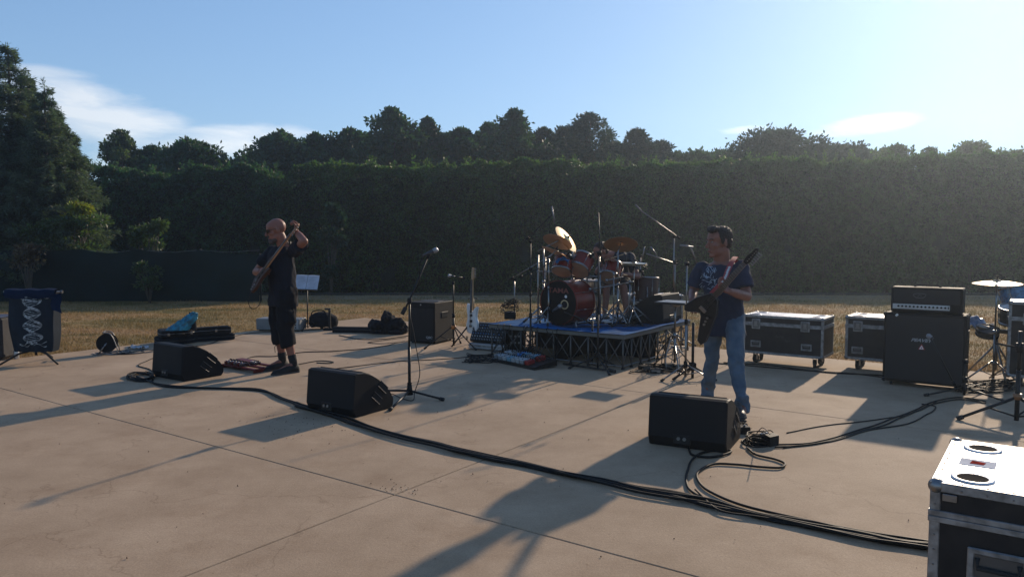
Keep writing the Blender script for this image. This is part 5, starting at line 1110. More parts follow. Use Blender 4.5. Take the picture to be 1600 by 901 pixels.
for v_ in range(1): q.grid(lambda a, b: (.26 + .12 * a + .01 * math.sin(b * 7), -.098 - .004 * math.sin(a * 9) , Ht - .03 - .24 * b * (.8 + .2 * a)), 8, 10)
o_ = single('blue_towel', MB().add([tuple(PM(t) @ V(v)) for v in q.v], q.f, None, True), mat('navy_towel', (.006, .015, .040), .9, bump=.5, bscale=90, spec=.1), 'dark blue towel folded over the top of the draped stand', 'towel')
# black padded case at far left
t = thing('amplifier_cover', 'dark grey padded box cut by the left edge beside the draped stand', 'padded case', (-6.98, 9.62, 0), .02)
q = MB(); q.box((.19, .22, .275), (.58, .44, .54), ch=.035); part('body', q, mat('grey_padded_cloth', (.028, .026, .026), .85, bump=.8, bscale=9, var=.3), t); q = MB(); q.box((.19, .22, .545), (.56, .42, .014), ch=.006); part('top_panel', q, mat('navy_cloth', (.02, .035, .075), .8), t); q = MB(); q.box((.22, -.003, .25), (.20, .008, .14), ch=.003); part('pocket', q, mt('cloth'), t)
a = G(26, 560); t = thing('drink_can', 'small pale drink can on the concrete at the foot of the draped stand', 'can', a); q = MB(); q.lathe([(0, 0), (.026, 0), (.032, .008), (.032, .105), (.026, .118), (0, .117)], None, 20); part('body', q, mat('can_label', (.45, .48, .50), .3, .6, var=.6, scale=30), t); q = MB(); q.lathe([(.026, .1185), (0, .1185)], None, 16); part('lid', q, mt('steel'), t)
# cable reel
a = G(168, 553); t = thing('cable_reel', 'black cable reel on a bent chrome tube frame near the lawn edge', 'cable reel', a, .35)
for y in (-.055, .055): q = MB(); q.cone((0, y - .004, .155), (0, y + .004, .155), .125, n=28); part('flange', q, mt('plastic'), t)
q = MB(); q.cone((0, -.05, .155), (0, .05, .155), .07, n=20); part('drum', q, mt('plastic'), t)
for k in range(5): q = MB(); q.tube([(.085 * math.cos(b * .42), -.04 + k * .02, .155 + .085 * math.sin(b * .42)) for b in range(16)], .009, 6); part('cable_turn', q, mt('cable'), t)
for y in (-.085, .085): q = MB(); q.tube(catmull([(-.16, y, .012), (.02, y, .012), (.13, y, .03), (.10, y, .18), (.05, y, .28), (-.03, y, .30)], 5), .007, 7); part('frame_tube', q, mt('steel'), t)
q = MB(); q.tube([(-.03, -.085, .30), (-.03, .085, .30)], .011, 7); q.tube([(0, -.085, .155), (0, .085, .155)], .009, 7); q.tube([(0, -.085, .155), (-.10, -.085, .012)], .009, 7); part('handle_bar', q, mt('chrome'), t)
for k in range(5):
    c0 = G(175 + rnd.uniform(-10, 50), 551 + rnd.uniform(-3, 3)); pts = [(c0.x + (.12 + .1 * rnd.random()) * math.cos(u_ * .7 + k) + .02 * u_, c0.y + .16 * math.sin(u_ * .7 + k) , .006) for u_ in range(12)]
    q = MB(); q.tube(catmull(pts, 4), .005, 5); single('extension_cable', q, [mt('cable'), mat('grey_cable', (.17, .17, .17), .5)][k % 2], 'loosely looped cable lying on the concrete around the cable reel', 'cable', 'loops of cable by the reel')
# guitar cases
CASE = smooth_poly([(0, -.17), (.0, .17), (.12, .20), (.24, .165), (.36, .17), (.44, .13), (.52, .075), (.80, .07), (.98, .085), (1.0, 0), (.98, -.085), (.80, -.07), (.52, -.075), (.44, -.13), (.36, -.17), (.24, -.165), (.12, -.20)], 3)
a, b_ = G(236, 541), G(350, 533); ang = rotz_of(a, b_)
def gcase(label, loc, ang, z, h, sc_, m_, seam, hard=True, name='guitar_case'):
    t = thing(name, label, 'guitar case', (loc[0], loc[1], z), ang); cx, cy = .45, 0
    ins = lambda k: [(x * sc_ if k == 1 else (cx + (x - cx) * k) * sc_, y * sc_ * k) for x, y in CASE]
    q = MB(); q.loft([[(x, y, 0) for x, y in ins(.95)], [(x, y, h * .15) for x, y in ins(1)], [(x, y, h * .85) for x, y in ins(1)], [(x, y, h) for x, y in ins(.95)]], smooth=False); part('shell', q, m_, t)
    q = MB(); q.tube([(x * 1.002, y * 1.012, h * .55) for x, y in ins(1)] + [(ins(1)[0][0], ins(1)[0][1] * 1.012, h * .55)], .004, 5); part('seam', q, seam, t)
    if hard:
        for x, y in ((.10, -.205), (.42, -.15), (.78, -.075)): q = MB(); q.box((x * sc_, y * sc_, h * .5), (.035, .012, .04), ch=.003); part('latch', q, mt('chrome'), t)
        q = MB(); q.tube([(.20 * sc_, -.18 * sc_, h * .5), (.21 * sc_, -.215 * sc_, h * .5), (.30 * sc_, -.215 * sc_, h * .5), (.31 * sc_, -.18 * sc_, h * .5)], .009, 6); part('handle', q, mt('rubber'), t)
    return t
gcase('black soft gig bag lying flat under the hard guitar case', a + V((-.03, .22, 0)), ang, 0, .10, 1.10, mt('cloth'), mat('zip_grey', (.04, .04, .04), .5), False, 'gig_bag')
gcase('black hard guitar case with chrome latches lying on the soft gig bag', a + V((.02, .22, 0)), ang, .102, .11, 1.0, mt('tolex'), mt('steel'))
cc = V((a.x + .30, a.y + .20, .214)); q = MB()
def bagp(a_, b, s=1):
    th = a_ * 6.283; r_ = (1 - b ** 2.2) ; x = (.17 * math.cos(th) + .10 * b) * (1 if b < .98 else .3) * (1 - .45 * b) + .17 * b; y = .10 * math.sin(th) * (1 - .6 * b); z = .24 * b * (1 + .1 * math.cos(th))
    n_ = noise.noise(V((math.cos(th) * 2, math.sin(th) * 2, b * 5))) * .035 + noise.noise(V((math.cos(th) * 6, math.sin(th) * 6, b * 11))) * .014; return (cc.x + x * (1 + n_ * 5), cc.y + y * (1 + n_ * 6), cc.z + z + (n_ if b > .02 else 0))
q.grid(bagp, 40, 18); single('plastic_bag', q, mat('cyan_plastic', (.02, .20, .30), .35, var=.5, scale=18, trans=.25), 'crumpled cyan blue plastic bag on top of the hard guitar case', 'bag')
q = MB(); cc2 = cc + V((.20, .05, 0)); q.grid(lambda a_, b: (cc2.x + (.06 * math.cos(a_ * 6.283)) * (1 - .3 * b), cc2.y + .05 * math.sin(a_ * 6.283), cc2.z + .25 * b + .012 * math.sin(a_ * 12)), 14, 8); q.add([(cc2.x, cc2.y, cc2.z + .25)] + [(cc2.x + .042 * math.cos(k * .9), cc2.y + .05 * math.sin(k * .9), cc2.z + .25) for k in range(7)], [(0, 1 + k, 1 + (k + 1) % 7) for k in range(7)]); single('black_pouch', q, mt('cloth'), 'small black pouch leaning against the cyan bag on the guitar case', 'pouch')
# clear wrap by the left wedge
c0 = G(214, 546); q = MB(); q.grid(lambda a_, b: (c0.x - .14 + .26 * a_, c0.y + .12 * b, .01 + .06 * abs(noise.noise(V((a_ * 5, b * 4, 3)))) + .02 * math.sin(a_ * 9) ** 2), 14, 8); single('crumpled_wrap', q, mat('clear_wrap', (.35, .36, .38), .25, spec=.8), 'crumpled pale plastic wrap on the concrete behind the left wedge', 'plastic wrap')
# music stand
bs = G(481, 515); t = thing('music_stand', 'low black music stand with white sheet music behind the bassist', 'music stand', bs)
q = MB(); q.tube([bs + V((0, 0, .03)), bs + V((0, 0, .72))], .010, 8); part('pole', q, mt('dkmetal'), t, world=True); tripod(t, bs, .24, .16, (.4, 2.5, 4.6))
Md = frame(bs + V((.0, -.01, .80)), (1, -.12, -.03), (0, -.92, .42)); q = MB(); q.box((0, 0, 0), (.42, .27, .006), Md, ch=.002); q.box((0, -.135, .02), (.42, .008, .04), Md); part('desk', q, mt('dkmetal'), t, world=True)
sh = thing('sheet_music', 'white sheets of music on the low music stand', 'sheet music', bs + V((0, -.02, .8)))
for k, x_ in enumerate((-.10, .105)): q = MB(); q.grid(lambda a_, b: (x_ - .10 + .20 * a_, -.125 + .26 * b, .006 + .010 * math.sin(a_ * 3.14)), 6, 4, Md); q.grid(lambda a_, b: (x_ + .10 - .20 * a_, -.125 + .26 * b, .0055 + .010 * math.sin(a_ * 3.14)), 6, 4, Md); pg = part('page', q, mat('paper', (.62, .66, .74), .8, trans=.4), sh, world=True)
for s_ in (-1, 1):
    q = MB()
    for k in range(9): q.box((s_ * .102, -.10 + k * .025, .0185), (.15 * rnd.uniform(.6, 1), .0022, .0006), Md)
    part('staves', q, mat('ink', (.20, .20, .24), .9), sh, world=True, kind='stuff')
# small powered mixer behind the bassist, bags
a = G(401, 517); t = thing('powered_mixer', 'small grey box mixer on the concrete behind the legs of the bassist', 'mixer', a, -.12); q = MB(); q.box((.37, .15, .115), (.76, .30, .19), ch=.012); part('body', q, mat('grey_box', (.17, .17, .165), .5), t); q = MB(); q.box((.50, -.004, .12), (.46, .012, .15), ch=.003); fp = part('front_panel', q, mat('panel_grey', (.30, .30, .29), .5), t)
for r_ in range(3):
    for k in range(9): q = MB(); x = .31 + k * .047; z = .07 + r_ * .045; q.cone((x, -.01, z), (x, -.024, z), .011, n=8); part('knob', q, mt('plastic'), fp)
for x in (.04, .7): q = MB(); q.box((x, .15, .010), (.04, .2, .02)); part('foot', q, mt('rubber'), t)
a = G(478, 515); t = thing('duffel_bag', 'black duffel bag with a carry strap right of the music stand', 'bag', a, .0)
q = MB(); q.box((.24, .16, .14), (.44, .26, .22), ch=.05); q.ell((.24, .16, .17), (.24, .15, .125)); q.ell((.44, .16, .12), (.07, .12, .11)); part('bag', remesh('bag', q, .018, mt('cloth'), 5, .014, 9), None, t); q = MB(); q.tube(catmull([(.08, .03, .20), (.12, .02, .31), (.30, .02, .32), (.36, .03, .21)], 5), .010, 6); part('strap', q, mt('cloth'), t); q = MB(); q.box((.055, .02, .16), (.008, .01, .06)); part('buckle', q, mt('steel'), t)
t = thing('trolley_handle', 'upright black telescopic handle sticking up beside the duffel bag', 'trolley', a + V((.42, -.06, 0)), 0); q = MB(); q.box((0, 0, .18), (.035, .05, .34), ch=.008); part('post', q, mt('dkmetal'), t); q = MB(); q.box((-.03, 0, .36), (.10, .04, .03), RY(0), ch=.008); part('grip', q, mt('rubber'), t); q = MB(); q.box((0, .0, .02), (.2, .12, .04), ch=.008); part('base', q, mt('plastic'), t)
a, b_ = G(514, 520), G(640, 522); t = thing('gig_bag', 'long flat black gig bag lying on the concrete left of the subwoofer', 'guitar case', a + V((.02, .12, 0)), rotz_of(a, b_) )
q = MB(); q.loft([[(x, y, 0) for x, y in PP], [(x * 1.01, y * 1.05, .03) for x, y in PP], [(x * 1.0, y * 1.0, .085) for x, y in PP]], smooth=False) if False else None
PP = [(1.25 - x * 1.22, y * .95) for x, y in CASE[::-1]]
q.loft([[(x, y, 0) for x, y in PP], [(x, y * 1.04, .02) for x, y in PP], [(x, y * 1.04, .07) for x, y in PP], [(x, y * .9, .09) for x, y in PP]], smooth=True); part('bag', q, mt('cloth'), t); q = MB(); q.tube([(x, y * 1.05, .055) for x, y in PP], .004, 5); part('zip', q, mat('zip_grey', (.04, .04, .04), .5), t)
t = thing('bag_heap', 'heap of soft black bags and jackets on the gig bag left of the subwoofer', 'bags', P(605, 512, 12.3) + V((0, 0, 0)), 0); t.location.z = .0; q = MB(); c = V((P(606, 512, 12.3).x, 12.35, 0))
for dx, dz, r1, r2 in ((-.10, .13, .15, .08), (.12, .14, .18, .10), (.02, .20, .14, .10), (-.02, .26, .09, .09), (.20, .08, .14, .08), (-.22, .14, .09, .08), (.0, .10, .26, .09)): q.ell(c + V((dx, rnd.uniform(-.05, .05), dz)), (r1, .15, r2))
part('bags', remesh('bags', q, .016, mt('cloth'), 2, .05, 8, PM(t).inverted()), None, t)

# ---- second drum kit at the right edge
BLU = mat('blue_sparkle', (.015, .10, .20), .2, coat=.8, var=.5, scale=40)
cymbal('shiny flat cymbal of the second kit at the right edge above the blue drum', P(1558, 440, 8.2), V((-.03, -.04, 1)), .235, (P(1558, 440, 8.2).x + .0, 8.2), mat('cymbal_pale', (.62, .47, .28), .3, .95, .05, 4), z0=0, legs=.30, la=1.0)
dd, _ = drum('glossy blue tom behind the snare at the right edge', P(1588, 462, 8.7), (-.1, .25, .95), .165, .19, red=BLU, name='tom_drum', bot=mat('blue_head', (.08, .22, .36), .3, trans=.3)); q = MB(); c = P(1588, 462, 8.7); q.tube([(c.x + .05, c.y + .17, c.z), (c.x + .05, c.y + .2, .02)], .012, 8); part('post', q, mt('chrome'), dd, world=True)
dd, _ = drum('black shelled snare drum with a white head at the right edge', P(1594, 492, 8.2), (-.12, -.14, 1), .19, .16, red=mt('dkmetal'), bot=mt('white'), top=mt('white'), name='snare_drum', lugs=8); c = P(1594, 492, 8.2); q = MB(); q.tube([(c.x, c.y, c.z - .09), (c.x, c.y, .2)], .012, 8)
for k in range(3): q.tube([(c.x, c.y, .25), (c.x + .26 * math.cos(k * 2.09 + .4), c.y + .26 * math.sin(k * 2.09 + .4), .01)], .010, 6)
part('stand', q, mt('chrome'), dd, world=True)
dd, _ = drum('small dark practice drum pad lying low between amplifier and snare', P(1543, 518, 8.35), (-.1, -.35, .9), .105, .05, red=mt('dkmetal'), top=mat('grey_pad', (.09, .085, .08), .7), bot=mt('dkmetal'), name='drum_pad', lugs=0, hoop='rubber'); q = MB(); c = P(1558, 520, 8.35); q.tube([P(1528, 509, 8.35), P(1560, 517, 8.4), P(1590, 520, 8.4)], .025, 8); q.tube([(c.x, c.y, c.z), (c.x, c.y, .1)], .014, 8)
for k in range(3): q.tube([(c.x, c.y, .40), (c.x + .30 * math.cos(k * 2.09 + .3), c.y + .30 * math.sin(k * 2.09 + .3), .01)], .011, 6)
part('stand', q, mt('steel'), dd, world=True)
c0 = P(1536, 468, 13.3); q = MB(); q.grid(lambda a_, b: (c0.x - .22 + .44 * a_, 13.3 + .4 * b, -.03 + (.16 * math.sin(min(1, a_ * 1.1) * 3.0) * math.sin(max(.0, b) * 3.14) + .06 * noise.noise(V((a_ * 6, b * 6, 0)))) + .02), 24, 14)
t_ = single('blue_sheet', q, mat('blue_tarp', (.02, .06, .12), .35, var=.4, scale=9), 'crumpled blue sheet on the lawn between amplifier and second drum kit', 'tarpaulin'); t_.location.z = -.036
# tripod speaker stand at the right
bs = G(1588, 660); t = thing('speaker_stand', 'black tripod speaker stand at the right edge in front of the upright flight case', 'speaker stand', bs)
q = MB(); q.tube([bs + V((0, 0, .02)), bs + V((0, 0, .45))], .019, 10); q.tube([bs + V((0, 0, .45)), bs + V((0, 0, .78))], .015, 10); part('pole', q, mt('dkmetal'), t, world=True); q = MB(); q.cone(bs + V((0, 0, .20)), bs + V((0, 0, .25)), .032, n=12); part('collar', q, mat('orange_brown_clamp', (.25, .11, .04), .5), t, world=True)
q = MB(); q.cone(bs + V((0, 0, .60)), bs + V((0, 0, .68)), .028, n=12); q.tube([bs + V((0, 0, .64)), bs + V((-.22, -.02, .68))], .009, 7); part('clamp_knob', q, mt('plastic'), t, world=True)
for e_ in (G(1499, 656), bs + V((.42, .25, 0)), bs + V((.25, -.40, 0))):
    q = MB(); f = V((e_.x, e_.y, .02)); s0 = bs + V((0, 0, .22)); q.tube([s0, f], .013, 8); lg_ = part('leg', q, mt('dkmetal'), t, world=True); dd_ = (f - s0).normalized(); q = MB(); q.cone(f - dd_ * .03, f + dd_ * .02, .021, n=10); part('rubber_foot', q, mt('rubber'), lg_, world=True); q = MB(); q.tube([s0.lerp(f, .5), bs + V((0, 0, .05))], .008, 6); part('brace', q, mt('dkmetal'), t, world=True)
# boom stand leaning in front of the amplifier
bs = V((4.42, 7.36, 0)); t = stand('black boom microphone stand whose arm crosses the front of the big amplifier cabinet', bs, (bs.x, bs.y, .36), (P(1492, 602, 7.36), P(1451, 522, 7.48)), (P(1447, 522, 7.50), P(1458, 529, 7.46)), .34, (2.9, 5.6, .6), .10, low_legs=True)

# ---- cables
def cab(label, pts, r=.0055, group=None, m_='cable', k=8, jit=.0, name='cable', z=None):
    z = r if z is None else z; p = [G(x, y) + V((0, 0, z)) for x, y in pts]; q = catmull(p, k)
    q = [v + V((noise.noise(v * 3 + V((jit * 9, 0, 0))) * .02 + jit, noise.noise(v * 3 + V((0, 9, jit * 50))) * .02, 0)) for v in q]
    b = MB(); b.tube(q, r, 6); return single(name, b, mt(m_), label, 'cable', group)
GC = 'main bundle of black cables across the concrete'
main = [(215, 590), (232, 600), (262, 606), (330, 609), (400, 612), (432, 622), (462, 634), (500, 644), (545, 659), (600, 677), (680, 697), (760, 717), (850, 735), (950, 756), (1040, 775), (1110, 790), (1180, 806), (1260, 822), (1340, 838), (1420, 852), (1500, 862)]
for i in range(6):
    o = [rnd.uniform(-1.5, 1.5) for _ in main]; st_ = 0 if i < 2 else 6
    pts = [(x, y + (i - 2.5) * .9 * (1 + x / 700) * .75 + o[k] * .9 * (1 + x / 900)) for k, (x, y) in enumerate(main)][st_:]
    cab('one of the parallel black cables of the bundle crossing to the foreground case', pts, .0085 if i % 2 else .0105, GC, z=.010 + .006 * (i % 3))
pa = [(1074, 700), (1080, 712), (1105, 716), (1130, 712), (1140, 706), (1120, 704), (1090, 712), (1078, 735), (1070, 755), (1085, 775), (1125, 792), (1200, 815), (1280, 828), (1360, 845), (1450, 860)]
cab('black cable looping out of the near wedge monitor and joining the bundle', pa, .0085, z=.012)
pb = [(1168, 702), (1180, 712), (1210, 720), (1226, 727), (1220, 733), (1190, 732), (1150, 728), (1115, 728), (1090, 742), (1095, 762), (1130, 782), (1200, 802), (1290, 822), (1380, 845), (1450, 858)]
cab('black cable curling from the tangled cables back to the bundle', pb, .0085, z=.012)
cab('outer black cable running alongside the bundle near the foreground case', [(1085, 770), (1120, 800), (1180, 812), (1250, 822), (1330, 838), (1400, 848), (1460, 856)], .006, z=.02)
# tangle
for i in range(9):
    pts = []; c0 = (1188, 690)
    for u_ in range(9): a = u_ * 1.1 + i; pts.append((c0[0] + 24 * math.cos(a) * rnd.uniform(.6, 1.25), c0[1] + 8 * math.sin(a) * rnd.uniform(.5, 1.3)))
    p = [G(x, y) + V((0, 0, .006 + .06 * rnd.random() * (i > 3))) for x, y in pts]; b = MB(); b.tube(catmull(p, 6), .0045, 5); single('cable', b, mt('cable'), 'thin black cable in the tangle between wedge monitor and switch pedal', 'cable', 'tangled cables near the guitarist')
b = MB(); b.tube(catmull([G(1180, 680, .01), G(1190, 668, .08) , G(1198, 672, .14), G(1203, 678, .20)], 5), .0035, 5); single('cable', b, mt('cable'), 'thin cable end sticking up out of the tangle of cables', 'cable')
r1 = [(1212, 696), (1260, 694), (1300, 686), (1345, 672), (1390, 658), (1430, 640), (1460, 628), (1500, 622), (1540, 628)]
for i in range(2): cab(['black cable running from the switch pedal towards the amplifier, upper of two', 'black cable running from the switch pedal towards the amplifier, lower of two'][i], [(x, y + i * 3 + rnd.uniform(-1, 1)) for x, y in r1], .0065, 'cables between pedals and amplifier', z=.008)
cab('thin black cable taking the upper path from the pedals to the amplifier', [(1230, 677), (1280, 666), (1340, 660), (1400, 652), (1440, 640), (1464, 628)], .005)
cab('black cable making a bow before it reaches the amplifier', [(1225, 700), (1300, 690), (1360, 672), (1420, 662), (1448, 648), (1462, 636), (1440, 632)], .006)
for i in range(2): cab('black cable on the concrete in front of the wheeled flight cases, %s of two' % ('farther', 'nearer')[i], [(1120, 568), (1160, 571), (1230, 577), (1300, 583), (1378, 587)] if i == 0 else [(1130, 567), (1200, 571), (1270, 580), (1330, 584), (1380, 590)], .008, 'cables in front of the flight cases')
cab('black cable wandering from the music stand past the bassist to the subwoofer', [(345, 571), (372, 568), (395, 558), (430, 557), (470, 551), (520, 549), (560, 546), (600, 541), (632, 533)], .006)
cab('black cable from behind the bassist ending in a loop', [(455, 572), (480, 567), (500, 564), (520, 566), (515, 568), (495, 567)], .006)
cab('thin black cable running from the middle wedge towards the riser', [(508, 578), (560, 572), (620, 565), (680, 562), (720, 559), (770, 553)], .005)
cab('cable from the guitar cases past the bassist', [(300, 542), (330, 537), (352, 526)], .006, m_='cable'); cab('black cable leading right from the guitar cases behind the bassist', [(355, 528), (390, 521), (440, 518), (500, 515)], .006)
cab('black cable curving on the concrete below the gig bag', [(530, 524), (560, 530), (600, 530), (630, 526), (660, 524)], .006); cab('two-strand cable loop left of the subwoofer foot', [(636, 527), (600, 532), (575, 535), (600, 537), (640, 533)], .005)
for i in range(6):
    pts = [(222 + 20 * math.cos(u_ * .9 + i) * rnd.uniform(.5, 1.2), 590 + 6 * math.sin(u_ * .9 + i) * rnd.uniform(.6, 1.2)) for u_ in range(8)]; cab('black cable coiled at the left end of the bundle behind the left wedge', pts, .007, 'coil beside the left wedge', z=.008 + .004 * i)
cab('thin cable rising behind the left wedge monitor', [(240, 560), (222, 567), (218, 572), (232, 577), (240, 585)], .006)
for i in range(7):
    pts = [(750 + 28 * math.cos(u_ * 1.0 + i * 2) * rnd.uniform(.4, 1.2), 562 + 6 * math.sin(u_ * 1.0 + i) * rnd.uniform(.6, 1.2)) for u_ in range(8)]; cab('black cable in the tangle left of the crowded pedalboard', pts, .0055, 'tangled cables by the pedalboard', z=.008 + .004 * i, m_='cable')
for i in range(6):
    pts = [(1030 + 45 * math.cos(u_ * 1.1 + i * 2) * rnd.uniform(.4, 1.1), 577 + 6 * math.sin(u_ * 1.0 + i) * rnd.uniform(.6, 1.2)) for u_ in range(8)]; cab('black cable on the floor around the foot of the tray stand', pts, .0055, 'cables by the tray stand', z=.008 + .004 * i)
for i in range(8):
    pts = [(1535 + 55 * math.cos(u_ * 1.2 + i * 2) * rnd.uniform(.4, 1.1), 606 + 10 * math.sin(u_ * 1.0 + i) * rnd.uniform(.6, 1.2)) for u_ in range(8)]; cab('black cable on the floor between the amplifier and the right edge', pts, .006, 'cables under the second drum kit', z=.008 + .004 * i)
for i in range(9):   # cables hanging off the riser front left
    f = rnd.uniform(.9, 1.98); a0 = WT @ V((-.02, f, RH)); b = MB(); pts = [a0 + V((0, .03, .01)), a0 + V((-.02, -.03, -.02)), a0 + V((rnd.uniform(-.06, .1), -.04, -.2)), a0 + V((rnd.uniform(-.1, .1), -.12, -.41)), a0 + V((rnd.uniform(-.3, .1), -.3, -.412))]
    b.tube(catmull(pts, 5), .0055, 5); single('cable', b, mt('cable'), 'black cable hanging down over the front left edge of the riser', 'cable', 'cables hanging from the riser')
for i in range(10):
    b = MB(); c0 = (rnd.uniform(.2, 1.8), rnd.uniform(.2, 1.8)); pts = [WT @ V((min(1.9, max(.1, c0[0] + rnd.uniform(-.35, .35))), min(1.9, max(.1, c0[1] + rnd.uniform(-.35, .35))), ZS + .014)) for _ in range(5)]
    b.tube(catmull(pts, 5), .006, 5); single('cable', b, mt('cable'), 'black cable lying on the blue carpet of the riser', 'cable', 'cables on the blue carpet')
# ================================================================ PEOPLE
def skin(name, c): 
    m = mat(name, c, .5, var=.12, scale=14, bump=.15, bscale=160, spec=.35); b = m.node_tree.nodes['Principled BSDF']; b.inputs['Subsurface Weight'].default_value = .12; b.inputs['Subsurface Radius'].default_value = (.02, .006, .003); return m
SK1 = skin('skin_ruddy', (.235, .095, .062)); SK2 = skin('skin_tan', (.21, .09, .062))
def head(b, c, f, u, s=1.0, beard=False):
    f = V(f).normalized(); r = f.cross(V(u)).normalized(); u = r.cross(f).normalized()
    M = Matrix(((r.x, f.x, u.x, c[0]), (r.y, f.y, u.y, c[1]), (r.z, f.z, u.z, c[2]), (0, 0, 0, 1))) @ Matrix.Scale(s, 4)
    E = lambda c_, r_: b.ell(c_, r_, M, 16, 12)
    E((0, -.015, .035), (.076, .096, .088)); E((0, .03, .045), (.066, .062, .062)); E((0, .04, -.015), (.057, .052, .078)); E((0, .022, -.062), (.056, .062, .050)); E((0, .068, -.098), (.026, .022, .018))
    b.cone((0, .090, .018), (0, .117, -.026), .007, .0125, 8, M=M); b.ell((0, .110, -.028), (.016, .014, .010), M, 10, 8); E((0, .083, .030), (.050, .014, .010)); E((0, .089, -.058), (.023, .010, .006)); E((0, .087, -.070), (.020, .010, .006))
    for s_ in (-1, 1):
        b.ell((s_ * .077, -.008, -.006), (.009, .020, .031), M, 10, 8, rot=RX(-8)); E((s_ * .038, .060, -.02), (.022, .024, .020))
    return M
def face_parts(t, M, browm, eyes=True):
    if eyes:
        for s_ in (-1, 1):
            q = MB(); q.ell((s_ * .030, .0835, .010), (.0115, .0095, .0065), M, 12, 8); e_ = part('eye', q, mat('eye_white', (.22, .19, .18), .6), t, world=True); q = MB(); q.ell((s_ * .030, .0915, .010), (.0055, .0045, .0055), M, 10, 6); part('iris', q, mat('iris_dark', (.03, .02, .015), .2), e_, world=True)
            q = MB(); q.tube([M @ V((s_ * .014, .096, .031)), M @ V((s_ * .032, .093, .036)), M @ V((s_ * .050, .080, .031))], .0042, 6); part('eyebrow', q, browm, t, world=True)
    q = MB(); q.tube([M @ V((-.019, .0945, -.064)), M @ V((0, .1005, -.0635)), M @ V((.019, .0945, -.064))], .0028, 6); part('mouth', q, mat('lip', (.20, .07, .055), .5), t, world=True)
def hand(b, w, d, n, th, curl=.9, s=1.0, spread=.008, curls=None):
    """w wrist, d finger direction, n palm normal, th thumb side (+1/-1 of n x d)"""
    w = V(w); d = V(d).normalized(); n = (V(n) - d * V(n).dot(d)).normalized(); sd_ = n.cross(d).normalized() * th
    for k in range(4):
        o = (1.5 - k) * .0205 * s; b.limb([w + sd_ * o * .55, w + d * .045 * s + sd_ * o * .9, w + d * .088 * s + sd_ * o], [.0155 * s, .0150 * s, .0115 * s], 8)
    Ls = [(.042, .026, .020), (.047, .030, .021), (.043, .028, .021), (.034, .021, .018)]
    for k in range(4):
        o = (1.5 - k) * (.0205 * s + spread * .3); p = w + d * .092 * s + sd_ * o; a = .25; cc = (curls[k] if curls else curl); pts = [p]; rd = [.0098 * s]
        for j, L in enumerate(Ls[k]):
            a += cc * (.55 if j == 0 else .75); dr = d * math.cos(a) + n * math.sin(a) + sd_ * (1.5 - k) * spread; p = p + dr.normalized() * L * s; pts.append(p); rd.append((.0092 - .0009 * j) * s)
        b.limb(pts, rd, 8)
    p0 = w + d * .022 * s + sd_ * .026 * s; p1 = p0 + (d * .6 + sd_ * .75 + n * .35).normalized() * .040 * s; p2 = p1 + (d * .85 + sd_ * .25 + n * .6).normalized() * .032 * s; p3 = p2 + (d * .8 - sd_ * .1 + n * .75).normalized() * .024 * s
    b.limb([p0, p1, p2, p3], [.014 * s, .0125 * s, .0105 * s, .009 * s], 8)
def ring(c, ax, ay, rx, ry, n=20, p=2.3):
    out = []
    for k in range(n):
        t = 2 * math.pi * k / n; ct, st = math.cos(t), math.sin(t); out.append(V(c) + V(ax) * (rx * math.copysign(abs(ct) ** (2 / p), ct)) + V(ay) * (ry * math.copysign(abs(st) ** (2 / p), st)))
    return out
def shoe(b, heel, toe, w=.045, h=.085, z=0.0):
    heel, toe = V(heel), V(toe); d = (toe - heel); d.z = 0; L = d.length; d.normalize(); s_ = V((-d.y, d.x, 0)); R_ = []
    for q, ww, hh in ((0, .6, .75), (.06, .8, .95), (.25, .82, 1.0), (.45, .85, .80), (.62, 1.0, .60), (.80, 1.0, .48), (.93, .8, .40), (1.0, .42, .30)):
        c = heel + d * (q * L); R_.append([c + s_ * (x * w * ww) + V((0, 0, zz * h * hh)) for x, zz in ((-.9, 0), (-1, .25), (-.85, .6), (-.45, .95), (0, 1.05), (.45, .95), (.85, .6), (1, .25), (.9, 0))])
    for r_ in R_:
        for v in r_: v.z += z
    b.loft(R_)
def sole(b, heel, toe, w=.050, z=0.0, hh=.020):
    heel, toe = V(heel), V(toe); d = (toe - heel); d.z = 0; L = d.length; d.normalize(); s_ = V((-d.y, d.x, 0)); P_ = []
    for q, ww in ((-.02, .5), (.05, .85), (.4, .78), (.7, 1.05), (.92, .9), (1.03, .45)): P_.append((heel + d * q * L, ww))
    out = [c + s_ * w * ww for c, ww in P_] + [c - s_ * w * ww for c, ww in P_[::-1]]; b.loft([[V((v.x, v.y, z + zz)) for v in out] for zz in (0, hh)], smooth=False)
NAVYS = mat('black_tshirt_cotton', (.011, .012, .018), .9, bump=.3, bscale=300, spec=.2)
# ---------------- bassist
F = V((-.70, -.71, 0)); L = V((.71, -.70, 0)); c0 = V((-2.675, 8.86, 0))
t = thing('person', 'bald man in dark glasses, black t-shirt and long black shorts playing a bass guitar', 'person', (c0.x, c0.y, 0)); W2 = PM(t).inverted()
hc = P(431.5, 360, 8.80); sl_, sr_ = P(463, 389, 8.70), P(425, 393, 9.00); el_, er_ = P(475, 377, 8.44), P(400, 425, 9.10); wl_, wr_ = P(463, 362, 8.60), P(406, 424, 8.86)
neck = P(442, 383, 8.86); hipl = c0 + L * .10 + V((0, 0, .92)); hipr = c0 - L * .10 + V((0, 0, .92))
al_, ar_ = V((-2.535, 8.765, .10)), V((-2.735, 9.00, .10)); kl_, kr_ = V((-2.62, 8.76, .50)), V((-2.755, 8.94, .50))
b = MB(); HM = head(b, hc, (-.90, -.36, -.25), (-.18, 0, 1), 1.10)
b.limb([neck + V((.02, 0, -.05)), hc + V((.035, .01, -.06))], [.072, .064], 14)
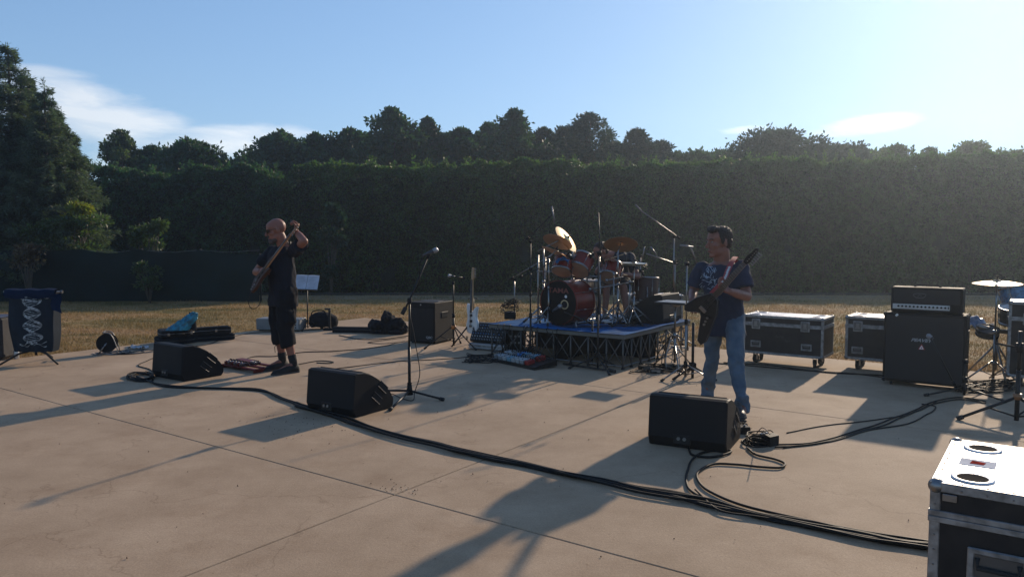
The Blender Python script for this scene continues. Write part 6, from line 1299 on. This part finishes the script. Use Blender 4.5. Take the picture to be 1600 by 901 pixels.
b.limb([sl_, el_, wl_ + (el_ - wl_) * .45, wl_], [.056, .046, .043, .029], 12); b.limb([sr_, er_, wr_ + (er_ - wr_) * .5, wr_], [.052, .044, .041, .029], 12)
b.loft([ring(c0 + V((0, 0, .86)), L, F, .16, .11), ring(c0 + V((0, 0, 1.05)), L, F, .15, .11), ring(c0 + V((-.01, 0, 1.25)), L, F, .17, .11), ring(c0 + V((-.02, 0, 1.38)), L, F, .17, .09), ring(neck, L, F, .07, .06)])
b.limb([hipl, kl_, kl_.lerp(al_, .35), al_], [.085, .058, .057, .036], 12); b.limb([hipr, kr_, kr_.lerp(ar_, .35), ar_], [.085, .058, .057, .036], 12)
b.limb([al_, al_ + V((-.12, -.10, -.055))], [.035, .025]); b.limb([ar_, ar_ + V((-.12, -.10, -.055))], [.035, .025])
Bbr, Bnut = P(403, 437, 8.74), P(456, 366, 8.58); bdir = (Bnut - Bbr).normalized()
hand(b, wl_ + V((0, 0, .005)), (-.05, .1, 1.0), (-.8, -.5, -.1), -1, 1.6); hand(b, wr_, (.45, -.45, .12), (-.1, .7, -.3), 1, .65)
part('body', remesh('body', b, .0058, SK1, 3, W2L=W2), None, t)
face_parts(t, HM, SK1, eyes=False)
q = MB()
for s_ in (-1, 1): q.loft([[HM @ V((s_ * x, y, z)) for x, y, z in pr_] for pr_ in ([(.006, .102, .022), (.006, .102, .0), (.010, .098, -.004), (.010, .098, .022)], [(.030, .101, .026), (.030, .101, -.012), (.030, .095, -.012), (.030, .095, .026)], [(.058, .082, .024), (.058, .082, -.006), (.056, .078, -.006), (.056, .078, .024)])], smooth=False)
for s_ in (-1, 1): q.tube([HM @ V((s_ * .058, .080, .016)), HM @ V((s_ * .078, .02, .014)), HM @ V((s_ * .080, -.015, .008))], .003, 6)
q.tube([HM @ V((-.012, .102, .016)), HM @ V((0, .106, .018)), HM @ V((.012, .102, .016))], .003, 6); part('dark_glasses', q, mat('dark_lens', (.008, .008, .009), .15), t, world=True)
q = MB(); q.ell((0, .074, -.100), (.038, .034, .030), HM, 14, 10); q.ell((0, .092, -.082), (.026, .014, .014), HM, 12, 8); q.ell((0, .092, -.049), (.026, .012, .007), HM, 12, 8); q.ell((0, .045, -.092), (.056, .040, .030), HM, 14, 8); part('beard', remesh('beard', q, .005, mat('grey_stubble', (.07, .05, .042), .9), 1, .004, 60, W2), None, t)
# black shirt
b = MB()
b.loft([ring(c0 + V((0, 0, .765)), L, F, .200, .150), ring(c0 + V((0, 0, .90)), L, F, .188, .145), ring(c0 + V((-.005, 0, 1.06)), L, F, .180, .140), ring(c0 + V((-.01, 0, 1.25)), L, F, .195, .138), ring(c0 + V((-.02, 0, 1.38)), L, F, .190, .115), ring(c0 + V((-.02, 0, 1.44)), L, F, .135, .085), ring(neck + V((0, 0, -.005)), L, F, .080, .072)])
b.limb([sl_ + V((-.03, .03, -.02)), sl_.lerp(el_, .45)], [.078, .076], 14); b.cone(sl_, sl_.lerp(el_, .62), .074, .082, 14); b.limb([sr_ + V((.01, 0, -.005)), sr_.lerp(er_, .45)], [.086, .080], 14); b.cone(sr_, sr_.lerp(er_, .62), .074, .084, 14)
part('black_tshirt', remesh('black_tshirt', b, .0095, NAVYS, 3, .014, 9, W2), None, t)
sh_me = bpy.data.objects[t.children[-1].name].data
# grey side stripe and pale chest print, laid on the shirt surface
def on_surface(me, Wm, pts, dirv, off=.003):
    bv = BVHTree.FromPolygons([v.co.copy() for v in me.vertices], [tuple(p.vertices) for p in me.polygons]); Wi = Wm.inverted(); out = []
    for p in pts:
        h = bv.ray_cast(Wi @ (V(p) - V(dirv) * .6), V(dirv))
        if h[0] is not None: out.append(Wm @ h[0] - V(dirv) * off)
        elif out: out.append(out[-1].copy())
    return out
def ribbon(b, pts, w, up):
    for i in range(len(pts) - 1):
        a, c = pts[i], pts[i + 1]; d = c - a
        if d.length < 1e-6: continue
        s_ = d.cross(V(up)).normalized() * w; b.add([a - s_, c - s_, c + s_, a + s_], [(0, 1, 2, 3)])
Wm = PM(t); dv = V((-.12, 1, 0)).normalized(); q = MB()
pl = on_surface(sh_me, Wm, [P(461 + .0 * k, 402 + k * 5, 8.5) for k in range(15)], dv, .004); ribbon(q, pl, .013, -dv); part('side_stripe', q, mat('grey_piping', (.12, .12, .13), .8), t, world=True)
q = MB(); rr = random.Random(3)
for k in range(9):
    x0, y0 = 417 + rr.random() * 4, 392 + k * 1.6; pl = on_surface(sh_me, Wm, [P(x0 + 2.2 * j, y0 + 2.2 * math.sin(j * .9 + k), 8.4) for j in range(6)], V((.1, 1, 0)).normalized(), .004); ribbon(q, pl, .004, (0, -1, 0))
part('chest_print', q, mat('faded_print', (.20, .21, .20), .8), t, world=True)
b = MB()
for hp, kn, an in ((hipl, kl_, al_), (hipr, kr_, ar_)): b.limb([hp, hp.lerp(kn, .5), kn], [.118, .112, .100], 14); b.cone(kn, kn.lerp(an, .47), .100, .088, 14)
b.loft([ring(c0 + V((0, 0, .80)), L, F, .175, .130), ring(c0 + V((0, 0, .98)), L, F, .165, .125)])
for hp, kn in ((hipl, kl_),): b.box(hp.lerp(kn, .62) + L * .105, (.05, .12, .17), None, ch=.02, rz=-.8)
part('cargo_shorts', remesh('cargo_shorts', b, .0095, mat('black_shorts', (.010, .010, .012), .92, bump=.3, bscale=200, spec=.15), 3, .020, 7, W2), None, t)
for nm, an, kn, heel, toe in (('left', al_, kl_, V((-2.49, 8.80, 0)), V((-2.725, 8.575, 0))), ('right', ar_, kr_, V((-2.69, 9.05, 0)), V((-2.905, 8.81, 0)))):
    b = MB(); b.limb([an, an.lerp(kn, .22)], [.044, .050], 12); sk_ = part('sock', b, mat('black_sock', (.012, .012, .013), .95), t, world=True)
    b = MB(); shoe(b, heel, toe, .047, .092, .012); so = part('shoe', b, mat('dark_leather', (.012, .011, .010), .6, spec=.25), t, world=True); b = MB(); sole(b, heel, toe); part('sole', b, mat('sole_grey', (.03, .03, .03), .7), so, world=True)
    b = MB(); d_ = (toe - heel).normalized(); s_ = V((-d_.y, d_.x, 0))
    for k in range(4): c_ = heel.lerp(toe, .38 + k * .075); b.tube([c_ - s_ * .022 + V((0, 0, .088 - .009 * k)), c_ + V((0, 0, .096 - .010 * k)), c_ + s_ * .022 + V((0, 0, .088 - .009 * k))], .0035, 5)
    part('laces', b, mt('rubber'), so, world=True)
q = MB(); q.tube([kr_.lerp(ar_, .40) + V((.02, -.06, 0)), kr_.lerp(ar_, .55) + V((-.05, -.08, 0)), kr_.lerp(ar_, .72) + V((-.05, -.08, 0))], .004, 5); part('shorts_cord', q, mt('rubber'), t, world=True)
q = MB(); 
for k in range(16): a = k / 15 * 6.283
q.tube([wl_ + (el_ - wl_).normalized() * .02 + (V((1, 0, 0)) * math.cos(a * .4189) + V((.3, .8, -.5)).normalized() * math.sin(a * .4189)) * .033 for a in range(16)], .006, 6); part('wrist_band', q, mt('rubber'), t, world=True)
BASS = smooth_poly([(-.16, 0), (-.14, -.14), (-.02, -.17), (.10, -.12), (.20, -.14), (.30, -.17), (.27, -.09), (.21, -.035), (.21, .035), (.28, .09), (.42, .15), (.30, .16), (.12, .12), (-.02, .16), (-.13, .13)], 4)
t = thing('bass_guitar', 'brown bass guitar held upright by the bald man, long wooden neck', 'bass guitar', (Bbr.x, Bbr.y, Bbr.z))
BM = guitar(t, Bbr + V((.01, .0, 0)), bdir, (-.93, -.30, .15), .86, BASS, mat('bass_brown', (.055, .022, .012), .6, spec=.2), mat('bass_neck_wood', (.34, .155, .07), .6), mat('bass_neck_wood', (.34, .155, .07), .6), .80, .18, 4)
q = MB(); e0 = BM @ V((-.15, -.05, 0)); q.tube(catmull([e0, P(390, 462, 8.75), P(388.5, 472, 8.72), P(391, 480, 8.72), P(398, 482, 8.75), P(405, 476, 8.8), P(409, 466, 8.85)], 6), .0042, 6); part('cable', q, mt('cable'), t, world=True)
q = MB(); pl = [BM @ V((.40, .14, .0)), neck + V((.03, -.09, .02)), neck + V((.09, -.02, .035)), neck + V((.12, .10, -.06))]; pl = catmull(pl, 5); ribbon(q, pl, .025, (-.6, -.7, .3)); part('strap', q, mt('rubber'), t, world=True)

# ---------------- guitarist in jeans
F = V((-.35, -.937, 0)); L = V((.937, -.35, 0)); c0 = V((1.915, 6.86, 0))
t = thing('person', 'dark haired man in navy t-shirt and blue jeans playing a black v-shaped guitar', 'person', c0); W2 = PM(t).inverted()
hc = P(1123, 379, 6.84); neck = P(1129, 406, 6.88); sl_, sr_ = P(1158, 419, 6.80), P(1097, 420, 6.98); el_, er_ = P(1167, 463, 6.70), P(1083, 455, 7.08); wl_, wr_ = P(1140, 455, 6.46), P(1081, 468, 6.84)
hipl, hipr = c0 + L * .09 + V((0, 0, .86)), c0 - L * .09 + V((0, 0, .86)); kl_, kr_ = P(1150, 566, 6.56), P(1112, 560, 6.95); al_, ar_ = P(1160, 634, 6.44), P(1106, 611, 7.14)
b = MB(); HM = head(b, hc, (-.94, -.34, -.06), (0, 0, 1), 1.12)
b.limb([neck + V((.0, .02, -.05)), hc + V((.03, .01, -.07))], [.078, .068], 14)
b.limb([sl_, el_, wl_ + (el_ - wl_) * .5, wl_], [.052, .044, .042, .028], 12); b.limb([sr_, er_, wr_ + (er_ - wr_) * .5, wr_], [.052, .042, .040, .028], 12)
b.loft([ring(c0 + V((0, 0, .82)), L, F, .15, .10), ring(c0 + V((0, 0, 1.05)), L, F, .14, .10), ring(c0 + V((-.01, 0, 1.22)), L, F, .16, .10), ring(c0 + V((-.01, 0, 1.31)), L, F, .15, .08), ring(neck, L, F, .06, .055)])
b.limb([hipl, kl_, al_], [.065, .042, .032], 12); b.limb([hipr, kr_, ar_], [.065, .042, .032], 12); b.limb([al_, al_ + V((-.03, -.12, -.05))], [.035, .025]); b.limb([ar_, ar_ + V((-.02, -.03, -.06))], [.032, .022])
Gb, Gt = P(1102, 480, 6.56), P(1176, 398, 6.22); gd = (Gt - Gb).normalized()
hand(b, wl_, (-.75, -.05, .35), (-.1, -.55, .8), -1, .85); hand(b, wr_, (-.15, -.75, -.40), (.5, .3, -.4), -1, .8)
part('body', remesh('body', b, .0058, SK2, 3, W2L=W2), None, t)
HAIRM = mat('dark_hair', (.022, .014, .010), .6, bump=.8, bscale=120, spec=.4)
face_parts(t, HM, HAIRM)
b = MB(); b.ell((0, -.026, .058), (.080, .096, .074), HM, 18, 12); b.ell((0, -.050, .014), (.077, .064, .084), HM, 16, 10); b.ell((0, .045, .108), (.060, .050, .028), HM, 14, 8); b.ell((-.02, .080, .098), (.035, .026, .018), HM, 12, 8)
for s_ in (-1, 1): b.ell((s_ * .072, .012, .028), (.012, .020, .040), HM, 10, 8)
part('hair', remesh('hair', b, .0055, HAIRM, 2, .007, 60, W2), None, t)
NAVY = mat('navy_tshirt_cotton', (.021, .028, .052), .88, bump=.3, bscale=300, spec=.2)
b = MB(); b.loft([ring(c0 + V((.01, 0, .675)), L, F, .190, .140), ring(c0 + V((0, 0, .88)), L, F, .180, .134), ring(c0 + V((0, 0, 1.03)), L, F, .172, .130), ring(c0 + V((-.01, 0, 1.17)), L, F, .184, .128), ring(c0 + V((-.01, 0, 1.27)), L, F, .182, .110), ring(c0 + V((-.01, 0, 1.325)), L, F, .135, .085), ring(neck + V((0, 0, -.035)), L, F, .078, .068)])
for s0, e0, k in ((sl_, el_, .7), (sr_, er_, .7)): b.limb([s0 + V((0, 0, -.005)), s0.lerp(e0, .4)], [.072, .072], 14); b.cone(s0, s0.lerp(e0, k), .070, .084, 14)
tsh = part('navy_tshirt', remesh('navy_tshirt', b, .0095, NAVY, 3, .015, 9, W2), None, t); Wm = PM(t)
q = MB(); rr = random.Random(8)
for k in range(44):
    x0, y0 = rr.uniform(1097, 1126), rr.uniform(422, 456); 
    if k < 10: x0, y0 = rr.uniform(1106, 1122), rr.uniform(418, 428)
    a_ = rr.choice((1.2, 1.7, .2, 2.2)); pl = on_surface(tsh.data, Wm, [P(x0 + 1.5 * j * math.cos(a_) + rr.uniform(-.5, .5), y0 + 1.5 * j * math.sin(a_) + rr.uniform(-.5, .5), 6.5) for j in range(rr.randint(3, 6))], V((0.2, .98, 0)), .004); ribbon(q, pl, .0022, (0, -1, 0))
part('chest_print', q, mat('pale_blue_print', (.30, .38, .46), .8), t, world=True)
DEN = mat('blue_denim', (.048, .082, .122), .9, bump=.5, bscale=260, spec=.2, col2=(.105, .145, .185), scale=7)
b = MB()
for hp, kn, an in ((hipl, kl_, al_), (hipr, kr_, ar_)): b.limb([hp, hp.lerp(kn, .5), kn, kn.lerp(an, .5), an + V((0, 0, .04))], [.098, .082, .066, .060, .054], 14); b.cone(an + V((0, 0, .10)), an + V((0, 0, -.055)), .054, .064, 14)
b.loft([ring(c0 + V((0, 0, .76)), L, F, .158, .115), ring(c0 + V((0, 0, .95)), L, F, .150, .110)])
def fold_fn(c): return 1.0 + 1.2 * math.exp(-((c[2] - .16) / .09) ** 2) + .8 * math.exp(-((c[2] - .47) / .07) ** 2)
part('jeans', remesh('jeans', b, .0085, DEN, 2, .011, 13, W2, fn=fold_fn), None, t)
for an, heel, toe, z in ((al_, V((1.935, 6.49, 0)), V((1.90, 6.21, 0)), .069), (ar_, V((1.89, 7.24, 0)), V((1.74, 7.00, 0)), 0)):
    b = MB(); shoe(b, heel, toe, .047, .092, .012 + z); so = part('shoe', b, mat('black_sneaker', (.022, .021, .022), .5), t, world=True); b = MB(); sole(b, heel, toe, z=z); part('sole', b, mat('sole_dark', (.05, .05, .05), .7), so, world=True)
    d_ = (toe - heel).normalized(); s_ = V((-d_.y, d_.x, 0)); b = MB()
    for k in range(5): c_ = heel.lerp(toe, .36 + k * .075); b.tube([c_ - s_ * .024 + V((0, 0, z + .094 - .009 * k)), c_ + V((0, 0, z + .103 - .010 * k)), c_ + s_ * .024 + V((0, 0, z + .094 - .009 * k))], .0035, 5)
    part('laces', b, mat('pale_lace', (.12, .12, .12), .9), so, world=True)
t = thing('electric_guitar', 'black v-shaped electric guitar held by the man in jeans, neck up to the right', 'guitar', Gb)
VG = [(.16, 0), (.15, -.05), (.03, -.13), (-.25, -.225), (-.31, -.21), (-.30, -.16), (-.09, -.03), (-.07, 0), (-.09, .03), (-.15, .09), (-.17, .13), (-.13, .16), (.02, .12), (.15, .05)]
GM_ = guitar(t, Gb, gd, (-.45, -.75, .02), .92, VG, mat('black_guitar_gloss', (.007, .007, .008), .45, spec=.3), mat('dark_neck_wood', (.13, .07, .035), .45), mt('plastic'), .60, .17, 6, hshape='point')
part('body_edge', MB().tube([GM_ @ V((x, y, .0225)) for x, y in VG + VG[:1]], .0014, 4), mat('edge_grey', (.10, .10, .10), .4), t, world=True)
sp = catmull([GM_ @ V((.14, .04, .0)), P(1131, 437, 6.52), P(1137, 423, 6.58), P(1142, 412, 6.64), P(1147, 404, 6.74), P(1150, 401, 6.86), P(1150, 408, 7.0), P(1140, 440, 7.06)], 5)
q = MB(); ribbon(q, sp[:len(sp)], .022, (-.3, -.85, .4)); part('strap', q, mat('red_strap', (.30, .03, .03), .7), t, world=True)
q = MB()
for i in range(4, 13):
    if i >= len(sp) - 1: break
    a, c = sp[i], sp[i + 1]; n_ = V((-.3, -.85, .4)).normalized() * .003; d_ = (c - a); s_ = d_.cross(n_).normalized() * .015; k = (i % 3) / 3
    q.add([a + n_ + s_ * (-.9 + k * .4), c + n_ - s_ * .2, a.lerp(c, .9) + n_ + s_ * .9, a + n_ + s_ * .4], [(0, 1, 2, 3)])
part('strap_pattern', q, mat('white_pattern', (.55, .55, .53), .7), t, world=True)
q = MB(); q.tube(catmull([GM_ @ V((-.02, -.12, .02)), P(1094, 488, 6.5), P(1100, 494, 6.5), P(1105, 505, 6.6)], 5), .0042, 6); part('cable', q, mt('cable'), t, world=True)
# ---------------- drummer
F = V((-.15, -.98, 0)); L = V((.98, -.15, 0)); c0 = V((1.52, 10.80, 0))
bpy.data.objects['drum_throne'].location = (1.52, 10.82, ZS)
t = thing('person', 'drummer in a dark t-shirt bent forward behind the red drum kit, face hidden by stands', 'person', (1.52, 10.80, ZS)); W2 = PM(t).inverted()
hc = P(938, 394, 10.42); neck = P(957, 398, 10.52); sl_, sr_ = P(984, 402, 10.60), P(944, 408, 10.52); el_, er_ = P(996, 432, 10.42), P(934, 424, 10.30); wl_, wr_ = P(972, 428, 10.25), P(948, 406, 10.18)
hipl, hipr = c0 + L * .10 + V((0, 0, ZS + .60)), c0 - L * .10 + V((0, 0, ZS + .60)); kl_, kr_ = P(974, 448, 10.42), P(948, 450, 10.38); al_, ar_ = P(979, 488, 10.36), P(945, 490, 10.30)
b = MB(); HM = head(b, hc, (-.75, -.55, -.35), (-.4, -.2, 1), 1.0); b.limb([neck, hc + V((.03, .02, -.04))], [.058, .054], 12)
b.limb([sl_, el_, wl_], [.05, .042, .028], 12); b.limb([sr_, er_, wr_], [.05, .042, .028], 12); b.limb([hipl, kl_, al_], [.08, .056, .036], 12); b.limb([hipr, kr_, ar_], [.08, .056, .036], 12)
b.limb([al_, al_ + V((-.02, -.12, -.04))], [.034, .024]); b.limb([ar_, ar_ + V((-.02, -.12, -.04))], [.034, .024])
mid = V((1.50, 10.74, ZS + .68)); b.limb([c0 + V((0, 0, ZS + .60)), mid, (sl_ + sr_) / 2], [.13, .13, .12], 14); b.limb([sl_, sr_], [.06, .06])
hand(b, wl_, (-.5, -.6, -.2), (0, 0, -1), 1, .9); hand(b, wr_, (.3, -.6, .3), (0, 0, -1), -1, .9)
part('body', remesh('body', b, .007, SK2, 3, W2L=W2), None, t); face_parts(t, HM, HAIRM)
b = MB(); b.ell((0, -.028, .062), (.084, .100, .078), HM, 18, 12); b.ell((0, -.065, -.005), (.074, .058, .068), HM, 16, 10); part('hair', remesh('hair', b, .007, HAIRM, 1, .01, 42, W2), None, t)
b = MB(); b.limb([c0 + V((0, 0, ZS + .62)), mid, (sl_ + sr_) / 2 + V((0, .03, 0))], [.165, .165, .155], 16); b.limb([sl_ - V((.02, 0, .02)), sr_ + V((.02, 0, -.02))], [.08, .08]); b.limb([sl_, sl_.lerp(el_, .55)], [.075, .07]); b.limb([sr_, sr_.lerp(er_, .55)], [.075, .07])
part('dark_tshirt', remesh('dark_tshirt', b, .011, mat('charcoal_cotton', (.020, .020, .026), .9), 3, .014, 9, W2), None, t)
b = MB(); b.limb([hipl, hipl.lerp(kl_, .85)], [.11, .085], 14); b.limb([hipr, hipr.lerp(kr_, .85)], [.11, .085], 14); b.limb([hipl, hipr], [.12, .12]); part('shorts', remesh('shorts', b, .011, mat('dark_shorts', (.02, .02, .022), .9), 3, .01, 9, W2), None, t)
for an in (al_, ar_): b = MB(); h_ = V((an.x + .02, an.y + .06, 0)); shoe(b, h_, h_ + V((-.02, -.27, 0)), .046, .09, ZS + .05); part('shoe', b, mat('black_sneaker', (.022, .021, .022), .5), t, world=True)
for w_, d_ in ((wl_, V((-.75, -.35, .12))), (wr_, V((.5, -.5, .2)))): q = MB(); d_ = d_.normalized(); q.cone(w_ + V((-.02, -.06, 0)) - d_ * .1, w_ + V((-.02, -.06, 0)) + d_ * .30, .007, .005, 7); single('drumstick', q, mat('hickory', (.45, .30, .16), .5), ['drumstick held low in the hand of the drummer beside the hi-hat', 'drumstick raised in the hand of the drummer near the middle tom'][0 if w_ is wl_ else 1], 'drumstick')
# ---------------------------------------------------------------- air
hz = bpy.data.materials.new('glare_haze'); hz.use_nodes = True; t_ = hz.node_tree; t_.nodes.clear()  # haze volume added to veil the sun side like glare and lift the darks
vo = t_.nodes.new('ShaderNodeVolumePrincipled'); vo.inputs['Color'].default_value = (.60, .72, .86, 1); vo.inputs['Density'].default_value = .0019; vo.inputs['Anisotropy'].default_value = .74
mo = t_.nodes.new('ShaderNodeOutputMaterial'); t_.links.new(vo.outputs[0], mo.inputs['Volume'])
mb = MB(); mb.box((0, 32, 5.5), (90, 80, 14)); o = bpy.data.objects.new('haze', mb.mesh('haze', hz)); C.objects.link(o); o['kind'] = 'stuff'
